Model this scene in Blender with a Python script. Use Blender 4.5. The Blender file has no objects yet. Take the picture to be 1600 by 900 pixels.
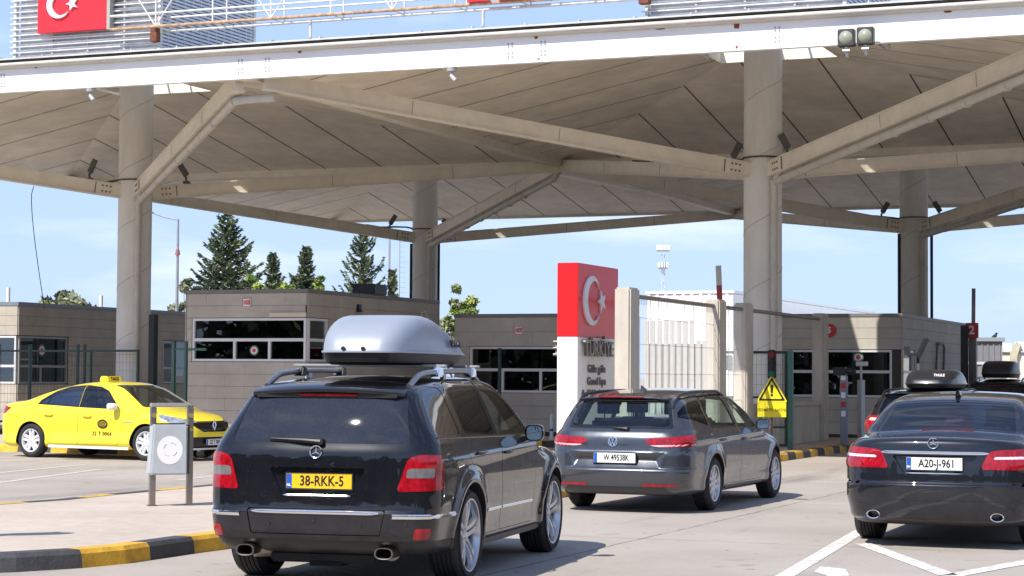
import bpy, bmesh, math, random
import numpy as np
from mathutils import Vector, Matrix

random.seed(7)
np.random.seed(7)
SC = bpy.context.scene
COL = SC.collection
R = math.radians
GA = 0.3872                      # heading of the lanes, clockwise from +Y
CX = (math.cos(GA), -math.sin(GA))
LY = (math.sin(GA), math.cos(GA))
ORG = (-9.453, 49.84)            # foot of the nearest left canopy column


def lane(x, y, z=0.0, o=ORG):
    """lane frame -> world"""
    return Vector((o[0] + CX[0] * x + LY[0] * y, o[1] + CX[1] * x + LY[1] * y, z))


# ------------------------------------------------------------------ objects
def thing(name, label, cat, loc=(0, 0, 0), rz=0.0, group=None):
    o = bpy.data.objects.new(name, None)
    o.empty_display_size = 0.2
    COL.objects.link(o)
    o.location = loc
    o.rotation_euler = (0, 0, rz)
    o['label'] = label
    o['category'] = cat
    if group:
        o['group'] = group
    return o


def tag(o, label=None, cat=None, group=None, kind=None):
    if label:
        o['label'] = label
    if cat:
        o['category'] = cat
    if group:
        o['group'] = group
    if kind:
        o['kind'] = kind
    return o


def link(name, me, m=None, parent=None, loc=None):
    o = bpy.data.objects.new(name, me)
    COL.objects.link(o)
    if m is not None and len(me.materials) == 0:
        for mm in (m if isinstance(m, (list, tuple)) else [m]):
            me.materials.append(mm)
    if parent is not None:
        o.parent = parent
    if loc is not None:
        o.location = loc
    return o


def copy_tree(o, parent=None):
    c = o.copy()
    COL.objects.link(c)
    c.parent = parent
    for ch in list(o.children):
        copy_tree(ch, c)
    return c


class MB:
    """collects simple shapes into one mesh"""

    def __init__(self):
        self.v = []
        self.f = []
        self.mi = []
        self.m = 0

    def add(self, vs, fs):
        n = len(self.v)
        self.v.extend([tuple(p) for p in vs])
        for f in fs:
            self.f.append(tuple(i + n for i in f))
            self.mi.append(self.m)
        return self

    def box(self, x0, x1, y0, y1, z0, z1):
        vs = [(x0, y0, z0), (x1, y0, z0), (x1, y1, z0), (x0, y1, z0),
              (x0, y0, z1), (x1, y0, z1), (x1, y1, z1), (x0, y1, z1)]
        return self.add(vs, [(0, 3, 2, 1), (4, 5, 6, 7), (0, 1, 5, 4), (1, 2, 6, 5), (2, 3, 7, 6), (3, 0, 4, 7)])

    def cbox(self, c, s):
        return self.box(c[0] - s[0] / 2, c[0] + s[0] / 2, c[1] - s[1] / 2, c[1] + s[1] / 2, c[2] - s[2] / 2, c[2] + s[2] / 2)

    def beam(self, p, q, w, h, up=(0, 0, 1)):
        """rectangular bar from p to q, w across, h along up"""
        p, q = Vector(p), Vector(q)
        d = (q - p).normalized()
        s = d.cross(Vector(up))
        if s.length < 1e-5:
            s = d.cross(Vector((1, 0, 0)))
        s.normalize()
        u = s.cross(d).normalized()
        vs = []
        for e in (p, q):
            for a, b in ((-1, -1), (1, -1), (1, 1), (-1, 1)):
                vs.append(e + s * (a * w / 2) + u * (b * h / 2))
        return self.add(vs, [(3, 2, 1, 0), (4, 5, 6, 7), (0, 1, 5, 4), (1, 2, 6, 5), (2, 3, 7, 6), (3, 0, 4, 7)])

    def prism(self, poly, axis, a, b):
        """2-D polygon extruded along axis (0,1,2) from a to b"""
        n = len(poly)
        ar = sum(poly[i][0] * poly[(i + 1) % n][1] - poly[(i + 1) % n][0] * poly[i][1] for i in range(n))
        if ar < 0:
            poly = poly[::-1]

        def P(u, v, w):
            return ((w, u, v), (u, w, v), (u, v, w))[axis]
        vs = [P(u, v, a) for u, v in poly] + [P(u, v, b) for u, v in poly]
        fs = [tuple(range(n - 1, -1, -1)), tuple(range(n, 2 * n))]
        for i in range(n):
            j = (i + 1) % n
            fs.append((i, j, n + j, n + i))
        return self.add(vs, fs)

    def cyl(self, p, q, r0, r1=None, seg=16, caps=True):
        r1 = r0 if r1 is None else r1
        p, q = Vector(p), Vector(q)
        d = (q - p).normalized()
        s = d.cross(Vector((0, 0, 1)))
        if s.length < 1e-4:
            s = Vector((1, 0, 0))
        s.normalize()
        u = d.cross(s).normalized()
        vs = []
        for e, r in ((p, r0), (q, r1)):
            for k in range(seg):
                a = 2 * math.pi * k / seg
                vs.append(e + s * (r * math.cos(a)) + u * (r * math.sin(a)))
        fs = [(k, (k + 1) % seg, seg + (k + 1) % seg, seg + k) for k in range(seg)]
        if caps:
            fs += [tuple(range(seg - 1, -1, -1)), tuple(range(seg, 2 * seg))]
        return self.add(vs, fs)

    def tube(self, pts, r, seg=8):
        rr = r if isinstance(r, (list, tuple)) else [r] * len(pts)
        pts = [Vector(p) for p in pts]
        rings = []
        ref = None
        for i, p in enumerate(pts):
            d = (pts[min(i + 1, len(pts) - 1)] - pts[max(i - 1, 0)]).normalized()
            if ref is None:
                ref = d.cross(Vector((0, 0, 1)))
                if ref.length < 1e-3:
                    ref = Vector((1, 0, 0))
            s = (ref - d * ref.dot(d)).normalized()
            ref = s
            u = d.cross(s)
            rings.append([p + s * (rr[i] * math.cos(2 * math.pi * k / seg)) + u * (rr[i] * math.sin(2 * math.pi * k / seg)) for k in range(seg)])
        vs = [v for ring in rings for v in ring]
        fs = []
        for i in range(len(pts) - 1):
            for k in range(seg):
                a, b = i * seg + k, i * seg + (k + 1) % seg
                fs.append((a, b, b + seg, a + seg))
        fs.append(tuple(range(seg - 1, -1, -1)))
        n = (len(pts) - 1) * seg
        fs.append(tuple(range(n, n + seg)))
        return self.add(vs, fs)

    def lathe(self, prof, c=(0, 0, 0), axis=2, seg=24, a0=0.0, a1=2 * math.pi):
        """profile [(r, h)] turned about an axis through c"""
        full = abs(a1 - a0 - 2 * math.pi) < 1e-6
        n = seg if full else seg + 1
        vs = []
        for r, h in prof:
            for k in range(n):
                a = a0 + (a1 - a0) * k / seg
                u, w = r * math.cos(a), r * math.sin(a)
                q = ((h, u, w), (w, h, u), (u, w, h))[axis]
                vs.append((c[0] + q[0], c[1] + q[1], c[2] + q[2]))
        fs = []
        for i in range(len(prof) - 1):
            for k in range(seg):
                kk = (k + 1) % n
                fs.append((i * n + k, i * n + kk, (i + 1) * n + kk, (i + 1) * n + k))
        return self.add(vs, fs)

    def build(self, name, m, parent=None, smooth=False, bevel=0.0, loc=None, angle=40, seg=2):
        me = bpy.data.meshes.new(name)
        me.from_pydata(self.v, [], self.f)
        ms = m if isinstance(m, (list, tuple)) else [m]
        for mm in ms:
            me.materials.append(mm)
        if len(ms) > 1:
            me.polygons.foreach_set('material_index', self.mi)
        if bevel > 0:
            bm = bmesh.new()
            bm.from_mesh(me)
            es = [e for e in bm.edges if len(e.link_faces) == 2 and e.calc_face_angle(0) > R(30)]
            if es:
                bmesh.ops.bevel(bm, geom=es, offset=bevel, segments=seg, affect='EDGES', clamp_overlap=True)
            bm.to_mesh(me)
            bm.free()
            smooth = True
        if smooth:
            me.polygons.foreach_set('use_smooth', [True] * len(me.polygons))
            try:
                me.set_sharp_from_angle(angle=R(angle))
            except Exception:
                pass
        me.update()
        return link(name, me, None, parent, loc)


def text_mesh(body, size, depth=0.004, bold=0.0, sx=1.0, spacing=1.0, align='CENTER'):
    """lettering as a mesh in the xy plane, readable from +z"""
    cu = bpy.data.curves.new('lettering', 'FONT')
    cu.body = body
    cu.size = size
    cu.extrude = depth
    cu.offset = bold
    cu.align_x = align
    cu.align_y = 'CENTER'
    cu.space_character = spacing
    cu.resolution_u = 4
    o = bpy.data.objects.new('lettering', cu)
    COL.objects.link(o)
    dg = bpy.context.evaluated_depsgraph_get()
    dg.update()
    me = bpy.data.meshes.new_from_object(o.evaluated_get(dg))
    bpy.data.objects.remove(o)
    if sx != 1.0:
        for v in me.vertices:
            v.co.x *= sx
    return me


def place_text(name, body, size, m, parent, loc, right, up, **kw):
    """lettering with its reading direction along right and its tops along up"""
    me = text_mesh(body, size, **kw)
    r, u = Vector(right).normalized(), Vector(up).normalized()
    n = r.cross(u)
    M = Matrix((r, u, n)).transposed()
    me.transform(M.to_4x4())
    me.materials.clear()
    me.materials.append(m)
    return link(name, me, None, parent, loc)


# ---------------------------------------------------------------- materials
def lin(h):
    if isinstance(h, str):
        h = h.lstrip('#')
        c = [int(h[i:i + 2], 16) / 255 for i in (0, 2, 4)]
        return tuple(x / 12.92 if x <= 0.04045 else ((x + 0.055) / 1.055) ** 2.4 for x in c)
    return tuple(h)


MATS = {}


def mat(name, base, rough=0.6, metal=0.0, var=0.0, scale=4.0, bump=0.0, bscale=60.0, coat=0.0, spec=0.5,
        stretch=None, var2=0.0, scale2=0.6, emit=None, tint=None, transmission=0.0, coat_rough=0.03, rvar=0.0, detail=5.0,
        coords='Object'):
    if name in MATS:
        return MATS[name]
    m = bpy.data.materials.new(name)
    m.use_nodes = True
    nt = m.node_tree
    b = nt.nodes['Principled BSDF']
    c = lin(base)
    b.inputs['Base Color'].default_value = (*c, 1)
    b.inputs['Roughness'].default_value = rough
    b.inputs['Metallic'].default_value = metal
    b.inputs['Specular IOR Level'].default_value = spec
    b.inputs['Coat Weight'].default_value = coat
    b.inputs['Coat Roughness'].default_value = coat_rough
    b.inputs['Transmission Weight'].default_value = transmission
    N, L_ = nt.nodes.new, nt.links.new
    if var or bump or var2 or rvar:
        tc = N('ShaderNodeTexCoord')
        mp = N('ShaderNodeMapping')
        if stretch:
            mp.inputs['Scale'].default_value = stretch
        L_(tc.outputs[coords], mp.inputs['Vector'])
    col = None
    for amp, sc in ((var, scale), (var2, scale2)):
        if not amp:
            continue
        nz = N('ShaderNodeTexNoise')
        nz.inputs['Scale'].default_value = sc
        nz.inputs['Detail'].default_value = detail
        nz.inputs['Roughness'].default_value = 0.62
        L_(mp.outputs[0], nz.inputs['Vector'])
        rp = N('ShaderNodeMapRange')
        rp.inputs['From Min'].default_value = 0.3
        rp.inputs['From Max'].default_value = 0.7
        rp.inputs['To Min'].default_value = 1 - amp
        rp.inputs['To Max'].default_value = 1 + amp
        L_(nz.outputs['Fac'], rp.inputs['Value'])
        mx = N('ShaderNodeMix')
        mx.data_type = 'RGBA'
        mx.blend_type = 'MULTIPLY'
        mx.inputs['Factor'].default_value = 1
        if col is None:
            mx.inputs['A'].default_value = (*c, 1)
        else:
            L_(col, mx.inputs['A'])
        if tint:
            cr = N('ShaderNodeMix')
            cr.data_type = 'RGBA'
            cr.inputs['A'].default_value = (*[1 - amp * (1 + t) for t in tint], 1)
            cr.inputs['B'].default_value = (1 + amp, 1 + amp, 1 + amp, 1)
            rp.inputs['To Min'].default_value = 0
            rp.inputs['To Max'].default_value = 1
            L_(rp.outputs[0], cr.inputs['Factor'])
            L_(cr.outputs['Result'], mx.inputs['B'])
        else:
            L_(rp.outputs[0], mx.inputs['B'])
        col = mx.outputs['Result']
    if col is not None:
        L_(col, b.inputs['Base Color'])
    if rvar:
        nz = N('ShaderNodeTexNoise')
        nz.inputs['Scale'].default_value = scale * 1.7
        nz.inputs['Detail'].default_value = 4
        L_(mp.outputs[0], nz.inputs['Vector'])
        rp = N('ShaderNodeMapRange')
        rp.inputs['From Min'].default_value = 0.3
        rp.inputs['From Max'].default_value = 0.7
        rp.inputs['To Min'].default_value = max(0.0, rough - rvar)
        rp.inputs['To Max'].default_value = rough + rvar
        L_(nz.outputs['Fac'], rp.inputs['Value'])
        L_(rp.outputs[0], b.inputs['Roughness'])
    if bump:
        nz = N('ShaderNodeTexNoise')
        nz.inputs['Scale'].default_value = bscale
        nz.inputs['Detail'].default_value = 4
        L_(mp.outputs[0], nz.inputs['Vector'])
        bp = N('ShaderNodeBump')
        bp.inputs['Strength'].default_value = bump
        bp.inputs['Distance'].default_value = 0.02
        L_(nz.outputs['Fac'], bp.inputs['Height'])
        L_(bp.outputs[0], b.inputs['Normal'])
    if emit:
        b.inputs['Emission Color'].default_value = (*lin(emit[0]), 1)
        b.inputs['Emission Strength'].default_value = emit[1]
    MATS[name] = m
    return m


def glass(name, tint, alpha, rough=0.0, ior=1.5):
    """thin window pane: tinted see-through mixed with a mirror reflection"""
    if name in MATS:
        return MATS[name]
    m = bpy.data.materials.new(name)
    m.use_nodes = True
    nt = m.node_tree
    nt.nodes.clear()
    N, L_ = nt.nodes.new, nt.links.new
    out = N('ShaderNodeOutputMaterial')
    tr = N('ShaderNodeBsdfTransparent')
    tr.inputs['Color'].default_value = (*[c * alpha for c in lin(tint)], 1)
    gl = N('ShaderNodeBsdfGlossy')
    gl.inputs['Roughness'].default_value = rough
    gl.inputs['Color'].default_value = (0.9, 0.95, 1, 1)
    lw = N('ShaderNodeLayerWeight')
    lw.inputs['Blend'].default_value = 0.5
    pw = N('ShaderNodeMath')
    pw.operation = 'POWER'
    pw.inputs[1].default_value = 5.0
    L_(lw.outputs['Facing'], pw.inputs[0])
    f0 = 2 * ((ior - 1) / (ior + 1)) ** 2          # both faces of the pane
    ma = N('ShaderNodeMath')
    ma.operation = 'MULTIPLY_ADD'
    ma.inputs[1].default_value = 1 - f0
    ma.inputs[2].default_value = f0
    L_(pw.outputs[0], ma.inputs[0])
    mx = N('ShaderNodeMixShader')
    L_(ma.outputs[0], mx.inputs[0])
    L_(tr.outputs[0], mx.inputs[1])
    L_(gl.outputs[0], mx.inputs[2])
    L_(mx.outputs[0], out.inputs[0])
    MATS[name] = m
    return m
# ------------------------------------------------------- vehicle shell toolkit
def pchip(pts, n=900):
    """monotone cubic through points, tabulated; returns value(x), slope(x)"""
    p = np.array(sorted(pts), float)
    x, y = p[:, 0], p[:, 1]
    h = np.diff(x)
    d = np.diff(y) / h
    m = np.zeros(len(x))
    m[0], m[-1] = d[0], d[-1]
    for i in range(1, len(x) - 1):
        if d[i - 1] * d[i] > 0:
            w1, w2 = 2 * h[i] + h[i - 1], h[i] + 2 * h[i - 1]
            m[i] = (w1 + w2) / (w1 / d[i - 1] + w2 / d[i])
    X = np.linspace(x[0], x[-1], n)
    k = np.clip(np.searchsorted(x, X) - 1, 0, len(h) - 1)
    t = (X - x[k]) / h[k]
    Y = (1 + 2 * t) * (1 - t) ** 2 * y[k] + t * (1 - t) ** 2 * h[k] * m[k] + t * t * (3 - 2 * t) * y[k + 1] + t * t * (t - 1) * h[k] * m[k + 1]
    for _ in range(3):      # soften the joints a little
        Y[1:-1] = (Y[:-2] + 2 * Y[1:-1] + Y[2:]) / 4
    S = np.gradient(Y, X)
    return (lambda q: np.interp(q, X, Y)), (lambda q: np.interp(q, X, S))


def smax(a, b, k):
    h = np.maximum(k - np.abs(a - b), 0) / k
    return np.maximum(a, b) + h * h * k * 0.25


class Shape:
    def __init__(self, s):
        self.s = s
        self.zt, self.dzt = pchip(s['top'])
        self.yr, self.dyr = pchip(s['rear'])
        self.yf, self.dyf = pchip(s['front'])
        self.wz, self.dwz = pchip(s['half'])
        self.wy, _ = pchip(s['plan'])
        self.kt, _ = pchip(s.get('ktop', [(-2, .14), (5, .14)]))

    def g(self, P):
        s = self.s
        x, y, z = np.abs(P[:, 0]), P[:, 1], P[:, 2]
        w = self.wz(z) - self.wy(y)
        if 'uptaper' in s:          # cabin narrows towards the tail
            w = w - s['uptaper'] * np.clip((z - 1.08) / .4, 0, 1) * np.clip(-y / .7, 0, 1)
        for yw in (0.0, s['wb']):
            rr = np.hypot(y - yw, z - s['zw'])
            fl = np.exp(-((rr - s['Ra'] - 0.02) / 0.07) ** 2) * s['flare'] * (z < s['zw'] + s['Ra'] + .25)
            w = w + fl
        for zc, a, sg in s.get('crease', []):
            w = w + a * np.exp(-((z - zc - 0.02 * (y - 1)) / sg) ** 2)
        gs = (x - w) / np.sqrt(1 + self.dwz(z) ** 2)
        gt = (z - self.zt(y) + s['crown'] * (x / 0.7) ** 2) / np.sqrt(1 + self.dzt(y) ** 2)
        gr = (self.yr(z) + s['bowr'] * (x / 0.9) ** s.get('bowp', 2.6) - y) / np.sqrt(1 + self.dyr(z) ** 2)
        gf = (y - self.yf(z) + s['bowf'] * (x / 0.9) ** 2.4) / np.sqrt(1 + self.dyf(z) ** 2)
        gb = s['zb'] - z
        for fn in s.get('carve_rear', []):
            gr = gr + fn(x, y, z)
        v = smax(gs, gr, s['kr'])
        v = smax(v, gf, s['kf'])
        v = smax(v, gt, self.kt(y))
        return smax(v, gb, 0.08)

    def grad(self, P, e=0.004):
        N = np.zeros_like(P)
        for i in range(3):
            d = np.zeros(3)
            d[i] = e
            N[:, i] = self.g(P + d) - self.g(P - d)
        return N / np.maximum(np.linalg.norm(N, axis=1, keepdims=True), 1e-9)

    def mesh(self, step):
        s = self.s
        y0, y1 = s['y0'] - 0.25, s['y1'] + 0.25
        X, Z0, Z1 = 1.15, -0.05, s['ztop'] + 0.25
        ny, nz, nx = int((y1 - y0) / step), int((Z1 - Z0) / step), int(2 * X / step)
        ys, zs, xs = np.linspace(y0, y1, ny), np.linspace(Z0, Z1, nz), np.linspace(-X, X, nx)
        faces = []

        def grid(a, b, f, flip):
            A, B = np.meshgrid(a, b, indexing='ij')
            faces.append((f(A.ravel(), B.ravel()), len(a), len(b), flip))
        one = np.ones_like
        grid(ys, zs, lambda a, b: np.stack([X * one(a), a, b], 1), False)
        grid(ys, zs, lambda a, b: np.stack([-X * one(a), a, b], 1), True)
        grid(xs, zs, lambda a, b: np.stack([a, y0 * one(a), b], 1), False)
        grid(xs, zs, lambda a, b: np.stack([a, y1 * one(a), b], 1), True)
        grid(xs, ys, lambda a, b: np.stack([a, b, Z1 * one(a)], 1), False)
        grid(xs[::3], ys[::3], lambda a, b: np.stack([a, b, Z0 * one(a)], 1), True)
        Vs, Ts, n = [], [], 0
        for P, na, nb, flip in faces:
            Vs.append(P)
            i = np.arange(na * nb).reshape(na, nb)
            a, b, c, d = i[:-1, :-1].ravel(), i[1:, :-1].ravel(), i[1:, 1:].ravel(), i[:-1, 1:].ravel()
            q = np.concatenate([np.stack([a, b, c], 1), np.stack([a, c, d], 1)])
            if flip:
                q = q[:, ::-1]
            Ts.append(q + n)
            n += len(P)
        T0, T = np.concatenate(Vs), np.concatenate(Ts)
        O = np.zeros_like(T0)
        O[:, 1] = np.clip(T0[:, 1], s['y0'] + s['ina'], s['y1'] - s['inb'])
        O[:, 2] = s['zo']
        lo, hi = np.zeros(len(T0)), np.full(len(T0), 1.15)
        D = T0 - O
        for _ in range(26):
            mid = (lo + hi) / 2
            ins = self.g(O + D * mid[:, None]) < 0
            lo = np.where(ins, mid, lo)
            hi = np.where(ins, hi, mid)
        V = O + D * lo[:, None]
        return Surf(V, self.grad(V), T)


class Surf:
    def __init__(self, V, N, T):
        self.V, self.N, self.T = V, N, T

    def compact(self):
        u, inv = np.unique(self.T.ravel(), return_inverse=True)
        return Surf(self.V[u], self.N[u], inv.reshape(-1, 3))

    def offset(self, d):
        return Surf(self.V + self.N * d, self.N, self.T)

    def clip(self, f):
        """f<0 is inside. returns inside, outside, cut edge segments"""
        V, N, T = self.V, self.N, self.T
        f = np.where(np.abs(f) < 1e-7, 1e-7, f)
        s = f < 0
        c = s[T].sum(1)
        Ti, To = T[c == 3], T[c == 0]
        M = T[(c == 1) | (c == 2)]
        if len(M) == 0:
            return Surf(V, N, Ti).compact() if len(Ti) else None, Surf(V, N, To).compact() if len(To) else None, None
        sm = s[M]
        lone_in = sm.sum(1) == 1
        st = np.where(lone_in[:, None], sm, ~sm)
        k = st.argmax(1)
        r = np.arange(len(M))
        A, B, C = M[r, k], M[r, (k + 1) % 3], M[r, (k + 2) % 3]

        def cut(a, b):
            t = (f[a] / (f[a] - f[b]))[:, None]
            n = N[a] * (1 - t) + N[b] * t
            return V[a] * (1 - t) + V[b] * t, n / np.maximum(np.linalg.norm(n, axis=1, keepdims=True), 1e-9)
        P1, n1 = cut(A, B)
        P2, n2 = cut(A, C)
        base = len(V)
        i1, i2 = base + r, base + len(M) + r
        V2, N2 = np.concatenate([V, P1, P2]), np.concatenate([N, n1, n2])
        ta = np.stack([A, i1, i2], 1)
        tb = np.concatenate([np.stack([i1, B, C], 1), np.stack([i1, C, i2], 1)])
        l2 = np.concatenate([lone_in, lone_in])
        Ti = np.concatenate([Ti, ta[lone_in], tb[~l2]])
        To = np.concatenate([To, ta[~lone_in], tb[l2]])
        seg = (P1, n1, P2, n2, lone_in)
        return (Surf(V2, N2, Ti).compact() if len(Ti) else None), (Surf(V2, N2, To).compact() if len(To) else None), seg


def jamb(seg, depth, direction=None):
    """strip along a cut edge going inwards"""
    P1, n1, P2, n2, li = seg
    if direction is None:
        d1, d2 = -n1 * depth, -n2 * depth
    else:
        d = np.array(direction)
        d1 = d2 = (d[None, :] if d.ndim == 1 else d) * depth
        d1 = np.broadcast_to(d1, P1.shape)
        d2 = d1
    n = len(P1)
    V = np.concatenate([P1, P2, P2 + d2, P1 + d1])
    r = np.arange(n)
    T = np.concatenate([np.stack([r, r + n, r + 2 * n], 1), np.stack([r, r + 2 * n, r + 3 * n], 1)])
    fn = np.cross(P2 - P1, d1)
    fn = fn / np.maximum(np.linalg.norm(fn, axis=1, keepdims=True), 1e-9)
    N = np.concatenate([fn] * 4)
    return Surf(V, N, T)


def surf_obj(name, pieces, mats, parent=None):
    """pieces [(Surf, material index)] -> one mesh with the shell's own normals"""
    V, N, T, MI, n = [], [], [], [], 0
    for S, mi in pieces:
        if S is None or len(S.T) == 0:
            continue
        V.append(S.V)
        N.append(S.N)
        T.append(S.T + n)
        MI.append(np.full(len(S.T), mi))
        n += len(S.V)
    if not V:
        return None
    V, N, T, MI = np.concatenate(V), np.concatenate(N), np.concatenate(T), np.concatenate(MI)
    A = V[T]
    ar = np.linalg.norm(np.cross(A[:, 1] - A[:, 0], A[:, 2] - A[:, 0]), axis=1)
    keep = ar > 1e-10
    T, MI = T[keep], MI[keep]
    A = V[T]
    fl = (np.cross(A[:, 1] - A[:, 0], A[:, 2] - A[:, 0]) * N[T[:, 0]]).sum(1) < 0
    T[fl] = T[fl][:, ::-1]
    me = bpy.data.meshes.new(name)
    me.vertices.add(len(V))
    me.vertices.foreach_set('co', V.astype(np.float32).ravel())
    me.loops.add(len(T) * 3)
    me.loops.foreach_set('vertex_index', T.astype(np.int32).ravel())
    me.polygons.add(len(T))
    me.polygons.foreach_set('loop_start', np.arange(0, len(T) * 3, 3, dtype=np.int32))
    me.polygons.foreach_set('loop_total', np.full(len(T), 3, dtype=np.int32))
    for m in (mats if isinstance(mats, (list, tuple)) else [mats]):
        me.materials.append(m)
    me.polygons.foreach_set('material_index', MI.astype(np.int32))
    me.polygons.foreach_set('use_smooth', [True] * len(T))
    me.update(calc_edges=True)
    me.normals_split_custom_set_from_vertices(N.astype(np.float32))
    return link(name, me, None, parent)


def rnd(poly, r, k=5):
    """round every corner of a polygon"""
    out, n = [], len(poly)
    for i in range(n):
        p0, p1, p2 = (np.array(poly[(i + j) % n], float) for j in (-1, 0, 1))
        a, b = p0 - p1, p2 - p1
        la, lb = np.linalg.norm(a), np.linalg.norm(b)
        t = min(r, la * 0.45, lb * 0.45)
        s, e = p1 + a / la * t, p1 + b / lb * t
        for q in range(k + 1):
            u = q / k
            out.append(tuple((1 - u) ** 2 * s + 2 * u * (1 - u) * p1 + u * u * e))
    return out


def sd(u, v, poly):
    """signed distance to a polygon, negative inside"""
    p = np.array(poly, float)
    q = np.roll(p, -1, axis=0)
    best = np.full(len(u), 1e9)
    ins = np.zeros(len(u), bool)
    for (ax, ay), (bx, by) in zip(p, q):
        ex, ey = bx - ax, by - ay
        wx, wy = u - ax, v - ay
        t = np.clip((wx * ex + wy * ey) / max(ex * ex + ey * ey, 1e-12), 0, 1)
        best = np.minimum(best, (wx - ex * t) ** 2 + (wy - ey * t) ** 2)
        c = ((ay <= v) & (by > v)) | ((by <= v) & (ay > v))
        with np.errstate(divide='ignore', invalid='ignore'):
            xi = ax + (v - ay) / (by - ay if abs(by - ay) > 1e-12 else 1e-12) * ex
        ins ^= c & (u < xi)
    d = np.sqrt(best)
    return np.where(ins, -d, d)


def side_f(S, poly, side):
    f = sd(S.V[:, 1], S.V[:, 2], poly)
    return np.where((S.V[:, 0] * side > 0.25) & (S.N[:, 0] * side > 0.2), f, 9.0)


def rear_f(S, poly, mirror=0, ymax=0.6, wrap=None, nmin=-0.12):
    """poly in (x, z) seen from behind; wrap = y beyond which the side unrolls"""
    x = S.V[:, 0] if not mirror else S.V[:, 0] * mirror
    if wrap is not None:
        x = x + np.sign(x) * np.maximum(0, S.V[:, 1] - wrap)
    f = sd(x, S.V[:, 2], poly)
    return np.where((S.V[:, 1] < ymax) & ((S.N[:, 1] < nmin) if wrap is None else (S.V[:, 1] < 0)), f, 9.0)


def front_f(S, poly, mirror=0, ymin=1.6, wrap=None, nmin=0.1):
    x = S.V[:, 0] if not mirror else S.V[:, 0] * mirror
    if wrap is not None:
        x = x + np.sign(x) * np.maximum(0, wrap - S.V[:, 1])
    f = sd(x, S.V[:, 2], poly)
    return np.where((S.V[:, 1] > ymin) & ((S.N[:, 1] > nmin) if wrap is None else (S.V[:, 1] > ymin)), f, 9.0)


# ------------------------------------------------------------ shared materials
M_rub = mat('tyre_rubber', (0.018, 0.018, 0.019), 0.75, var=.25, scale=9, bump=.2, bscale=90)
M_black = mat('black_plastic', (0.012, 0.012, 0.013), 0.45, var=.2, scale=12)
M_gblack = mat('gloss_black_trim', (0.006, 0.006, 0.007), 0.12, coat=.6)
M_liner = mat('underbody_dark', (0.009, 0.009, 0.009), 0.85, var=.3, scale=7)
M_chrome = mat('chrome_trim', (0.78, 0.79, 0.8), 0.12, 1.0)
M_alloy = mat('alloy_rim_silver', (0.55, 0.56, 0.58), 0.28, 0.85, var=.08, scale=6)
M_disc = mat('brake_disc_steel', (0.16, 0.15, 0.14), 0.4, 0.9, var=.2, scale=14)
M_red = mat('tail_lamp_red', (0.30, 0.003, 0.010), 0.2, coat=1.0, var=.45, scale=26, stretch=(1, .25, .6), spec=.2)
M_clear = mat('lamp_clear_lens', (0.17, 0.165, 0.17), 0.2, metal=.2, coat=1.0, var=.25, scale=40, stretch=(1, .2, .3))
M_cabin_light = mat('cabin_lining_pale', (.36, .345, .31), .85, var=.1, scale=6)
M_seat = mat('seat_fabric', (0.03, 0.03, 0.034), 0.85, var=.3, scale=20)
M_cabin = mat('cabin_lining', (0.035, 0.035, 0.036), 0.85, var=.2, scale=8)
M_pltw = mat('plate_white', (0.78, 0.78, 0.76), 0.35, var=.04, scale=20)
M_plty = mat('plate_yellow', (0.80, 0.47, 0.012), 0.35, var=.05, scale=20)
M_pltb = mat('plate_blue', (0.01, 0.09, 0.42), 0.35)
M_ink = mat('plate_ink', (0.012, 0.012, 0.013), 0.45)
G_dark = glass('privacy_glass', (0.13, 0.13, 0.14), 0.5, 0.0, 1.32)
G_car = glass('car_glass', (0.78, 0.88, 0.84), 0.96, 0.0, 1.52)


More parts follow.
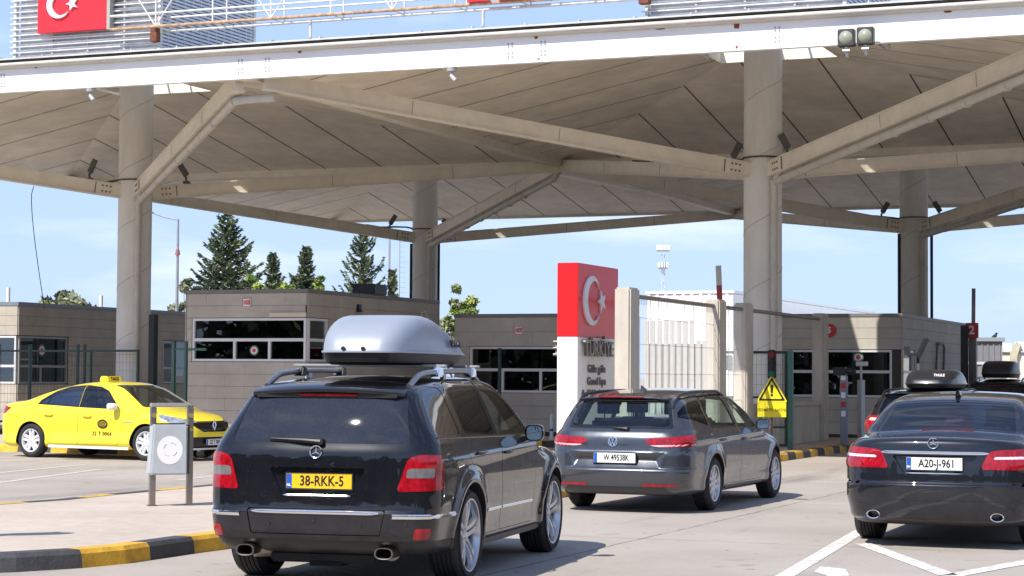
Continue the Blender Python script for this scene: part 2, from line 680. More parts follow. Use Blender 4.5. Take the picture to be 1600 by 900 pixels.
def make_wheel(parent, x, y, z, side, r, rim, width, style, mrim):
    w = bpy.data.objects.new('wheel', None)
    COL.objects.link(w)
    w.parent = parent
    w.location = (x, y, z)
    if side < 0:
        w.rotation_euler = (0, 0, math.pi)
    # local: outer face at +x = 0, tyre goes to -width
    t = MB()
    h = r - rim
    prof = [(rim - 0.012, -0.02), (rim, -0.006), (rim + h * .25, 0.004), (rim + h * .6, 0.003), (r - 0.030, -0.010), (r - 0.010, -0.024), (r - .003, -0.036)]
    nt = 5
    for k in range(nt):
        a = -0.040 - (width - 0.08) * k / nt
        b = -0.040 - (width - 0.08) * (k + 1) / nt
        prof += [(r, a), (r, b + 0.010), (r - 0.011, b + 0.009), (r - 0.011, b + 0.001)]
    prof += [(r, -width + 0.036), (r - 0.012, -width + 0.02), (rim + h * .5, -width), (rim - 0.012, -width + 0.02)]
    t.lathe(prof, axis=0, seg=56)
    t.build('tyre', M_rub, w, smooth=True, angle=50)
    b = MB()
    b.m = 0
    b.lathe([(rim - .001, -.012), (rim - .004, -.004), (rim - .016, -.006), (rim - .024, -.022), (rim - .036, -.09), (rim - .03, -width + .03)], axis=0, seg=48)
    n, twin, dish = style['n'], style.get('twin', 0), style.get('dish', .03)
    for k in range(n):
        a0 = 2 * math.pi * (k + .25) / n
        for s in ((-1, 1) if twin else (0,)):
            pts = []
            w0, w1 = style['w']
            for q in range(5):
                u = q / 4
                rr = 0.045 + (rim - 0.018 - 0.045) * u
                ang = a0 + s * (style.get('gap0', .02) / max(rr, .05) * (1 - u) + twin * u)
                xx = -dish * (1 - u) ** 2 - 0.012 - .012 * u
                pts.append((xx, rr * math.cos(ang), rr * math.sin(ang), ang, w0 + (w1 - w0) * u))
            vs = []
            for (xx, py, pz, ang, ww) in pts:
                ty, tz = -math.sin(ang), math.cos(ang)
                vs += [(xx, py + ty * ww * .38, pz + tz * ww * .38), (xx, py - ty * ww * .38, pz - tz * ww * .38),
                       (xx - .03, py - ty * ww * .5, pz - tz * ww * .5), (xx - .03, py + ty * ww * .5, pz + tz * ww * .5)]
            fs = []
            for q in range(4):
                i = q * 4
                for e in range(4):
                    fs.append((i + e, i + (e + 1) % 4, i + 4 + (e + 1) % 4, i + 4 + e))
            fs += [(0, 1, 2, 3), (16, 17, 18, 19)]
            b.add(vs, fs)
    b.lathe([(.0, -dish + .004), (.028, -dish + .003), (.034, -dish - .004), (.062, -dish - .008), (.07, -dish - .03)], axis=0, seg=24)
    for k in range(5):
        a = 2 * math.pi * k / 5
        b.cyl((-dish - .006, .05 * math.cos(a), .05 * math.sin(a)), (-dish - .002, .05 * math.cos(a), .05 * math.sin(a)), .008, seg=8)
    o = b.build('rim', mrim, w, smooth=True, angle=35)
    bm = o.data
    d = MB()
    d.lathe([(.05, -.085), (rim * .72, -.085), (rim * .72, -.1), (.05, -.1)], axis=0, seg=32)
    d.build('brake_disc', M_disc, w, smooth=True)
    d = MB()
    d.cyl((-.12, 0, 0), (-.125, 0, 0), rim - .03, seg=32)
    d.build('wheel_backing', M_liner, w)
    return w


def make_plate(parent, loc, w, h, body, mplate, yaw=0.0, tilt=0.0, facing=-1, band=True, size=.102, sx=.80, extra=None, frame=True, sp=1.0):
    """number plate; local frame: x to the reader's right, z up, facing the reader"""
    p = MB()
    p.box(-w / 2, w / 2, 0, .006, -h / 2, h / 2)
    o = p.build('number_plate', mplate, parent, bevel=.003)
    o.location = loc
    o.rotation_euler = (tilt, 0, yaw + (0 if facing < 0 else math.pi))
    if frame:
        f = MB()
        e = .010
        f.box(-w / 2 - e, w / 2 + e, .003, .014, -h / 2 - e, h / 2 + e)
        f.build('plate_frame', M_black, o, bevel=.003)
    if band:
        q = MB()
        q.box(-w / 2 + .004, -w / 2 + .045, -.0015, .004, -h / 2 + .004, h / 2 - .004)
        q.build('country_band', M_pltb, o)
    place_text('plate_lettering', body, size, M_ink, o, (.022 if band else 0, -.001, 0), (1, 0, 0), (0, 0, 1), depth=.0012, bold=.0022, sx=sx, spacing=sp)
    if extra:
        for (txt, dx, dz, sz, mm) in extra:
            place_text('plate_lettering', txt, sz, mm, o, (dx, -.0025, dz), (1, 0, 0), (0, 0, 1), depth=.001, bold=.001)
    return o


def make_mirror(parent, x, y, z, side, mbody, size=(.2, .1, .15), name='door_mirror'):
    """outside mirror: shell open to the rear with a glass in it"""
    w, d, h = size
    b = MB()
    pts, n = [], 22
    rings = [(-.02, .94), (0.0, 1.0), (d * .45, .96), (d * .8, .74), (d, .34)]
    vs = []
    for dy, s in rings:
        for k in range(n):
            a = 2 * math.pi * k / n
            ca, sa = math.cos(a), math.sin(a)
            ex = math.copysign(abs(ca) ** .6, ca) * w / 2 * s
            ez = math.copysign(abs(sa) ** .6, sa) * h / 2 * s
            vs.append((ex, dy, ez))
    fs = []
    for i in range(len(rings) - 1):
        for k in range(n):
            fs.append((i * n + k, i * n + (k + 1) % n, (i + 1) * n + (k + 1) % n, (i + 1) * n + k))
    fs.append(tuple(range((len(rings) - 1) * n, len(rings) * n)))
    b.add(vs, fs)
    b.add([(p[0], .004, p[2]) for p in vs[:n]], [tuple(range(n))])
    # foot to the door
    b.beam((-side * w * .4, d * .35, -h * .3), (-side * (w * .5 + .09), d * .5, -h * .62), .06, .045)
    o = b.build(name, mbody, parent, smooth=True, angle=50)
    o.location = (x, y, z)
    g = MB()
    gv = [(p[0] * .86, -.004, p[2] * .84) for p in vs[:n]]
    g.add(gv, [tuple(range(n - 1, -1, -1))])
    g.build('mirror_glass', mat('mirror_silver', (.45, .50, .50), .02, 1.0), o)
    return o


def make_seat(parent, x, y, z, bench=0.0, m=None):
    w = bench or .5
    b = MB()
    b.box(x - w / 2, x + w / 2, y, y + .5, z, z + .16)
    o = b.build('seat', m or M_seat, parent, bevel=.05, seg=3)
    b = MB()
    b.prism([(y - .02, z + .1), (y + .1, z + .1), (y - .08, z + .68), (y - .18, z + .66)], 0, x - w / 2, x + w / 2)
    b.build('backrest', m or M_seat, o, bevel=.04, seg=3)
    for xx in ((x,) if not bench else (x - bench * .33, x + bench * .33)):
        b = MB()
        b.box(xx - .13, xx + .13, y - .19, y - .09, z + .72, z + .90)
        b.cyl((xx - .05, y - .14, z + .62), (xx - .05, y - .14, z + .74), .008)
        b.cyl((xx + .05, y - .14, z + .62), (xx + .05, y - .14, z + .74), .008)
        b.build('headrest', m or M_seat, o, bevel=.03, seg=3)


def star_emblem(parent, loc, r, m, normal_tilt=0.0):
    """ring with three tapered arms, facing the rear"""
    b = MB()
    b.lathe([(r - .006, -.004), (r - .006, .004), (r, .006), (r + .001, 0), (r, -.006), (r - .006, -.004)], axis=1, seg=36)
    for k in range(3):
        a = math.pi / 2 + k * 2 * math.pi / 3
        d = (math.cos(a), math.sin(a))
        s = (-d[1], d[0])
        q = r * .16
        b.add([(d[0] * r * .97, -.003, d[1] * r * .97), (s[0] * q, -.003, s[1] * q), (-s[0] * q, -.003, -s[1] * q), (0, -.010, 0),
               (-d[0] * q * .6, -.003, -d[1] * q * .6)], [(0, 1, 3), (0, 3, 2), (1, 4, 3), (4, 2, 3)])
    o = b.build('star_emblem', m, parent, smooth=False)
    o.location = loc
    o.rotation_euler = (normal_tilt, 0, 0)
    return o


class Car:
    def __init__(self, name, label, spec, loc, heading, paint, step=.03, category='car'):
        self.root = thing(name, label, category, (loc[0], loc[1], 0), -heading)
        self.sp = spec
        self.shape = Shape(spec)
        self.S = self.shape.mesh(step)
        self.paint = paint
        self.parts = {}
        self.inner = []

    def surf_y(self, x, z, rear=True):
        """y of the shell at x, z seen from behind or from the front"""
        ys = np.linspace(self.sp['y0'] - .2, self.sp['y1'] + .2, 4000)
        P = np.stack([np.full(4000, x), ys, np.full(4000, z)], 1)
        ins = np.nonzero(self.shape.g(P) < 0)[0]
        return ys[ins[0]] if rear else ys[ins[-1]]

    def surf_z(self, x, y):
        zs = np.linspace(0.3, 2.2, 3000)
        P = np.stack([np.full(3000, x), np.full(3000, y), zs], 1)
        ins = np.nonzero(self.shape.g(P) < 0)[0]
        return zs[ins[-1]]

    def surf_x(self, y, z):
        xs = np.linspace(0.0, 1.3, 3000)
        P = np.stack([xs, np.full(3000, y), np.full(3000, z)], 1)
        ins = np.nonzero(self.shape.g(P) < 0)[0]
        return xs[ins[-1]]

    def take(self, f, gap=0.0):
        """cut region f<0 out of the shell; returns (piece, seg of hole)"""
        ins, out, seg = self.S.clip(f)
        self.S = out
        return ins, seg

    def arches(self):
        s = self.sp
        liners = []
        for side in (1, -1):
            for yw in (0, s['wb']):
                V = self.S.V
                f = np.hypot(V[:, 1] - yw, V[:, 2] - s['zw']) - s['Ra']
                f = np.where((V[:, 0] * side > .42), f, 9.0)
                ins, seg = self.take(f)
                if seg is not None:
                    liners.append((jamb(seg, .34, (-side, 0, 0)), 0))
                    liners.append((jamb(seg, .018), 1))
        surf_obj('wheel_arch', liners, [M_liner, self.paint], self.root)

    def wheels(self, r, rim, width, xo, style, mrim):
        s = self.sp
        for yw in (0, s['wb']):
            for side in (1, -1):
                make_wheel(self.root, side * xo, yw, r, side, r, rim, width, style, mrim)

    def pane(self, f, name, m, parent=None, inset=.006, trim=None, edge=.016, depth=.03):
        """window: optional black border, opening with its edge, glass set in"""
        ins, seg = self.take(f)
        if ins is None:
            return None
        if seg is not None:
            self.inner.append((jamb(seg, depth), 0))
        return ins

    def door(self, poly, side, name, glass_polys, mglass, label=None, handle=None, trim=None):
        """door skin with windows set in; poly in (y, z)"""
        f = side_f(self.S, poly, side)
        _, hole, seg_h = None, None, None
        ins, out, seg = self.S.clip(f - .0025)
        self.S = out
        if seg is not None:
            self.inner.append((jamb(seg, .02), 0))
        f2 = side_f(ins, poly, side)
        skin, _, seg2 = ins.clip(f2 + .0025)
        pieces = []
        if seg2 is not None:
            pieces.append((jamb(seg2, .02), 0))
        glasses = []
        if trim is not None:
            ft = side_f(skin, trim, side)
            ti, skin2, sg = skin.clip(ft)
            if ti is not None:
                skin = skin2
                tr = ti.offset(-.003)
                for gp in glass_polys:
                    gi, tr2, sg2 = tr.clip(side_f(tr, gp, side))
                    if gi is not None:
                        glasses.append(gi.offset(-.004))
                        tr = tr2
                        if sg2 is not None:
                            pieces.append((jamb(sg2, .02), 1))
                pieces.append((tr, 1))
        else:
            for gp in glass_polys:
                gi, skin2, sg2 = skin.clip(side_f(skin, gp, side))
                if gi is not None:
                    glasses.append(gi.offset(-.006))
                    skin = skin2
                    if sg2 is not None:
                        pieces.append((jamb(sg2, .02), 1))
        pieces.append((skin, 0))
        self.inner.append((skin.offset(-.04), 0))
        o = surf_obj(name, pieces, [self.paint, M_gblack], self.root)
        for gi in glasses:
            surf_obj('window', [(gi, 0)], [mglass], o)
        if handle:
            hy, hz = handle
            x = self.surf_x(hy, hz)
            h = MB()
            h.tube([(0, -.105, 0), (.022 * side, -.09, 0), (.034 * side, -.03, .002), (.034 * side, .04, .002), (.022 * side, .09, 0), (0, .105, 0)], .0125, 8)
            ho = h.build('door_handle', self.sp.get('mhandle', self.paint), o, smooth=True, angle=70)
            ho.location = (side * x, hy, hz)
        return o

    def finish(self, belt=.55, name='body'):
        s = self.S
        f = belt - s.V[:, 2]
        up, _, _ = s.clip(f)
        o = surf_obj(name, [(self.S, 0)], [self.paint], self.root)
        pcs = [(p, 0) for p, _ in self.inner]
        if up is not None:
            pcs.append((up.offset(-.04), 0))
        surf_obj('cabin', pcs, [getattr(self, 'mcabin', M_cabin)], self.root)
        return o

    def floor(self, z, y0, y1, w):
        b = MB()
        b.box(-w, w, y0, y1, z - .02, z)
        b.build('cabin_floor', M_cabin, self.root)
# ------------------------------------------------------------- vehicle helpers
def rear_strip(car, x0, x1, z, h, m, name, proud=.008, n=24, parent=None, zf=None, front=False, depth=.02):
    """trim bar that follows the rear (or front) of the shell"""
    b = MB()
    vs = []
    sgn = 1 if front else -1
    for i in range(n + 1):
        x = x0 + (x1 - x0) * i / n
        zz = z if zf is None else zf(x)
        y = car.surf_y(x, zz, not front)
        taper = min(1, min(i, n - i) / 2 + .35)
        for dy, dz in ((proud, -h / 2 * taper), (proud + .004, 0), (proud, h / 2 * taper), (-depth, h / 2 * taper), (-depth, -h / 2 * taper)):
            vs.append((x, y + sgn * dy, zz + dz))
    fs = []
    for i in range(n):
        for k in range(5):
            fs.append((i * 5 + k, i * 5 + (k + 1) % 5, i * 5 + 5 + (k + 1) % 5, i * 5 + 5 + k))
    fs += [tuple(range(5)), tuple(range(n * 5, n * 5 + 5))]
    b.add(vs, fs)
    return b.build(name, m, parent or car.root, smooth=True, angle=40)


def side_strip(car, y0, y1, z0, z1, h, side, m, name, proud=.006, n=16, parent=None):
    b = MB()
    vs = []
    for i in range(n + 1):
        y, z = y0 + (y1 - y0) * i / n, z0 + (z1 - z0) * i / n
        x = car.surf_x(y, z)
        for dx, dz in ((proud, -h / 2), (proud + .003, 0), (proud, h / 2), (-.02, h / 2), (-.02, -h / 2)):
            vs.append((side * (x + dx), y, z + dz))
    fs = []
    for i in range(n):
        for k in range(5):
            fs.append((i * 5 + k, i * 5 + (k + 1) % 5, i * 5 + 5 + (k + 1) % 5, i * 5 + 5 + k))
    fs += [tuple(range(5)), tuple(range(n * 5, n * 5 + 5))]
    b.add(vs, fs)
    return b.build(name, m, parent or car.root, smooth=True, angle=40)


def oval_tip(car, x, y, z, rx, rz, length, m, sq=.8, tilt=0.0):
    b = MB()
    n = 28
    vs = []
    rings = [(0, 1.0), (0.002, 1.04), (length, 1.0), (0.002, .86), (length * .8, .84)]
    for dy, s in rings:
        for k in range(n):
            a = 2 * math.pi * k / n
            ca, sa = math.cos(a), math.sin(a)
            vs.append((x + math.copysign(abs(ca) ** sq, ca) * rx * s, y + dy + tilt * sa * rz, z + math.copysign(abs(sa) ** sq, sa) * rz * s))
    fs = []
    for i, j in ((0, 1), (1, 2), (3, 0), (3, 4)):
        for k in range(n):
            fs.append((i * n + k, i * n + (k + 1) % n, j * n + (k + 1) % n, j * n + k))
    b.m = 0
    b.add(vs, fs[:3 * n])
    b.m = 1
    b.add(vs, fs[3 * n:])
    b.add([vs[4 * n + k] for k in range(n)], [tuple(range(n))])
    return b.build('exhaust_tip', [m, M_liner], car.root, smooth=True, angle=45)


def wiper(car, x0, x1, z0, z1, parent, m=None):
    """rear wiper lying on the glass"""
    ya, yb = car.surf_y(x0, z0), car.surf_y(x1, z1)
    b = MB()
    b.tube([(x0, ya - .03, z0), (x0 + (x1 - x0) * .35, ya - .035, z0 + (z1 - z0) * .35 + .004), (x1, yb - .022, z1)], [.022, .015, .006], 8)
    b.cyl((x0, ya + .01, z0 - .002), (x0, ya - .045, z0 - .002), .026, .02, 14)
    b.beam((x0 + (x1 - x0) * .12, ya - .014, z0 - .012), (x1 + (x1 - x0) * .04, yb - .012, z1 - .01), .012, .012)
    return b.build('rear_wiper', m or M_black, parent, smooth=True)


def roof_rail(car, side, x, y0, y1, rise, m, r=.018, foot=.10, solid=False):
    b = MB()
    pts, rad = [], []
    n = 16
    for i in range(n + 1):
        y = y0 + (y1 - y0) * i / n
        u = min(i, n - i) / 2.2
        e = min(1, u) if not solid else min(1, u)
        z = car.surf_z(x, y) + rise * e - .004
        pts.append((side * x, y, z))
        rad.append(r * (1 if 0 < i < n else .9))
    b.tube(pts, rad, 10)
    if not solid:
        for q in (.5,):
            y = y0 + (y1 - y0) * q
            z = car.surf_z(x, y)
            b.beam((side * x, y - .06, z - .01), (side * x, y - .04, z + rise), .03, .07, up=(0, 1, 0))
    return b.build('roof_rail', m, car.root, smooth=True, angle=60)


def roof_box(name, label, loc, heading, w, length, h, lidm, basem, group=None, nose=.62):
    """streamlined luggage box: pale lid over a black tray"""
    t = thing(name, label, 'roof box', loc, -heading, group)
    n, mrows = 40, 9

    def ring(s, z, y0, y1, fr):
        out = []
        for k in range(n):
            a = 2 * math.pi * k / n
            ca, sa = math.cos(a), math.sin(a)
            yy = (y0 + y1) / 2 + math.copysign(abs(sa) ** .55, sa) * (y1 - y0) / 2
            u = (yy - y0) / (y1 - y0)
            taper = 1 - fr * max(0, (u - .45) / .55) ** 1.6
            out.append((math.copysign(abs(ca) ** .42, ca) * w / 2 * s * taper, yy, z))
        return out
    b = MB()
    rings = []
    for i in range(mrows + 1):
        u = i / mrows
        zz = h * .275 + h * .725 * math.sin(u * math.pi / 2) ** 1.0
        s = math.cos(u * math.pi / 2) ** .42 if u < 1 else 0.02
        # the back is steep, the nose is long and low
        y0 = .24 * (1 - math.cos(u * math.pi / 2)) ** .9 * length + .012 * u * length
        y1 = length * (1 - nose * (1 - math.cos(u * math.pi / 2)) ** .55)
        rings.append(ring(.47 + .53 * s if u < 1 else .42, zz, y0, y1, .38))
    lip = ring(1.035, h * .235, -.015, length + .015, .38)
    lip2 = ring(1.035, h * .27, -.015, length + .015, .38)
    allr = [lip, lip2] + rings
    vs = [p for r_ in allr for p in r_]
    fs = []
    for i in range(len(allr) - 1):
        for k in range(n):
            fs.append((i * n + k, i * n + (k + 1) % n, (i + 1) * n + (k + 1) % n, (i + 1) * n + k))
    fs.append(tuple(range((len(allr) - 1) * n, len(allr) * n)))
    b.add(vs, fs)
    b.build('box_lid', lidm, t, smooth=True, angle=42)
    b = MB()
    r0, r1, r2 = ring(1.0, h * .235, .0, length, .38), ring(.95, h * .05, .03, length - .1, .38), ring(.86, 0, .08, length - .25, .38)
    vs = r0 + r1 + r2
    fs = []
    for i in range(2):
        for k in range(n):
            fs.append((i * n + k, i * n + (k + 1) % n, (i + 1) * n + (k + 1) % n, (i + 1) * n + k))
    fs.append(tuple(range(3 * n - 1, 2 * n - 1, -1)))
    b.add(vs, fs)
    b.build('box_tray', basem, t, smooth=True, angle=42)
    return t


def car_paint(name, base, metal=.5, rough=.32, dust=0.0, coat=1.0):
    m = mat(name, base, rough, metal, var=.06, scale=3.2, coat=coat, coat_rough=.025, spec=.12 if metal < .5 else .5, rvar=.05)
    # road dust: thin, patchy, thicker near the sills
    nt = m.node_tree
    b = nt.nodes['Principled BSDF']
    N, L_ = nt.nodes.new, nt.links.new
    src = b.inputs['Base Color'].links[0].from_socket
    tc = N('ShaderNodeTexCoord')
    sx = N('ShaderNodeSeparateXYZ')
    L_(tc.outputs['Object'], sx.inputs[0])
    r = N('ShaderNodeMapRange')
    for k, q in zip(('From Min', 'From Max', 'To Min', 'To Max'), (.85, .2, .01, .06 + dust * .5)):
        r.inputs[k].default_value = q
    L_(sx.outputs[2], r.inputs['Value'])
    nz = N('ShaderNodeTexNoise')
    nz.inputs['Scale'].default_value = 6
    nz.inputs['Detail'].default_value = 9
    nz.inputs['Roughness'].default_value = .7
    L_(tc.outputs['Object'], nz.inputs['Vector'])
    r2 = N('ShaderNodeMapRange')
    for k, q in zip(('From Min', 'From Max', 'To Min', 'To Max'), (.38, .68, .1, 1.0)):
        r2.inputs[k].default_value = q
    L_(nz.outputs['Fac'], r2.inputs['Value'])
    mu = N('ShaderNodeMath')
    mu.operation = 'MULTIPLY'
    L_(r.outputs[0], mu.inputs[0])
    L_(r2.outputs[0], mu.inputs[1])
    mx = N('ShaderNodeMix')
    mx.data_type = 'RGBA'
    mx.inputs['B'].default_value = (.20, .175, .145, 1)
    L_(mu.outputs[0], mx.inputs['Factor'])
    L_(src, mx.inputs['A'])
    L_(mx.outputs['Result'], b.inputs['Base Color'])
    cr = N('ShaderNodeMapRange')
    cr.inputs['To Min'].default_value = .015
    cr.inputs['To Max'].default_value = .22
    L_(mu.outputs[0], cr.inputs['Value'])
    L_(cr.outputs[0], b.inputs['Coat Roughness'])
    return m


# ----------------------------------------------- 1: dark off-roader, roof box
def build_offroader(name, label, loc, heading, paint, full=True, step=.028):
    sp = dict(wb=2.755, uptaper=.055, y0=-1.0, y1=3.5, ztop=1.6, zb=.235, zo=.62, ina=.42, inb=.6, zw=.36, Ra=.41, flare=.028,
              crown=.042, bowr=.10, bowf=.16, kr=.155, kf=.30, bowp=3.2,
              top=[(-1.1, 1.50), (-.72, 1.52), (-.4, 1.555), (.3, 1.595), (1.1, 1.60), (1.45, 1.575), (1.75, 1.44), (2.22, 1.09), (2.4, 1.045), (2.9, 1.0), (3.3, .93), (3.6, .80)],
              rear=[(.1, -.72), (.24, -.84), (.37, -.965), (.45, -.985), (.575, -.985), (.60, -.968), (.75, -.955), (.9, -.945), (1.0, -.938), (1.080, -0.9100), (1.140, -0.8838), (1.200, -0.8558), (1.260, -0.8258), (1.320, -0.7940), (1.380, -0.7602), (1.440, -0.7246), (1.52, -.67), (1.7, -.55)],
              front=[(.1, 3.2), (.3, 3.42), (.5, 3.5), (.8, 3.47), (.95, 3.38), (1.3, 3.0)],
              half=[(.1, .80), (.22, .85), (.32, .905), (.5, .925), (.72, .935), (.9, .93), (1.0, .92), (1.06, .905), (1.12, .88), (1.30, .80), (1.48, .715), (1.56, .67), (1.62, .62), (1.8, .5)],
              plan=[(-1.2, .10), (-.95, .045), (-.7, .02), (-.3, .005), (0, 0), (2.6, 0), (3.0, .02), (3.3, .07), (3.6, .2)],
              ktop=[(-1.2, .07), (-.4, .075), (1.4, .075), (2.0, .07), (2.5, .12), (3.6, .14)],
              crease=[(.99, .010, .05), (.42, -.012, .10)])
    c = Car(name, label, sp, loc, heading, paint, step)
    root = c.root
    c.arches()
    # windows
    rg = rnd([(-.705, 1.085), (.705, 1.085), (.615, 1.45), (-.615, 1.45)], .05)
    g_rear, seg = c.take(rear_f(c.S, rg))
    if seg:
        c.inner.append((jamb(seg, .03), 0))
    rec = rnd([(-.375, .905), (.385, .905), (.285, .69), (-.265, .69)], .03)
    r_in, rseg = c.take(rear_f(c.S, rec))
    ws, wseg = c.take(front_f(c.S, rnd([(-.72, 1.12), (.72, 1.12), (.585, 1.52), (-.585, 1.52)], .06)))
    # tail lamps
    lamps = []
    for sgn in (1, -1):
        lp = rnd([(.622, .735), (.70, .985), (.80, 1.01), (1.10, 1.0), (1.12, .75)], .035)
        li, lseg = c.take(rear_f(c.S, lp, sgn, wrap=-.88))
        o = None
        if li is not None:
            li = li.offset(.004)
            cl, li2, _ = li.clip(rear_f(li, rnd([(.69, .838), (.965, .838), (.955, .908), (.70, .908)], .01), sgn, wrap=-.88))
            o = surf_obj('tail_lamp', [(li2, 0), (jamb(lseg, .02), 1)], [M_red, M_gblack], root)
            if cl is not None:
                surf_obj('lamp_band', [(cl.offset(.001), 0)], [M_clear], o)
        rf, _ = c.take(rear_f(c.S, rnd([(.745, .385), (.915, .385), (.925, .468), (.765, .468)], .012), sgn, wrap=-.90))
        if rf is not None:
            surf_obj('reflector', [(rf.offset(.003), 0)], [M_red], root)
    # rear panels
    bump = [(-1.42, .12), (1.42, .12), (1.42, .722), (.632, .722), (.545, .598), (-.545, .598), (-.632, .722), (-1.42, .722)]
    bi, bseg = c.take(rear_f(c.S, bump, wrap=-.86) - .002)
    skirt, bi, _ = bi.clip(bi.V[:, 2] - .372)
    pf = rear_f(bi, rnd([(-.545, .599), (.545, .599), (.505, .412), (-.505, .412)], .008))
    mid, bi2, mseg = bi.clip(pf - .003)
    mid2, _, mseg2 = mid.clip(rear_f(mid, rnd([(-.545, .599), (.545, .599), (.505, .412), (-.505, .412)], .008)) + .003)
    bo = surf_obj('rear_bumper', [(bi2, 0), (jamb(bseg, .02), 0), (jamb(mseg, .02), 0)], [paint], root)
    surf_obj('bumper_panel', [(mid2.offset(-.006), 0)], [paint], bo)
    if skirt is not None:
        surf_obj('bumper_skirt', [(skirt.offset(-.018), 0)], [M_black], bo)
    tg = rnd([(-.54, .602), (.54, .602), (.618, .735), (.695, .99), (.735, 1.08), (.64, 1.475), (-.64, 1.475), (-.735, 1.08), (-.695, .99), (-.618, .735)], .02)
    ti, tseg = c.take(rear_f(c.S, tg) - .002)
    pcs = [(ti, 0)]
    if rseg:
        pcs.append((jamb(rseg, .05), 0))
    if tseg:
        pcs.append((jamb(tseg, .02), 0))
    if r_in is not None:
        pcs.append((r_in.offset(-.05), 0))
    tgo = surf_obj('tailgate', pcs, [paint], root)
    rw = surf_obj('rear_window', [(g_rear.offset(-.004), 0)], [mat('dusty_dark_window', (.016, .018, .024), .014, var=.3, scale=70, var2=.25, scale2=3.0, coat=0, spec=.7, detail=8)], tgo)
    surf_obj('windscreen', [(ws.offset(-.005), 0)], [G_car], root)
    # doors
    fd = [(.952, .335), (2.02, .335), (2.07, .95), (2.03, 1.095), (1.66, 1.41), (1.45, 1.50), (1.15, 1.545), (.925, 1.55)]
    rd = [(.944, .335), (.44, .335), (.41, .56), (.30, .74), (.08, .88), (-.05, .98), (-.075, 1.25), (-.05, 1.47), (.06, 1.535), (.3, 1.555), (.917, 1.552)]
    gf = rnd([(1.0, 1.115), (1.95, 1.09), (1.60, 1.385), (1.40, 1.465), (1.12, 1.508), (.985, 1.512)], .03)
    gr = rnd([(.04, 1.14), (.89, 1.118), (.875, 1.514), (.30, 1.52), (.06, 1.485)], .03)
    trf = [(.95, 1.10), (2.02, 1.075), (1.64, 1.412), (1.42, 1.492), (1.13, 1.535), (.93, 1.538)]
    trr = [(-.2, 1.125), (.94, 1.10), (.925, 1.538), (.2, 1.542), (-.2, 1.52)]
    for side in (1, -1):
        q, qs = c.take(side_f(c.S, rnd([(-.735, 1.155), (-.10, 1.14), (-.10, 1.505), (-.36, 1.512), (-.55, 1.485), (-.67, 1.38)], .06), side))
        d = c.door(rd, side, 'rear_door', [gr], G_dark, trim=trr, handle=(.28, .985))
        if q is not None:
            surf_obj('window', [(q.offset(-.003), 0)], [mat('quarter_window', (.012, .012, .013), .03, coat=.5)], root)
        d = c.door(fd, side, 'front_door', [gf], G_car, trim=trf, handle=(1.12, .965))
        make_mirror(root, side * 1.02, 1.66, 1.11, side, M_gblack, (.165, .11, .15))
        side_strip(c, -.66, 1.98, 1.128, 1.084, .014, side, mat('belt_trim', (.10, .10, .10), .25, .9), 'belt_trim', .006, n=24)
        side_strip(c, .46, .93, .522, .522, .022, side, M_chrome, 'door_strip')
        side_strip(c, .97, 1.98, .522, .516, .022, side, M_chrome, 'door_strip')
        roof_rail(c, side, .575, -.50, 1.42, .066, mat('rail_satin', (.34, .35, .37), .3, .9), .024)
        b = MB()
        b.box(side * .82, side * .90, .42, 2.32, .245, .31) if side > 0 else b.box(-.90, -.82, .42, 2.32, .245, .31)
        b.build('side_step', M_alloy if False else M_black, root, bevel=.015)
    c.finish(.60)
    c.floor(.55, -.8, 2.6, .74)
    b = MB()
    b.box(-.72, .72, 2.0, 2.35, .55, 1.06)
    b.build('dashboard', M_cabin, root, bevel=.06)
    make_seat(root, -.4, .95, .6)
    make_seat(root, .4, .95, .6)
    make_seat(root, 0, .05, .62, bench=1.3)
    if not full:
        return c
    # rear trim
    sw = MB()
    vs = []
    n = 18
    for i in range(n + 1):
        x = -.60 + 1.20 * i / n
        e = abs(x / .60)
        zt = c.surf_z(x, -.50) + .003
        yb = -.775 + .055 * e ** 3
        vs += [(x, -.48, zt), (x, yb + .05, 1.512 - .028 * e ** 2), (x, yb, 1.488 - .028 * e ** 2), (x, yb + .01, 1.466 - .03 * e ** 2), (x, -.64, 1.43 - .03 * e ** 2), (x, -.50, 1.46 - .03 * e ** 2)]
    fs = []
    for i in range(n):
        for k in range(6):
            fs.append((i * 6 + k, i * 6 + (k + 1) % 6, i * 6 + 6 + (k + 1) % 6, i * 6 + 6 + k))
    fs += [tuple(range(6)), tuple(range(n * 6, n * 6 + 6))]
    sw.add(vs, fs)
    so = sw.build('roof_spoiler', paint, tgo, smooth=True, angle=30)
    b = MB()
    b.box(-.21, .25, -.748, -.735, 1.437, 1.452)
    b.build('high_brake_lamp', M_red, so, bevel=.003)
    b = MB()
    b.box(-.56, .56, -.735, -.70, 1.425, 1.456)
    b.build('spoiler_underside', M_black, so)
    wiper(c, .03, -.375, 1.098, 1.118, rw)
    star_emblem(tgo, (-.005, c.surf_y(0, 1.022) - .008, 1.022), .048, M_chrome, -.15)
    make_plate(tgo, (.012, c.surf_y(0, .80) + .035, .802), .52, .112, '38-RKK-5', M_plty, size=.104, sx=.80, sp=1.04, extra=[('NL', -.2375, -.03, .026, M_pltw)])
    rear_strip(c, -.255, .275, .700, .016, M_chrome, 'plate_strip', .004, parent=tgo)
    rear_strip(c, -.50, .50, .577, .026, M_chrome, 'bumper_strip', .007, parent=bo)
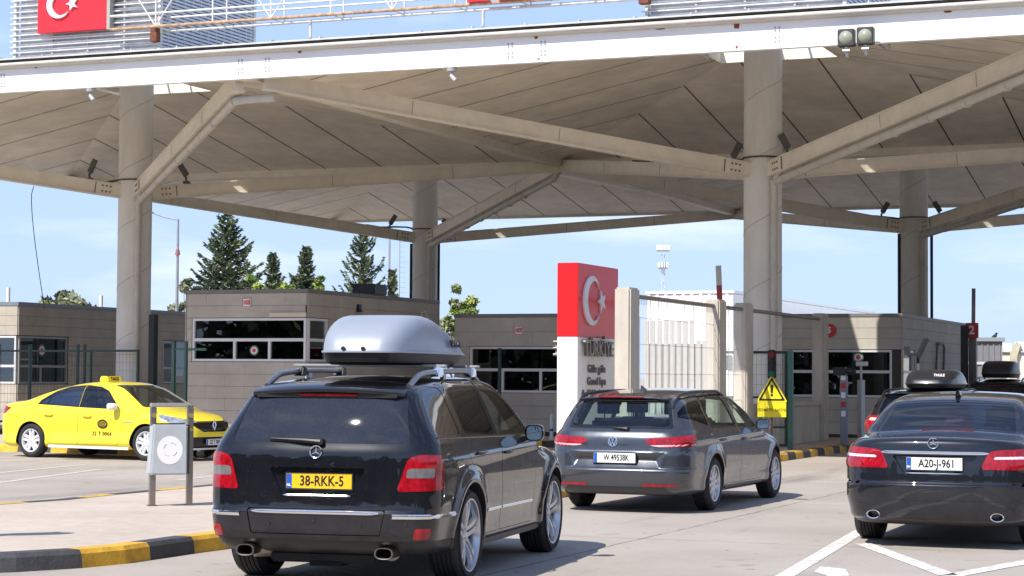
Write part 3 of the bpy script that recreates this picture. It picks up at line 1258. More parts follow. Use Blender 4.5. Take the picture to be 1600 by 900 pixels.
    for sgn in (1, -1):
        b = MB()
        vs = []
        for i in range(15):
            u = i / 14
            if u < .55:
                x = .60 + .28 * u / .55
                y = c.surf_y(x, .555)
                nx = (0, -1)
            else:
                y = -.80 + .36 * (u - .55) / .45
                x = c.surf_x(y, .555)
                y2 = y
            vs += [(sgn * x, y - .008 if u < .55 else y, .538), (sgn * (x + (.004 if u < .55 else .010)), y - (.010 if u < .55 else .001), .555), (sgn * x, y - .008 if u < .55 else y, .572), (sgn * (x - .03), y + .03, .555)]
        fs = []
        for i in range(14):
            for k in range(4):
                fs.append((i * 4 + k, i * 4 + (k + 1) % 4, i * 4 + 4 + (k + 1) % 4, i * 4 + 4 + k))
        b.add(vs, fs)
        b.build('bumper_strip', M_chrome, bo, smooth=True, angle=50)
        oval_tip(c, sgn * .545, -.985, .285, .070, .042, .24, mat('exhaust_tip_dull', (.22, .20, .18), .3, 1.0), .75)
        b = MB()
        b.cyl((sgn * .55, -.78, .30), (sgn * .30, -.60, .30), .085, seg=18)
        b.build('silencer', mat('exhaust_steel', (.30, .27, .22), .45, .8, var=.2), root, smooth=True)
    b = MB()
    b.box(-.42, .42, -.78, -.30, .185, .265)
    b.box(-.12, .16, -.80, -.5, .16, .19)
    b.build('underbody_tray', M_liner, root, bevel=.02)
    for x, z in ((-.36, .485), (0, .515), (.36, .49), (.70, .50), (-.72, .50)):
        b = MB()
        y = c.surf_y(x, z)
        b.cyl((x, y - .003, z), (x, y + .004, z), .012, seg=12)
        b.build('parking_sensor', M_gblack, bo)
    c.wheels(.36, .287, .26, .935, dict(n=5, twin=.15, gap0=.03, dish=.045, w=(.050, .042)), M_alloy)
    return c
def ring_emblem(parent, loc, r, m, marks, tilt=0.0, front=False):
    """round badge with bars given as (x0, z0, x1, z1) in units of r"""
    b = MB()
    b.lathe([(r * .86, -.004), (r * .86, .003), (r, .004), (r, -.004), (r * .86, -.004)], axis=1, seg=30)
    for x0, z0, x1, z1 in marks:
        b.beam((x0 * r, -.003, z0 * r), (x1 * r, -.003, z1 * r), .006, r * .13, up=(0, 1, 0)) if False else b.beam((x0 * r, -.003, z0 * r), (x1 * r, -.003, z1 * r), r * .14, .006, up=(0, 1, 0))
    o = b.build('badge', m, parent)
    o.location = loc
    o.rotation_euler = (tilt, 0, math.pi if front else 0)
    return o


# ------------------------------------------------- 2: grey estate car
def build_estate(name, label, loc, heading, paint, kind='near', step=.03, plate=None):
    sp = dict(wb=2.786, y0=-1.12, y1=3.62, ztop=1.47, zb=.20, zo=.52, ina=.45, inb=.7, zw=.325, Ra=.365, flare=.014,
              crown=.05, bowr=.13, bowf=.22, kr=.24, kf=.34, bowp=2.8,
              top=[(-1.2, 1.33), (-.80, 1.365), (-.4, 1.405), (.3, 1.445), (1.0, 1.458), (1.4, 1.435), (1.75, 1.30), (2.30, .985), (2.5, .95), (2.95, .89), (3.35, .78), (3.7, .64)],
              rear=[(.05, -.85), (.2, -.97), (.31, -1.06), (.45, -1.09), (.505, -1.092), (.53, -1.065), (.70, -1.055), (.73, -1.04), (.86, -1.02), (.94, -.985), (1.0, -.93), (1.15, -.845), (1.29, -.765), (1.37, -.71), (1.6, -.55)],
              front=[(.1, 3.3), (.25, 3.52), (.45, 3.6), (.62, 3.58), (.78, 3.45), (1.2, 3.0)],
              half=[(.05, .78), (.18, .84), (.3, .893), (.5, .912), (.72, .912), (.86, .908), (.91, .895), (.97, .865), (1.15, .775), (1.32, .68), (1.42, .60), (1.7, .45)],
              plan=[(-1.2, .13), (-1.0, .065), (-.7, .03), (-.3, .008), (0, 0), (2.5, 0), (2.9, .02), (3.3, .08), (3.7, .22)],
              ktop=[(-1.2, .09), (-.4, .12), (1.4, .12), (2.0, .09), (2.5, .10), (3.7, .14)],
              crease=[(.875, .012, .03), (.40, -.014, .07)])
    sp['carve_rear'] = [lambda x, y, z: .055 * np.clip((-sd(x, z, [(-.1, .716), (.60, .716), (.545, .525), (-.1, .525)]) - .004) / .085, 0, 1) * (y < 0)]
    c = Car(name, label, sp, loc, heading, paint, step)
    if kind == 'near':
        c.mcabin = M_cabin_light
    root = c.root
    c.arches()
    rg = rnd([(-.665, .985), (.665, .985), (.565, 1.315), (-.565, 1.315)], .05)
    g_rear, seg = c.take(rear_f(c.S, rg))
    edge_in = None
    if seg:
        c.inner.append((jamb(seg, .03), 0))
    r_in, rseg = None, None
    ws, wseg = c.take(front_f(c.S, rnd([(-.70, 1.0), (.70, 1.0), (.56, 1.385), (-.56, 1.385)], .06)))
    sunroof = None
    for sgn in (1, -1):
        if kind == 'near':
            lp = rnd([(.345, .852), (.41, .878), (.75, .898), (1.12, .925), (1.10, .79), (.60, .772), (.43, .79)], .03)
        else:
            lp = rnd([(.42, .80), (.50, .98), (.80, .99), (1.15, .98), (1.15, .74), (.60, .72)], .03)
        li, lseg = c.take(rear_f(c.S, lp, sgn, wrap=-.93))
        if li is not None:
            li = li.offset(.003)
            if kind == 'near':
                band = [(.40, .797), (1.2, .824), (1.2, .806), (.5, .778)]
            else:
                band = [(.50, .90), (.86, .91), (.86, .955), (.52, .945)]
            cl, li2, _ = li.clip(rear_f(li, rnd(band, .004), sgn, wrap=-.93))
            o = surf_obj('tail_lamp', [(li2, 0), (jamb(lseg, .02), 1)], [M_red, M_gblack], root)
            if cl is not None:
                surf_obj('lamp_band', [(cl.offset(.001), 0)], [mat('lamp_pale_band', (.75, .45, .45), .15, coat=1)], o)
        rf, _ = c.take(rear_f(c.S, rnd([(.345, .318), (.80, .325), (.80, .352), (.335, .352)], .008), sgn, wrap=-1.0))
        if rf is not None:
            surf_obj('reflector', [(rf.offset(.003), 0)], [M_red], root)
    bump = [(-1.5, .05), (1.5, .05), (1.5, .775), (.72, .765), (.66, .60), (.50, .50), (-.50, .50), (-.66, .60), (-.72, .765), (-1.5, .775)]
    bi, bseg = c.take(rear_f(c.S, bump, wrap=-.93) - .002)
    skirt, bi, _ = bi.clip(np.where(bi.V[:, 1] < -.7, np.maximum(bi.V[:, 2] - .315, np.abs(bi.V[:, 0]) - .60 - (.315 - bi.V[:, 2])), 9))
    bo = surf_obj('rear_bumper', [(bi, 0), (jamb(bseg, .02), 0)], [paint], root)
    if skirt is not None:
        surf_obj('bumper_skirt', [(skirt.offset(-.012), 0)], [mat('grey_diffuser', (.045, .048, .052), .5)], bo)
    tg = rnd([(-.50, .506), (.50, .506), (.655, .60), (.715, .75), (.72, .93), (.70, 1.0), (.60, 1.34), (-.60, 1.34), (-.70, 1.0), (-.72, .93), (-.715, .75), (-.655, .60)], .02)
    ti, tseg = c.take(rear_f(c.S, tg) - .002)
    pcs = [(ti, 0)]
    if rseg:
        pcs.append((jamb(rseg, .035), 0))
    if tseg:
        pcs.append((jamb(tseg, .02), 0))
    if r_in is not None:
        lo = r_in.offset(-.03)
        pcs.append((lo, 0))
    tgo = surf_obj('tailgate', pcs, [paint], root)
    gm = glass('estate_rear_glass', (.80, .95, .93), .98, 0.0, 1.42) if kind == 'near' else G_dark
    rwp = g_rear.offset(-.004)
    fr = rear_f(rwp, rnd([(-.615, 1.015), (.615, 1.015), (.525, 1.29), (-.525, 1.29)], .05))
    rin, rborder, _ = rwp.clip(fr)
    rw = surf_obj('rear_window', [(rin, 0), (rborder, 1)], [gm, mat('window_frit', (.012, .014, .016), .06, coat=.4)], tgo)
    surf_obj('windscreen', [(ws.offset(-.005), 0)], [G_car], root)
    fd = [(1.12, .30), (2.10, .30), (2.18, .60), (2.16, .98), (1.80, 1.235), (1.55, 1.355), (1.25, 1.395), (1.08, 1.40)]
    rd = [(1.112, .30), (.46, .30), (.40, .50), (.30, .68), (.08, .80), (-.02, .95), (.0, 1.2), (.06, 1.37), (.4, 1.40), (1.072, 1.402)]
    gf = rnd([(1.17, .985), (2.07, .965), (1.74, 1.225), (1.50, 1.325), (1.22, 1.360), (1.15, 1.362)], .03)
    gr = rnd([(.06, 1.005), (1.06, .985), (1.04, 1.362), (.45, 1.358), (.10, 1.325)], .03)
    trf = [(1.10, .972), (2.15, .948), (1.77, 1.25), (1.52, 1.348), (1.24, 1.382), (1.08, 1.384)]
    trr = [(-.2, .99), (1.118, .972), (1.10, 1.384), (.3, 1.38), (-.2, 1.33)]
    for side in (1, -1):
        q, qs = c.take(side_f(c.S, rnd([(-.80, 1.125), (-.06, 1.01), (-.03, 1.315), (-.35, 1.30), (-.60, 1.25)], .035), side))
        c.door(rd, side, 'rear_door', [gr], G_car, trim=trr, handle=(.30, .835))
        if q is not None:
            surf_obj('window', [(q.offset(-.003), 0)], [G_dark], root)
        c.door(fd, side, 'front_door', [gf], G_car, trim=trf, handle=(1.28, .822))
        make_mirror(root, side * 1.0, 1.80, 1.0, side, paint, (.19, .11, .14))
        side_strip(c, .44, 2.18, .262, .262, .03, side, M_black, 'sill_trim')
        roof_rail(c, side, .60, -.72, 1.30, .045, M_black, .016, solid=True)
    c.finish(.55)
    c.floor(.42, -.9, 2.7, .74)
    b = MB()
    b.box(-.74, .74, 2.05, 2.4, .45, .96)
    b.build('dashboard', M_cabin, root, bevel=.06)
    make_seat(root, -.38, 1.0, .42)
    make_seat(root, .38, 1.0, .42)
    make_seat(root, 0, .05, .42, bench=1.3)
    b = MB()
    b.box(-.62, .62, -.80, -.10, .88, .90)
    b.build('parcel_shelf', M_cabin, root, bevel=.006)
    wiper(c, .12 if kind == 'near' else .05, -.06 if kind == 'near' else -.3, .985, .992, rw)
    # lip of the roof over the window with the lamp strip
    sw = MB()
    vs, n = [], 16
    for i in range(n + 1):
        x = -.54 + 1.08 * i / n
        e = abs(x / .54)
        zt = c.surf_z(x, -.52) + .003
        vs += [(x, -.50, zt), (x, -.775 + .07 * e ** 3, 1.366 - .024 * e ** 2), (x, -.785 + .07 * e ** 3, 1.352 - .024 * e ** 2), (x, -.70, 1.325 - .03 * e ** 2), (x, -.52, 1.34 - .03 * e ** 2)]
    fs = []
    for i in range(n):
        for k in range(5):
            fs.append((i * 5 + k, i * 5 + (k + 1) % 5, i * 5 + 5 + (k + 1) % 5, i * 5 + 5 + k))
    fs += [tuple(range(5)), tuple(range(n * 5, n * 5 + 5))]
    sw.add(vs, fs)
    so = sw.build('roof_spoiler', paint, tgo, smooth=True, angle=30)
    b = MB()
    b.box(-.30, .26, -.790, -.775, 1.345, 1.358)
    if kind == 'near':
        b.build('high_brake_lamp', M_red, so, bevel=.003)
    rear_strip(c, -.56, .54, .724, .012, M_chrome, 'tailgate_strip', .003, parent=tgo)
    y = c.surf_y(-.03, .832)
    if kind == 'near':
        ring_emblem(tgo, (-.035, y - .008, .835), .058, M_chrome, [(-.36, .80, 0, .10), (.36, .80, 0, .10), (-.74, .42, -.34, -.74), (.74, .42, .34, -.74), (-.34, -.74, 0, -.06), (.34, -.74, 0, -.06)], -.12)
        place_text('badge_lettering', 'TDI', .03, M_chrome, tgo, (.44, c.surf_y(.44, .745) - .004, .748), (1, 0, 0), (0, 0, 1), depth=.002)
    else:
        ring_emblem(tgo, (0, y - .008, .86), .05, M_chrome, [], -.12)
    if plate:
        make_plate(tgo, (-.008, c.surf_y(0, .645) - .036, .645), .52, .118, plate[0], M_pltw, extra=plate[1], size=.10, sx=.70)
    c.wheels(.325, .222, .215, .905, dict(n=10, dish=.018, w=(.055, .050)) if kind == 'near' else dict(n=5, twin=.12, gap0=.02, dish=.02, w=(.05, .04)), M_alloy)
    # shark-fin aerial
    z = c.surf_z(0, -.15)
    b = MB()
    b.add([(-.03, -.05, z - .01), (.03, -.05, z - .01), (.012, -.10, z + .07), (-.012, -.10, z + .07), (-.03, .12, z - .01), (.03, .12, z - .01)], [(0, 1, 2, 3), (0, 3, 4), (1, 5, 2), (3, 2, 5, 4), (0, 4, 5, 1)])
    b.build('aerial', paint, root, bevel=.006)
    return c


# ------------------------------------------------- 3: dark saloon
def build_saloon(name, label, loc, heading, paint, step=.028):
    sp = dict(wb=2.874, y0=-1.18, y1=3.72, ztop=1.48, zb=.215, zo=.52, ina=.5, inb=.7, zw=.33, Ra=.375, flare=.016,
              crown=.036, bowr=.17, bowf=.25, kr=.23, kf=.36, bowp=2.6,
              top=[(-1.25, 1.035), (-1.05, 1.047), (-.7, 1.066), (-.38, 1.092), (-.1, 1.205), (.28, 1.378), (.55, 1.435), (.9, 1.462), (1.3, 1.468), (1.65, 1.44), (2.0, 1.315), (2.62, .985), (2.8, .945), (3.3, .84), (3.8, .66)],
              rear=[(.05, -.95), (.2, -1.03), (.28, -1.10), (.44, -1.155), (.598, -1.170), (.614, -1.132), (.70, -1.125), (.88, -1.105), (.96, -1.092), (1.02, -1.07), (1.06, -1.03), (1.12, -.95), (1.4, -.8)],
              front=[(.1, 3.4), (.25, 3.62), (.45, 3.7), (.62, 3.68), (.78, 3.5), (1.2, 3.0)],
              half=[(.05, .80), (.2, .855), (.33, .905), (.5, .925), (.75, .925), (.86, .918), (.93, .895), (1.0, .862), (1.08, .82), (1.25, .74), (1.40, .66), (1.47, .61), (1.7, .48)],
              plan=[(-1.3, .15), (-1.05, .075), (-.8, .04), (-.4, .012), (0, 0), (2.6, 0), (3.0, .02), (3.4, .08), (3.8, .22)],
              ktop=[(-1.3, .045), (-.45, .08), (.1, .09), (1.4, .10), (2.2, .09), (2.7, .10), (3.8, .14)],
              crease=[(.83, .012, .04), (.40, -.012, .08)])
    c = Car(name, label, sp, loc, heading, paint, step)
    root = c.root
    c.arches()
    # back window on the sloping screen
    def scr_f(S, poly):
        f = sd(S.V[:, 0], S.V[:, 1], poly)
        return np.where((S.N[:, 2] > .45) & (S.V[:, 2] > 1.0), f, 9.0)
    g_rear, seg = c.take(scr_f(c.S, rnd([(-.70, -.36), (.705, -.36), (.605, .30), (-.605, .30)], .07)))
    if seg:
        c.inner.append((jamb(seg, .03), 0))
    ws, wseg = c.take(front_f(c.S, rnd([(-.72, 1.0), (.72, 1.0), (.575, 1.41), (-.575, 1.41)], .06)))
    rec = rnd([(-.395, .876), (.40, .876), (.275, .702), (-.285, .702)], .02)
    r_in, rseg = c.take(rear_f(c.S, rec))
    for sgn in (1, -1):
        lp = rnd([(.425, .752), (.498, .918), (.62, .935), (1.10, .955), (1.12, .75)], .035)
        li, lseg = c.take(rear_f(c.S, lp, sgn, wrap=-.95))
        if li is not None:
            li = li.offset(.004)
            cl, li2, _ = li.clip(rear_f(li, rnd([(.535, .848), (.56, .872), (1.2, .885), (1.2, .855)], .008), sgn, wrap=-.95))
            o = surf_obj('tail_lamp', [(li2, 0), (jamb(lseg, .02), 1)], [M_red, M_gblack], root)
            if cl is not None:
                surf_obj('lamp_band', [(cl.offset(.001), 0)], [mat('lamp_white_band', (.8, .72, .74), .15, coat=1, metal=.2)], o)
    bump = [(-1.5, .1), (1.5, .1), (1.5, .74), (.60, .745), (.525, .635), (-.525, .635), (-.60, .745), (-1.5, .74)]
    bi, bseg = c.take(rear_f(c.S, bump, wrap=-.97) - .002)
    skirt, bi, _ = bi.clip(bi.V[:, 2] - .262)
    bo = surf_obj('rear_bumper', [(bi, 0), (jamb(bseg, .02), 0)], [paint], root)
    if skirt is not None:
        surf_obj('bumper_skirt', [(skirt, 0)], [M_black], bo)
    # boot lid: rear face and deck
    tg = rnd([(-.52, .64), (.52, .64), (.60, .75), (.70, .93), (.74, 1.2), (-.74, 1.2), (-.70, .93), (-.60, .75)], .02)
    V = c.S.V
    fb = np.maximum(sd(V[:, 0], V[:, 2], tg), V[:, 1] + .40)
    fb = np.where((V[:, 1] < 0) & ((c.S.N[:, 1] < -.15) | (c.S.N[:, 2] > .5)), fb, 9)
    ti, tseg = c.take(fb - .002)
    pcs = [(ti, 0)]
    if rseg:
        pcs.append((jamb(rseg, .045), 0))
    if tseg:
        pcs.append((jamb(tseg, .02), 0))
    if r_in is not None:
        pcs.append((r_in.offset(-.042), 0))
    tgo = surf_obj('boot_lid', pcs, [paint], root)
    g2 = g_rear.offset(-.004)
    rin, rb, _ = g2.clip(scr_f(g2, rnd([(-.655, -.325), (.665, -.325), (.575, .27), (-.575, .27)], .07)))
    surf_obj('rear_window', [(rin, 0), (rb, 1)], [glass('saloon_rear_glass', (.10, .13, .22), .5, 0.0, 1.6), mat('window_frit', (.012, .014, .016), .06, coat=.4)], root)
    surf_obj('windscreen', [(ws.offset(-.005), 0)], [G_car], root)
    fd = [(1.22, .32), (2.25, .32), (2.32, .60), (2.30, .985), (1.98, 1.225), (1.75, 1.345), (1.45, 1.395), (1.20, 1.405)]
    rd = [(1.212, .32), (.50, .32), (.43, .52), (.33, .70), (.10, .84), (.02, 1.0), (.20, 1.20), (.45, 1.34), (.75, 1.395), (1.192, 1.405)]
    gf = rnd([(1.28, 1.01), (2.2, .985), (1.92, 1.21), (1.70, 1.315), (1.42, 1.360), (1.26, 1.365)], .03)
    gr = rnd([(.13, 1.03), (1.17, 1.012), (1.15, 1.365), (.8, 1.355), (.52, 1.31), (.30, 1.20)], .03)
    for side in (1, -1):
        c.door(rd, side, 'rear_door', [gr], G_dark, handle=(.35, .86))
        c.door(fd, side, 'front_door', [gf], G_car, handle=(1.40, .85))
        make_mirror(root, side * 1.0, 1.98, 1.02, side, paint, (.19, .11, .13))
    c.finish(.55)
    c.floor(.42, -.5, 2.8, .74)
    b = MB()
    b.box(-.74, .74, 2.3, 2.6, .45, .98)
    b.build('dashboard', M_cabin, root, bevel=.06)
    make_seat(root, -.38, 1.25, .40)
    make_seat(root, .38, 1.25, .40)
    make_seat(root, 0, .42, .40, bench=1.3)
    b = MB()
    b.box(-.62, .62, -.36, .28, 1.0, 1.02)
    b.build('parcel_shelf', M_cabin, root, bevel=.006)
    b = MB()
    b.box(-.24, .26, -.345, -.33, 1.088, 1.102)
    b.build('high_brake_lamp', mat('brake_lamp_dull', (.16, .012, .018), .3), root)
    rear_strip(c, -.50, .50, .902, .026, M_chrome, 'boot_strip', .006, parent=tgo, n=30)
    star_emblem(tgo, (-.01, c.surf_y(0, .985) - .010, .990), .052, M_chrome, -.22)
    make_plate(tgo, (0, c.surf_y(0, .798) + .022, .798), .52, .118, 'A20-J-961', M_pltw, size=.105, sx=.80, extra=[('BIH', -.2375, -.03, .022, M_pltw)])
    rear_strip(c, -.27, .27, .708, .012, M_chrome, 'plate_strip', .002, parent=tgo)
    for sgn in (1, -1):
        oval_tip(c, sgn * .575, -1.09, .312, .062, .040, .25, M_chrome, 1.0)
        b = MB()
        b.cyl((sgn * .56, -.9, .30), (sgn * .40, -.70, .30), .075, seg=18)
        b.build('silencer', mat('exhaust_steel', (.30, .27, .22), .45, .8, var=.2), root, smooth=True)
    rear_strip(c, -.80, .80, .462, .008, paint, 'bumper_crease', .003, parent=bo, n=40)
    for x in (-.42, .08, .45):
        b = MB()
        y = c.surf_y(x, .50)
        b.cyl((x, y - .003, .50), (x, y + .004, .50), .012, seg=12)
        b.build('parking_sensor', M_gblack, bo)
    z = c.surf_z(0, .50)
    b = MB()
    b.add([(-.03, .42, z - .01), (.03, .42, z - .01), (.012, .37, z + .06), (-.012, .37, z + .06), (-.03, .58, z - .005), (.03, .58, z - .005)], [(0, 1, 2, 3), (0, 3, 4), (1, 5, 2), (3, 2, 5, 4), (0, 4, 5, 1)])
    b.build('aerial', paint, root, bevel=.006)
    c.wheels(.33, .235, .245, .915, dict(n=5, twin=.13, gap0=.03, dish=.03, w=(.05, .045)), M_alloy)
    return c


# ------------------------------------------------- 4: yellow taxi
def build_taxi(name, label, loc, heading, paint, step=.032):
    sp = dict(wb=2.711, y0=-.98, y1=3.62, ztop=1.46, zb=.19, zo=.5, ina=.45, inb=.65, zw=.32, Ra=.36, flare=.012,
              crown=.055, bowr=.14, bowf=.24, kr=.26, kf=.30, bowp=2.6,
              top=[(-1.05, 1.03), (-.9, 1.05), (-.6, 1.075), (-.3, 1.115), (.1, 1.235), (.5, 1.345), (.9, 1.415), (1.25, 1.44), (1.6, 1.432), (1.9, 1.38), (2.2, 1.23), (2.72, .965), (2.9, .93), (3.25, .86), (3.5, .76), (3.7, .64)],
              rear=[(.05, -.78), (.2, -.88), (.35, -.96), (.55, -.97), (.75, -.945), (.98, -.93), (1.04, -.90), (1.2, -.8)],
              front=[(.05, 3.35), (.2, 3.53), (.35, 3.60), (.55, 3.605), (.72, 3.56), (.82, 3.46), (1.2, 3.1)],
              half=[(.05, .80), (.18, .845), (.32, .895), (.5, .905), (.75, .905), (.86, .89), (.93, .865), (1.0, .83), (1.2, .73), (1.36, .635), (1.43, .57), (1.7, .45)],
              plan=[(-1.1, .14), (-.85, .065), (-.6, .03), (-.2, .006), (0, 0), (2.5, 0), (2.85, .015), (3.2, .07), (3.7, .22)],
              ktop=[(-1.1, .08), (-.4, .10), (.3, .12), (1.5, .13), (2.2, .09), (2.7, .10), (3.7, .10)],
              crease=[(.845, .012, .035), (.50, -.020, .10), (.30, .012, .05)])
    c = Car(name, label, sp, loc, heading, paint, step)
    c.mcabin = M_cabin_light
    root = c.root
    c.arches()
    def scr_f(S, poly):
        f = sd(S.V[:, 0], S.V[:, 1], poly)
        return np.where((S.N[:, 2] > .45) & (S.V[:, 2] > 1.0), f, 9.0)
    g_rear, seg = c.take(scr_f(c.S, rnd([(-.64, -.22), (.64, -.22), (.54, .55), (-.54, .55)], .07)))
    if seg:
        c.inner.append((jamb(seg, .03), 0))
    ws, wseg = c.take(front_f(c.S, rnd([(-.745, .975), (.745, .975), (.575, 1.375), (-.575, 1.375)], .05)))
    if wseg:
        c.inner.append((jamb(wseg, .03), 0))
    surf_obj('rear_window', [(g_rear.offset(-.004), 0)], [G_dark], root)
    wso = surf_obj('windscreen', [(ws.offset(-.005), 0)], [G_car], root)
    for sgn in (1, -1):
        li, lseg = c.take(rear_f(c.S, rnd([(.35, .80), (.38, .90), (.80, .97), (1.12, .93), (1.0, .82)], .03), sgn, wrap=-.80))
        if li is not None:
            surf_obj('tail_lamp', [(li.offset(.003), 0), (jamb(lseg, .02), 1)], [M_red, M_gblack], root)
        # head lamp, C-shaped light below it
        hl, hseg = c.take(front_f(c.S, rnd([(.42, .70), (.43, .745), (.75, .80), (1.20, .85), (1.12, .745), (.80, .68), (.78, .60), (.70, .60), (.68, .69)], .02), sgn, wrap=3.30, ymin=2.6))
        if hl is not None:
            surf_obj('head_lamp', [(hl.offset(.003), 0), (jamb(hseg, .03), 1)], [mat('headlamp_glass', (.40, .42, .46), .1, metal=.5, coat=1, var=.5, scale=14), M_gblack], root)
        lg, lgs = c.take(front_f(c.S, rnd([(.56, .33), (.60, .44), (.66, .48), (.78, .42), (.78, .28), (.70, .25)], .02), sgn, wrap=3.36))
        if lg is not None:
            surf_obj('fog_lamp_surround', [(lg.offset(.002), 0)], [mat('white_trim', (.75, .75, .75), .3, coat=.5)], root)
    gr_, gs = c.take(front_f(c.S, rnd([(-.62, .735), (-.40, .725), (.40, .725), (.62, .735), (.50, .62), (.33, .53), (-.33, .53), (-.50, .62)], .03)))
    go = None
    if gr_ is not None:
        go = surf_obj('grille', [(gr_.offset(-.02), 0), (jamb(gs, .03), 0)], [M_gblack], root)
        for z in (.565, .60, .635, .67, .70):
            w_ = .33 + (z - .53) * .9
            rear_strip(c, -w_, w_, z, .010, M_chrome if z > .69 else M_black, 'grille_bar', -.010, parent=go, n=16, front=True)
    lo, los = c.take(front_f(c.S, rnd([(-.56, .44), (.56, .44), (.66, .28), (.60, .225), (-.60, .225), (-.66, .28)], .03)))
    if lo is not None:
        o = surf_obj('lower_intake', [(lo.offset(-.03), 0), (jamb(los, .04), 0)], [M_black], root)
        rear_strip(c, -.62, .62, .222, .03, mat('white_trim', (.75, .75, .75), .3, coat=.5), 'bumper_strip', .006, parent=o, n=16, front=True)
    # door skins
    fd = [(1.14, .27), (2.06, .27), (2.14, .5), (2.12, .93), (2.02, 1.03), (1.70, 1.26), (1.50, 1.345), (1.20, 1.375), (1.11, 1.378)]
    rd = [(1.132, .27), (.46, .27), (.40, .50), (.30, .66), (.10, .80), (.06, .98), (.16, 1.10), (.40, 1.25), (.70, 1.345), (1.10, 1.378)]
    gf = rnd([(1.20, .972), (2.02, .942), (1.95, 1.03), (1.66, 1.235), (1.46, 1.315), (1.18, 1.345)], .03)
    gr = rnd([(.36, 1.0), (1.10, .975), (1.09, 1.345), (.75, 1.318), (.50, 1.235), (.38, 1.16)], .03)
    trf = [(1.12, .955), (2.10, .925), (1.70, 1.262), (1.48, 1.338), (1.18, 1.366), (1.10, 1.366)]
    trr = [(.10, 1.0), (1.15, .955), (1.12, 1.368), (.70, 1.338), (.42, 1.245), (.16, 1.08)]
    gq = rnd([(.17, 1.02), (.33, 1.01), (.345, 1.15), (.27, 1.11)], .02)
    for side in (1, -1):
        d = c.door(rd, side, 'rear_door', [gr, gq], glass('taxi_rear_glass', (.40, .48, .52), .85, 0, 1.9), trim=trr, handle=(.44, .815))
        d2 = c.door(fd, side, 'front_door', [gf] if side < 0 else [gf], G_car if side < 0 else G_car, trim=trf, handle=(1.36, .795))
        make_mirror(root, side * .99, 1.98, .98, side, mat('white_mirror_shell', (.8, .8, .8), .25, coat=.6), (.20, .12, .13))
        side_strip(c, .42, 2.30, .235, .225, .07, side, mat('white_trim', (.75, .75, .75), .3, coat=.5), 'sill_trim', .010)
        side_strip(c, 2.18, 2.42, .70, .705, .018, side, M_chrome, 'wing_trim', .004)
        if side == 1:
            # company badge and number on the door
            xb = c.surf_x(1.70, .64) + .004
            yb = 1.72
            ink = mat('door_badge_ink', (.035, .022, .006), .5)
            for (r0, r1, z0) in ((.115, .085, 0),):
                b = MB()
                vs, fs = [], []
                n = 28
                for k in range(n):
                    a = 2 * math.pi * k / n
                    for rr in (r0, r1):
                        yy, zz = yb + 1.05 * rr * math.cos(a), .655 + rr * .75 * math.sin(a)
                        vs.append((c.surf_x(yy, zz) + .003, yy, zz))
                for k in range(n):
                    a, b2 = 2 * k, 2 * ((k + 1) % n)
                    fs.append((a, b2, b2 + 1, a + 1))
                b.add(vs, fs)
                for zz, ww in ((.715, .07), (.690, .10), (.665, .08), (.640, .10), (.615, .09), (.592, .06)):
                    x1, x2 = c.surf_x(yb - ww, zz) + .0035, c.surf_x(yb + ww, zz) + .0035
                    b.add([(x1, yb - ww, zz - .008), (x2, yb + ww, zz - .008), (x2, yb + ww, zz + .008), (x1, yb - ww, zz + .008)], [(0, 1, 2, 3)])
                # peaked roof of the badge
                b.add([(c.surf_x(yb, .70) + .006, yb - .11, .69), (c.surf_x(yb, .70) + .006, yb, .742), (c.surf_x(yb, .70) + .006, yb + .11, .69), (c.surf_x(yb, .70) + .006, yb, .715)], [(0, 1, 3), (1, 2, 3)])
                b.build('door_badge', ink, d2)
            place_text('door_lettering', '22 T 0066', .105, ink, d2, (c.surf_x(1.70, .47) + .008, 1.70, .475), (0, 1, 0), (0, 0, 1), depth=.001, bold=.0012, sx=.92, spacing=1.15)
    c.finish(.52)
    c.floor(.40, -.5, 2.6, .74)
    b = MB()
    b.box(-.74, .74, 2.2, 2.5, .45, .93)
    b.build('dashboard', M_cabin, root, bevel=.06)
    make_seat(root, -.38, 1.15, .38)
    make_seat(root, .38, 1.15, .38)
    make_seat(root, 0, .35, .38, bench=1.3)
    # roof sign
    z = c.surf_z(0, 1.15)
    b = MB()
    b.prism([(1.05, z - .01), (1.27, z - .01), (1.24, z + .10), (1.08, z + .10)], 0, -.21, .21)
    ts = b.build('taxi_roof_sign', paint, root, bevel=.015)
    place_text('taxi_lettering', 'TAKSİ', .085, M_ink, ts, (0, 1.262, z + .045), (-1, 0, 0), (0, -.26, 1), depth=.001, bold=.002)
    place_text('taxi_lettering', 'TAKSİ', .085, M_ink, ts, (0, 1.06, z + .045), (1, 0, 0), (0, .26, 1), depth=.001, bold=.002)
    # front badge: upright lozenge
    if go:
        y = c.surf_y(0, .66, False)
        b = MB()
        for s in (0,):
            P = [(0, .115), (.062, 0), (0, -.115), (-.062, 0)]
            Q = [(0, .062), (.030, 0), (0, -.062), (-.030, 0)]
            vs = [(p[0], .012, p[1]) for p in P] + [(q[0], .012, q[1]) for q in Q] + [(p[0] * .55 + q[0] * .45, .028, p[1] * .55 + q[1] * .45) for p, q in zip(P, Q)]
            fs = []
            for k in range(4):
                j = (k + 1) % 4
                fs += [(k, j, 8 + j, 8 + k), (8 + k, 8 + j, 4 + j, 4 + k)]
            b.add(vs, fs)
        o = b.build('lozenge_badge', M_chrome, go)
        o.location = (0, y, .655)
    make_plate(root, (0, c.surf_y(0, .335, False) + .012, .345), .52, .112, '22 T 0066', M_pltw, facing=1, sx=.85)
    c.wheels(.32, .222, .205, .90, dict(n=5, twin=.22, gap0=.035, dish=.018, w=(.065, .055)), mat('alloy_rim_bright', (.78, .78, .79), .35, .4))
    return c
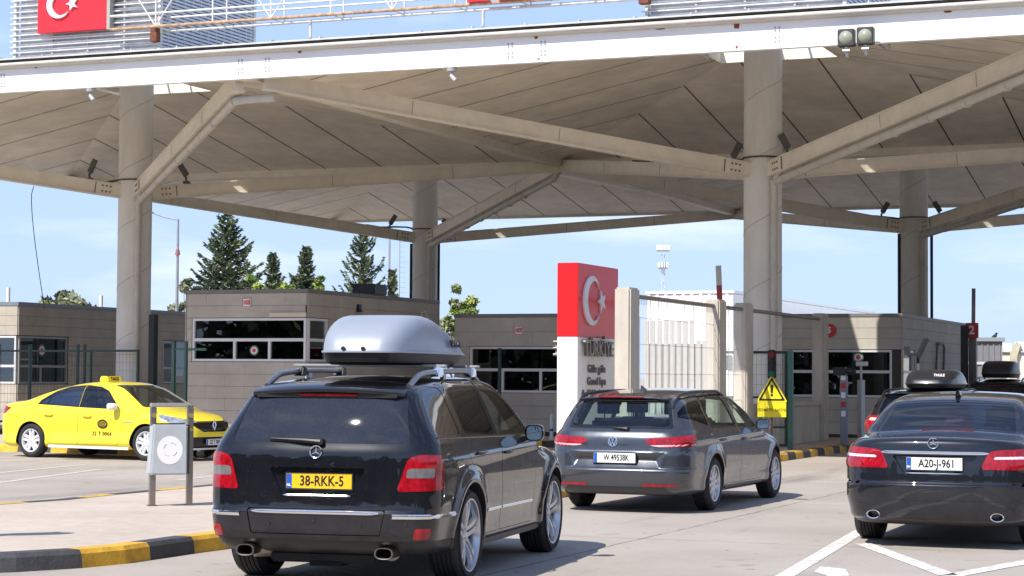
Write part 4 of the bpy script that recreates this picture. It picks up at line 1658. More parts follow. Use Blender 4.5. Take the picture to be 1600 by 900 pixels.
# ============================================================ setting: ground
M_conc_pale = mat('kerb_concrete', (.40, .37, .33), .85, var=.15, scale=5, bump=.15)
M_kyel = mat('kerb_yellow_paint', (.62, .35, .030), .7, var=.30, scale=5, var2=.2, scale2=1.2, bump=.25, bscale=40)
M_kblk = mat('kerb_black_paint', (.055, .055, .058), .75, var=.30, scale=5, var2=.2, scale2=1.2, bump=.25, bscale=40)
M_walk = mat('island_concrete', (.47, .40, .33), .9, var=.10, scale=7, var2=.12, scale2=.7, bump=.18, bscale=90, coords='Object')
M_white_paint = mat('road_paint_white', (.60, .58, .54), .75, var=.45, scale=9, detail=9)
M_worn_paint = mat('road_paint_worn', (.54, .50, .45), .8, var=.3, scale=7, detail=9)


def ground_material():
    m = bpy.data.materials.new('concrete_paving')
    m.use_nodes = True
    nt = m.node_tree
    b = nt.nodes['Principled BSDF']
    N, L_ = nt.nodes.new, nt.links.new
    b.inputs['Roughness'].default_value = .85
    b.inputs['Specular IOR Level'].default_value = .35
    geo = N('ShaderNodeNewGeometry')
    mp = N('ShaderNodeMapping')
    mp.inputs['Rotation'].default_value = (0, 0, GA)
    L_(geo.outputs['Position'], mp.inputs['Vector'])

    def noise(sc, det, rough=.6, vec=None):
        n = N('ShaderNodeTexNoise')
        n.inputs['Scale'].default_value = sc
        n.inputs['Detail'].default_value = det
        n.inputs['Roughness'].default_value = rough
        L_(vec or mp.outputs[0], n.inputs['Vector'])
        return n.outputs['Fac']

    def rng(v, a, b_, c, d):
        r = N('ShaderNodeMapRange')
        for k, q in zip(('From Min', 'From Max', 'To Min', 'To Max'), (a, b_, c, d)):
            r.inputs[k].default_value = q
        L_(v, r.inputs['Value'])
        return r.outputs[0]

    def mult(a, f, col):
        x = N('ShaderNodeMix')
        x.data_type = 'RGBA'
        L_(f, x.inputs['Factor'])
        L_(a, x.inputs['A'])
        x.inputs['B'].default_value = (*col, 1)
        return x.outputs['Result']

    def math_(op, a, b_=None):
        x = N('ShaderNodeMath')
        x.operation = op
        for i, q in enumerate((a, b_)):
            if q is None:
                continue
            if isinstance(q, (int, float)):
                x.inputs[i].default_value = q
            else:
                L_(q, x.inputs[i])
        return x.outputs[0]
    base = N('ShaderNodeMix')
    base.data_type = 'RGBA'
    base.inputs['A'].default_value = (.315, .277, .240, 1)
    base.inputs['B'].default_value = (.405, .362, .318, 1)
    L_(rng(noise(.35, 6), .32, .68, 0, 1), base.inputs['Factor'])
    c = base.outputs['Result']
    c = mult(c, rng(noise(14, 6, .7), .52, .75, 0, .35), (.22, .20, .18))
    c = mult(c, rng(noise(60, 3, .7), .5, .8, 0, .35), (.55, .51, .46))
    # oil and tyre stains, drawn out along the lanes
    st = N('ShaderNodeMapping')
    st.inputs['Scale'].default_value = (1.2, .16, 1)
    L_(mp.outputs[0], st.inputs['Vector'])
    c = mult(c, rng(noise(.9, 5, .65, st.outputs[0]), .54, .74, 0, .75), (.17, .155, .14))
    c = mult(c, rng(noise(1.6, 3, .5), .66, .76, 0, .6), (.12, .11, .10))
    c = mult(c, rng(noise(5.5, 2, .4), .70, .74, 0, .55), (.09, .08, .075))
    # slab joints
    sx = N('ShaderNodeSeparateXYZ')
    L_(mp.outputs[0], sx.inputs[0])
    wob = rng(noise(1.3, 5), 0, 1, -.05, .05)
    for ax, per, off, wd in ((0, 4.1, JX, .016), (1, 6.0, 2.2, .014)):
        q = math_('ADD', sx.outputs[ax], off)
        q = math_('ADD', q, wob)
        q = math_('DIVIDE', q, per)
        q = math_('FRACT', q)
        q = math_('SUBTRACT', q, .5)
        q = math_('ABSOLUTE', q)
        q = math_('MULTIPLY', q, per)
        f = rng(q, wd * .4, wd * 1.6, 1, 0)
        f = math_('MULTIPLY', f, rng(noise(2.2, 4), .35, .6, .15, .9))
        c = mult(c, f, (.075, .068, .06))
    L_(c, b.inputs['Base Color'])
    bp = N('ShaderNodeBump')
    bp.inputs['Strength'].default_value = .25
    bp.inputs['Distance'].default_value = .01
    L_(noise(45, 5, .7), bp.inputs['Height'])
    L_(bp.outputs[0], b.inputs['Normal'])
    return m


# joint at world (.469, 17.74): lane x of that point relative to world origin, rotated frame
_jx = math.cos(GA) * .469 - math.sin(GA) * 17.74
JX = -_jx + 4.1 / 2
b = MB()
for (x0, x1, y0, y1) in ((-900, 900, -120, 1500),):
    b.add([(x0, y0, 0), (x1, y0, 0), (x1, y1, 0), (x0, y1, 0)], [(0, 1, 2, 3)])
tag(b.build('ground', ground_material()), kind='structure')


def sheet(name, polys, m, z, kind='structure'):
    b = MB()
    for p in polys:
        b.add([(x, y, z) for x, y in p], [tuple(range(len(p)))])
    return tag(b.build(name, m), kind=kind)


def strip(pts, w):
    out = []
    for (a, c) in zip(pts[:-1], pts[1:]):
        d = Vector((c[0] - a[0], c[1] - a[1])).normalized()
        n = Vector((-d.y, d.x)) * (w / 2)
        out.append([(a[0] - n.x, a[1] - n.y), (c[0] - n.x, c[1] - n.y), (c[0] + n.x, c[1] + n.y), (a[0] + n.x, a[1] + n.y)])
    return out


sheet('lane_line_marking', strip([(2.05, 15.6), (3.62, 20.8), (4.4, 23.0)], .15), M_white_paint, .004)
sheet('hatched_marking', strip([(3.40, 19.35), (3.56, 16.30)], .17) + strip([(3.56, 16.22), (4.75, 17.85)], .17) + [[(2.50, 16.5), (2.62, 16.95), (2.80, 16.75), (2.74, 16.2), (2.6, 15.9)]], M_white_paint, .0045)
sheet('left_lane_marking', strip([(-7.5, 28.2), (-6.78, 33.2)], .12) + strip([(-8.3, 30.9), (-7.4, 34.8)], .12) + strip([(-6.35, 35.4), (-5.7, 32.2)], .14) + strip([(-5.0, 30.0), (-4.2, 32.4)], .12), M_worn_paint, .004)
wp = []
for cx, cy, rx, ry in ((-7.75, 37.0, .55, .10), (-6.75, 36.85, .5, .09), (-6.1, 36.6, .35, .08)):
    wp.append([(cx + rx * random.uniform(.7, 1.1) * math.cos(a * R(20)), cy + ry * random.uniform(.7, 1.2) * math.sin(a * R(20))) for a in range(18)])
sheet('dark_ground_patch', wp, mat('dark_glossy_ground', (.10, .075, .055), .25), .003)  # thin dark glossy patches on the ground by the taxi


# ---------------------------------------------------------- raised islands
def offset_poly(p, d):
    n = len(p)
    out = []
    for i in range(n):
        a, b_, c = Vector(p[i - 1]), Vector(p[i]), Vector(p[(i + 1) % n])
        d1, d2 = (b_ - a).normalized(), (c - b_).normalized()
        n1, n2 = Vector((-d1.y, d1.x)), Vector((-d2.y, d2.x))
        m = (n1 + n2)
        m = m / max(m.dot(n1), .3) if m.length > 1e-6 else n1
        out.append((b_.x + m.x * d, b_.y + m.y * d))
    return out


def resample(p, step, phase=0.0):
    """closed polygon -> points about step apart, corners kept"""
    out = []
    n = len(p)
    for i in range(n):
        a, c = Vector(p[i]), Vector(p[(i + 1) % n])
        k = max(1, int(round((c - a).length / step)))
        for j in range(k):
            q = a + (c - a) * (j / k)
            out.append((q.x, q.y))
    return out


def island(name, poly, h=.15, w=.22, seg=.8, phase=0):
    """poly counter-clockwise in world coordinates"""
    ar = sum(poly[i][0] * poly[(i + 1) % len(poly)][1] - poly[(i + 1) % len(poly)][0] * poly[i][1] for i in range(len(poly)))
    if ar < 0:
        poly = poly[::-1]
    pts = resample(poly, .2)
    inn = offset_poly(pts, w)
    mid1, mid2 = offset_poly(pts, .018), offset_poly(pts, .045)
    b = MB()
    n = len(pts)
    s = phase
    acc = 0
    for i in range(n):
        j = (i + 1) % n
        L0 = math.dist(pts[i], pts[j])
        k = int(math.floor((acc + L0 / 2 + phase) / seg)) % 2
        acc += L0
        b.m = k
        base = len(b.v)
        g = .0
        vs = [(*pts[i], -.02), (*pts[j], -.02), (*mid1[j], h - .035), (*mid1[i], h - .035), (*mid2[j], h), (*mid2[i], h), (*inn[j], h), (*inn[i], h)]
        b.add(vs, [(0, 1, 2, 3), (3, 2, 4, 5), (5, 4, 6, 7)])
    tag(b.build('kerb', [M_kyel, M_kblk]), kind='structure')
    t = MB()
    t.add([(x, y, h - .004) for x, y in offset_poly(pts, w - .01)], [tuple(range(n))])
    o = t.build(name, M_walk)
    return tag(o, kind='structure')


def lp(*pts):
    return [tuple(lane(x, y)[:2]) for x, y in pts]


def arc(cx, cy, r, a0, a1, n=8):
    return [(cx + r * math.cos(R(a0 + (a1 - a0) * i / n)), cy + r * math.sin(R(a0 + (a1 - a0) * i / n))) for i in range(n + 1)]


# near-left island: rounded nose toward the viewer, edges along the lanes
A_right0 = (-2.64, 18.15)
nose = [(-6.9, 16.9), (-6.2, 16.05), (-5.2, 15.75), (-4.45, 15.80), (-3.95, 16.05), (-3.50, 16.42), (-3.22, 16.82), (-3.0, 17.33), (-2.80, 17.82)]
rightedge = [(A_right0[0] + LY[0] * t, A_right0[1] + LY[1] * t) for t in (0, 4, 9, 13)]
far = [(-4.52 + LY[0] * t, 24.9 + LY[1] * t) for t in (6.6, 3, 0, -1.2)]
tip = [(-5.25, 22.95), (-5.75, 22.15), (-6.4, 20.8), (-7.0, 18.6)]
island('near_traffic_island', nose + rightedge + far + tip, seg=.84, phase=1.06)
island('left_booth_island', lp((-6, -9.0), (-1, -9.05), (4, -9.1), (7.0, -9.2), (7.4, -8.7), (7.4, 26), (-1.2, 26), (-1.2, -4), (-6, -4)), seg=.8, phase=1.1)
island('left_building_island', lp((-9.5, -.6), (-3.3, -.6), (-3.3, 20), (-9.5, 20)), seg=.8)
island('centre_booth_island', lp((7.65, -1.3), (11.3, -1.3), (11.7, -.9), (11.7, 26), (7.65, 26)), seg=.8, phase=.2)
island('sign_island', lp((15.3, -12.4), (15.6, -12.9), (16.3, -13.1), (17.2, -12.9), (17.7, -12.2), (17.95, -10), (18.0, 3.5), (18.55, 5.2), (18.55, 26), (15.3, 26)), seg=.62, phase=.1)
# ==================================================================== canopy
A_, B_ = 16.15, 17.38            # column spacing across and along the lanes
ZC, ZR, ZA, ZF = 6.13, 7.50, 8.80, 7.36
M_beige = mat('canopy_steel_beige', (.74, .69, .58), .55, var=.07, scale=3, var2=.10, scale2=.5, bump=.03)
M_column = mat('column_paint', (.70, .685, .63), .6, var=.06, scale=4, var2=.12, scale2=.7, stretch=(1, 1, .25), bump=.04)
M_soffit = mat('soffit_panel', (.78, .705, .59), .75, var=.10, scale=1.6, var2=.12, scale2=.35, bump=.05, bscale=12)
M_joint = mat('soffit_joint', (.07, .06, .05), .9)
M_fascia = mat('fascia_white', (.86, .86, .85), .45, var=.03, scale=2, var2=.05, scale2=.6)
M_gutter = mat('gutter_pale_metal', (.50, .475, .43), .6, .1, var=.12, scale=4, stretch=(1, 4, 4))
M_roof = mat('roof_sheet', (.50, .51, .52), .5, .5, var=.15, scale=3)
M_seam = mat('roof_seam_dark', (.03, .03, .032), .8)
M_well = mat('skylight_well_cream', (.80, .76, .62), .7)
M_bolt = mat('bolt_dark_brown', (.16, .14, .12), .7)  # dark brown of the bolt heads and plate edges
M_pipe = mat('drainpipe_beige', (.52, .49, .43), .5, var=.1, scale=5)
M_rust = mat('rust_stain', (.28, .07, .022), .9, var=.5, scale=30)
canopy = thing('border_canopy', 'large beige and white canopy on four thick round columns over the lanes', 'canopy', (ORG[0], ORG[1], 0), -GA)
COLS = [(0, 0), (1, 0), (2, 0), (0, 1), (1, 1), (2, 1)]
NI = 2.5
HS = 1.35                        # half side of the opening round each column head


def pyramid(i, j):
    cx, cy = i * A_, j * B_
    xs, ys = (cx - A_ / 2, cx + A_ / 2), (cy - B_ / 2, cy + B_ / 2)
    b = MB()
    C4 = [(xs[0], ys[0]), (xs[1], ys[0]), (xs[1], ys[1]), (xs[0], ys[1])]
    T4 = [(cx - HS, cy - HS), (cx + HS, cy - HS), (cx + HS, cy + HS), (cx - HS, cy + HS)]
    for lo, hi in ((ZR, ZA), (ZR + .30, ZA + .34)):
        b.m = 0 if lo == ZR else 1
        vs = [(x, y, lo) for x, y in C4] + [(x, y, hi) for x, y in T4]
        b.add(vs, [(k, 4 + k, 4 + (k + 1) % 4, (k + 1) % 4) for k in range(4)])
    # raised rim of the opening
    b.m = 2
    t = .02
    z0, z1 = ZA - .01, ZA + .45
    b.box(cx - HS - t, cx - HS, cy - HS - t, cy + HS + t, z0, z1)
    b.box(cx + HS, cx + HS + t, cy - HS - t, cy + HS + t, z0, z1)
    b.box(cx - HS, cx + HS, cy - HS - t, cy - HS, z0, z1)
    b.box(cx - HS, cx + HS, cy + HS, cy + HS + t, z0, z1)
    b.m = 1
    # lid: added above the opening, shaped to place the sun patches below
    b.box(cx - HS - .1, cx + HS + .1, cy - HS - .1, cy - .62, z1, z1 + .05)
    b.box(cx - HS - .1, cx - 1.0, cy - .62, cy + .68, z1, z1 + .05)
    # panel joints run down the slopes
    jb = b
    b.m = 3
    for k in range(4):
        # slope k faces: 0 front, 1 right, 2 back, 3 left
        span = A_ if k % 2 == 0 else B_
        n = 9
        for q in range(1, n):
            u = -span / 2 + span * q / n
            half = span / 2
            dep = B_ / 2 if k % 2 == 0 else A_ / 2
            # slope parameter where this line meets the hip
            s_hip = (half - abs(u)) / (half - HS) if abs(u) > HS else 1.0
            s_hip = min(1, s_hip)

            def P(s, du):
                d = dep - (dep - HS) * s
                z = ZR + (ZA - ZR) * s - .004
                uu = u + du
                return {0: (cx + uu, cy - d, z), 1: (cx + d, cy + uu, z), 2: (cx + uu, cy + d, z), 3: (cx - d, cy + uu, z)}[k]
            w = .019
            jb.add([P(0.02, -w), P(0.02, w), P(s_hip, w), P(s_hip, -w)], [(0, 1, 2, 3)])
        # rivets along the foot of each slope
        for q in range(int(span / .55)):
            u = -span / 2 + .3 + .55 * q
            for s in (.045, .085):
                c = (u, s)
                d = dep - (dep - HS) * s
                z = ZR + (ZA - ZR) * s - .004
                r = .022
                pts = []
                for a in range(6):
                    uu, dd = u + r * math.cos(a * R(60)), d + r * math.sin(a * R(60))
                    zz = z
                    pts.append({0: (cx + uu, cy - dd, zz), 1: (cx + dd, cy + uu, zz), 2: (cx + uu, cy + dd, zz), 3: (cx - dd, cy + uu, zz)}[k])
                jb.add(pts, [tuple(range(6))])
    o = b.build('roof_pyramid', [M_soffit, M_roof, M_well, M_joint], canopy)
    # glazing bars over the open half and the corner posts of the well
    g = MB()
    for q in (-.65, 0, .65):
        g.box(cx + q - .025, cx + q + .025, cy + .70, cy + HS, ZA + .40, ZA + .44)
    g.box(cx + .45, cx + HS, cy - .36, cy - .27, ZA + .38, ZA + .439)
    g.box(cx + .18, cx + .215, cy + HS - .012, cy + HS - .002, ZA, ZA + .40)
    g.build('skylight_bar', M_beige, o)


for (i, j) in COLS:
    pyramid(i, j)


def column(i, j):
    cx, cy = i * A_, j * B_
    b = MB()
    b.cyl((0, 0, .1), (0, 0, ZA + .42), .42, seg=48)
    c = b.build('column', M_column, canopy, smooth=True)
    c.location = (cx, cy, 0)
    # welded spiral seam
    s = MB()
    pts = []
    for k in range(150):
        a = k * .26 + i * 1.3 + j * 2.1 + 1.2
        pts.append((.4215 * math.cos(a), .4215 * math.sin(a), .3 + k * .058))
    s.tube(pts, .006, 5)
    s.build('spiral_seam', mat('seam_grey', (.30, .28, .24), .8), c, smooth=True)
    # collar under the beams
    k = MB()
    k.lathe([(.42, ZC + .30), (.455, ZC + .29), (.455, ZC + .27), (.42, ZC + .26)], seg=40)
    k.build('collar', mat('collar_dark', (.10, .085, .07), .8), c, smooth=True)
    # drain pipe down the column
    p = MB()
    px, py = .36, -.40
    p.tube([(px, py, .15), (px, py, ZC - .34), (px + .05, py - .04, ZC - .22), (px + .25, py - .26, ZC - .02)], .075, 14)
    for z in (1.2, 2.6, 4.0, 5.2):
        p.lathe([(.075, z - .02), (.088, z - .02), (.088, z + .02), (.075, z + .02)], c=(px, py, 0), seg=14)
        p.beam((px, py, z), (px * .72, py * .72, z), .03, .03)
    p.build('drain_pipe', M_pipe, c, smooth=True, angle=50)
    if j == 1:
        q = MB()
        for (qx, qy) in ((-.40, -.22), (.55, -.1)):
            q.tube([(qx, qy, .15), (qx, qy, ZC - .2)], .045, 8)
        q.build('cable_conduit', M_black, c, smooth=True)


for (i, j) in COLS:
    column(i, j)


def strut(i, j, sx, sy, pipe=False):
    cx, cy = i * A_, j * B_
    d = Vector((sx * A_ / 2, sy * B_ / 2, 0))
    u = d.normalized()
    p0 = Vector((cx, cy, ZC)) + u * .40
    cut = .42 if (j == 0 and sy < 0) else .06
    p1 = Vector((cx, cy, ZR - .12 - .05 * (cut > .1))) + d - u * cut
    b = MB()
    n = (p1 - p0).normalized()
    s = n.cross(Vector((0, 0, 1))).normalized()
    # I-section: two flanges and a web, deeper at the column
    up = s.cross(n).normalized()
    for off, w, h in ((.155, .25, .026), (-.155, .25, .026), (0, .17, .284)):
        b.beam(p0 + up * off, p1 + up * off, w, h)
    # splice plate at the column with its bolts
    b.m = 0
    q0, q1 = p0 - u * .02, p0 + n * .62
    for sd_ in (-1, 1):
        b.beam(q0 + s * (.095 * sd_), q1 + s * (.095 * sd_), .02, .275)
    b.m = 1
    for sd_ in (-1, 1):
        for r in (-.07, .07):
            for k in range(3):
                c = p0 + n * (.26 + .10 * k) + up * r + s * (.107 * sd_)
                b.cyl(c - s * .004 * sd_, c + s * .012 * sd_, .026, seg=6)
        c0, c1 = q1 + s * (.097 * sd_) + up * .135, q1 + s * (.097 * sd_) - up * .135
        b.beam(c0 + n * .012, c1 + n * .012, .012, .024, up=n)
        for k in (0.42, .72):
            mid = p0 + (p1 - p0) * k
            b.beam(mid + up * .138 + s * .086 * sd_, mid - up * .138 + s * .086 * sd_, .006, .010, up=n)
    o = b.build('roof_strut', [M_beige, M_bolt], canopy)
    if (sx, sy) == (-1, 1):          # dark cable slung along the beam to the column
        k_ = MB()
        pts = [p0 + (p1 - p0) * q + up * (.22 + .08 * math.sin(q * 9)) + s * .13 for q in (.0, .08, .18, .30, .45, .60)]
        k_.tube(pts, [.03, .035, .03, .035, .045, .06], 6)
        k_.build('cable', M_black, o, smooth=True)
    if pipe:
        p = MB()
        a0, a1 = p0 - up * .30 + n * .05, p1 - up * .28 - n * .4
        p.tube([a0, a1], .085, 14)
        p.tube([a1, a1 + Vector((.25, -.02, .02)), a1 + Vector((.95, -.05, .03))] if cut > .1 else [a1, p1 - up * .10], .085, 14)
        L = (a1 - a0).length
        for k in range(1, int(L / 1.25)):
            c = a0 + n * (1.25 * k)
            p.cyl(c - n * .03, c + n * .03, .098, seg=14)
            p.beam(c, c + up * .16, .03, .03)
        p.build('drain_pipe', M_pipe, o, smooth=True, angle=50)


for (i, j) in COLS:
    for sx in (-1, 1):
        for sy in (-1, 1):
            pipe = (sx, sy) == (1, -1)
            strut(i, j, sx, sy, pipe)

# valley gutters between the pyramids and the outer edge beams
b = MB()
for i in (.5, 1.5):
    b.box(i * A_ - .16, i * A_ + .16, -B_ / 2 + .1, 1.5 * B_ - .1, ZR - .16, ZR + .04)
b.box(-A_ / 2 + .1, NI * A_ - .1, B_ / 2 - .16, B_ / 2 + .16, ZR - .16, ZR + .041)
b.build('valley_gutter', M_beige, canopy)
b = MB()
for x in (-A_ / 2, NI * A_):
    b.box(x - .10, x + .10, -B_ / 2 + .1, 1.5 * B_ - .1, ZR - .06, ZR + .5)
b.box(-A_ / 2 - .1, NI * A_ + .1, 1.5 * B_ - .1, 1.5 * B_ + .1, ZR - .06, ZR + .5)
b.build('edge_beam', M_beige, canopy)

# front fascia: white plate, half-round gutter, roof edge
YF = -B_ / 2
x0, x1 = -A_ / 2 - .1, NI * A_ + .1
b = MB()
prof = [(YF + .10, ZF), (YF - .02, ZF), (YF - .02, ZF + .012), (YF + .0, ZF + .012), (YF + .0, ZF + .47), (YF + .10, ZF + .47)]
b.prism(prof, 0, x0, x1)
b.box(x0, x1, YF - .03, YF + .12, ZF - .012, ZF - .0005)
fo = b.build('fascia', M_fascia, canopy)
g = MB()
gp = [(YF + .10, ZF + .471), (YF + .02, ZF + .471)] + [(YF - .04 - .125 * math.sin(R(a)), ZF + .535 - .065 * math.cos(R(a))) for a in (0, 30, 60, 90, 120, 150, 180)] + [(YF + .10, ZF + .60)]
g.prism(gp, 0, x0, x1)
g.build('gutter', M_gutter, fo, smooth=True, angle=60)
s = MB()
s.box(x0, x1, YF - .14, YF + .10, ZF + .602, ZF + .628)
s.build('dark_seam', M_seam, fo)
s = MB()
n = 46
for k in range(n):
    a, c = x0 + (x1 - x0) * k / n, x0 + (x1 - x0) * (k + 1) / n
    s.add([(a + .01, YF - .16, ZF + .632), (c - .01, YF - .16, ZF + .632), (c - .01, YF - .16, ZF + .665), (a + .01, YF - .16, ZF + .665), (a + .01, YF + 1.1, ZF + .86), (c - .01, YF + 1.1, ZF + .86)], [(0, 1, 2, 3), (3, 2, 5, 4)])
    s.box(a - .012, a + .012, YF - .162, YF + .4, ZF + .632, ZF + .70)
s.build('roof_edge', mat('roof_edge_pale', (.56, .555, .53), .6, .1, var=.15, scale=3), fo)
# bolt groups and rust spots on the plate
bo = MB()
for xc in (2.35, 7.95, 8.55, 13.65, 14.3, 18.7):
    for dx in (0, .075):
        for dz in (.12, .19, .31, .36):
            bo.cyl((xc + dx, YF - .002, ZF + dz), (xc + dx, YF - .012, ZF + dz), .017, seg=6)
bo.build('bolt', mat('bolt_grey', (.35, .35, .35), .5, .5), fo)
ru = MB()
for xc, dz, w, h in ((9.3, .462, .05, .05), (14.2, .46, .06, .06), (14.25, .05, .05, .02), (18.0, .455, .07, .10), (18.0, .06, .03, .04), (21.7, .458, .08, .03), (3.2, .47, .05, .03), (16.6, .468, .12, .02)):
    pts = [(xc + w * random.uniform(.6, 1) * math.cos(a * R(45)), YF - .0035, ZF + dz + h * random.uniform(.6, 1) * math.sin(a * R(45)) * (.8 if a < 4 else 1)) for a in range(8)]
    ru.add(pts, [tuple(range(8))])
ru.build('rust_spot', M_rust, fo)

# ------------------------------------------------- roof sign and its trusses
YS = YF + 1.5
M_louvre = mat('louvre_grey_white', (.72, .72, .72), .5, .3, var=.18, scale=5)
M_truss = mat('truss_weathered_white', (.68, .66, .62), .55, .1, var=.25, scale=7)
M_trust = mat('truss_rusty', (.42, .27, .16), .8, var=.5, scale=9)


def louvre_box(label, x0, x1, depth, z0, z1, side_grid=True):
    t = thing('louvre_enclosure', label, 'louvre box', tuple(lane(x0, YS, 0)), -GA, 'louvred boxes on the canopy roof')
    W = x1 - x0
    f = MB()
    for x in (0, W):
        f.box(x - .03, x + .03, -.05, .05, z0, z1)
    for x in (W * .25, W * .5, W * .75):
        f.box(x - .02, x + .02, .03, .08, z0, z1)
    for x in (0, W):
        f.box(x - .03, x + .03, depth - .05, depth + .05, z0, z1)
    f.box(.03, W - .03, .03, .08, z0, z0 + .05)
    f.box(.03, W - .03, .03, .08, z1 - .05, z1)
    for x in (0, W):
        f.box(x - .025, x + .025, .05, depth - .05, z0, z0 + .05)
    f.build('frame', M_truss, t)
    s = MB()
    k = 0
    z = z0 + .06
    while z < z1:
        s.beam((-.10, -.06, z), (W + .05, -.06, z), .05, .022)
        s.beam((0, .02, z + .055), (W, .02, z + .055), .07, .030)
        z += .125
        k += 1
    s.build('louvre_slat', M_louvre, t)
    s = MB()
    z = z0 + .05
    while z < z1 - .02:
        s.beam((W, .06, z), (W, depth, z), .03, .045)
        z += .075
    for q in range(1, 12):
        y = depth * q / 12
        s.box(W - .025, W + .0, y - .012, y + .012, z0, z1)
    s.build('side_slat', mat('louvre_side_shade', (.62, .64, .67), .5, .3, var=.1, scale=6), t)  # side slats coloured darker and bluer to stand for shade
    bk = MB()
    bk.box(.06, W - .06, .14, .16, z0, z1)
    bk.box(W - .10, W - .07, .16, depth, z0, z1)
    bk.box(.0, .02, .16, depth, z0, z1)
    bk.build('back_sheet', mat('sheet_grey', (.58, .59, .61), .6, .2, var=.1, scale=3), t)
    return t


louvre_box('pale louvred box on the canopy roof behind the red flag panel', 1.6, 5.2, 3.9, 8.12, 10.4)
louvre_box('pale louvred box on the canopy roof near the floodlights, without a flag', 15.85, 19.6, 3.9, 8.12, 9.9)

flag = thing('flag_panel', 'red flag panel with raised white crescent and star on the canopy roof', 'flag sign', tuple(lane(2.30, YS - .22, 8.79)), -GA)
M_flag = mat('flag_red', (.72, .018, .030), .4, var=.05, scale=2, coat=.2)
M_flagw = mat('flag_white', (.85, .85, .85), .4)
b = MB()
b.box(0, 1.72, 0, .14, 0, 1.15)
b.build('panel', [M_flag], flag, bevel=.006)
b = MB()
b.box(1.721, 1.80, .01, .17, -.01, 1.16)
b.build('panel_edge', mat('panel_edge_grey', (.42, .40, .36), .5, .3), flag)


def crescent_star(parent, cx, cz, r, axis, pos, thick, m, sgn=1):
    """crescent and star as raised plates; axis 1: on a front face, 0: on a right-hand face"""
    b = MB()
    out, inn = [], []
    ri, off = r * .80, r * .25
    # intersection angle of the two circles
    d = off
    x = (r * r - ri * ri + d * d) / (2 * d)
    a0 = math.acos(max(-1, min(1, x / r)))
    ai = math.atan2(math.sqrt(max(0, r * r - x * x)), x - d)
    n = 40
    P = [(cx + r * math.cos(a0 + (2 * math.pi - 2 * a0) * k / n), cz + r * math.sin(a0 + (2 * math.pi - 2 * a0) * k / n)) for k in range(n + 1)]
    Q = [(cx + off + ri * math.cos(ai + (2 * math.pi - 2 * ai) * k / n), cz + ri * math.sin(ai + (2 * math.pi - 2 * ai) * k / n)) for k in range(n + 1)]

    def V(u, w, t):
        return (u, pos - t, w) if axis == 1 else (pos + t, u, w)
    vs = []
    for (p, q) in zip(P, Q):
        vs += [V(*p, thick), V(*q, thick), V(*p, 0), V(*q, 0)]
    fs = []
    for k in range(n):
        i = 4 * k
        fs += [(i, i + 1, i + 5, i + 4), (i + 2, i + 6, i + 7, i + 3), (i, i + 4, i + 6, i + 2), (i + 1, i + 3, i + 7, i + 5)]
    b.add(vs, fs)
    b.build('crescent', m, parent)
    b = MB()
    sx = cx + r * 1.12 + .5 * r * .1
    rs = r * .5
    pts = []
    for k in range(10):
        a = math.pi + k * math.pi / 5
        rr = rs if k % 2 == 0 else rs * .40
        pts.append((sx + rr * math.cos(a), cz + rr * math.sin(a)))
    vs = [V(*p, thick) for p in pts] + [V(*p, 0) for p in pts]
    b.add(vs, [tuple(range(10)), tuple(range(19, 9, -1))] + [(k, (k + 1) % 10, 10 + (k + 1) % 10, 10 + k) for k in range(10)])
    b.build('star', m, parent)


crescent_star(flag, .55, .575, .29, 1, -.002, .05, M_flagw)

tr = thing('sign_truss', 'long weathered lattice truss carrying the roof sign between the louvred boxes', 'truss', tuple(lane(5.2, YS - .05, 0)), -GA)
b = MB()
LT = 10.75
bot, top = 8.74, 9.02
for y in (-.28, .28):
    b.m = 0
    b.tube([(-1.0, y, top), (LT, y, top)], .022, 8)
    b.m = 1 if y < 0 else 0
    b.tube([(-1.0, y, bot), (LT, y, bot)], .034, 8)
    b.m = 0
    b.tube([(-1.0, y, top + .42), (LT, y, top + .42)], .03, 8)
    k = 0
    x = .1
    while x < LT - .3:
        b.tube([(x, y, bot), (x, y, top + .42)], .02, 6)
        if y < 0 and k % 2 == 0:
            b.tube([(x, y, bot), (x + .5, y, top + .42)], .014, 6)
            b.tube([(x, y, bot), (x - .5, y, top + .42)], .014, 6)
        x += 1.35
        k += 1
x = .1
while x < LT:
    b.tube([(x, -.28, bot), (x, .28, bot)], .016, 6)
    x += 1.35
b.m = 0
for x in (-.9, 3.4, 7.2, LT - .1):
    b.tube([(x, .28, 7.9), (x, .28, bot)], .03, 8)
b.build('lattice', [M_truss, M_trust], tr, smooth=True, angle=50)
b = MB()
b.box(0, .16, -.34, -.18, 8.42, 8.62)
b.box(-.02, .10, -.30, -.10, 8.60, 8.74)
b.build('rusty_bracket', mat('bracket_rust', (.16, .055, .03), .9, var=.4, scale=25), tr, bevel=.01)
b = MB()
b.box(LT - .15, LT + .05, -.34, -.18, 8.52, 8.72)
b.build('rusty_bracket', mat('bracket_rust', (.16, .055, .03), .9, var=.4, scale=25), tr, bevel=.01)
for k, (xa, xb) in enumerate(((12.35, 12.80), (12.98, 13.62))):
    t = thing('sign_letter', ('narrow' if k == 0 else 'wide') + ' red sign letter hanging from the roof truss, only its foot in view', 'sign letter', tuple(lane(xa, YS - .45, 8.77)), -GA, 'red letters on the roof truss')
    b = MB()
    b.box(0, xb - xa, 0, .10, 0, 1.2)
    b.build('letter_face', M_flag, t, bevel=.004)
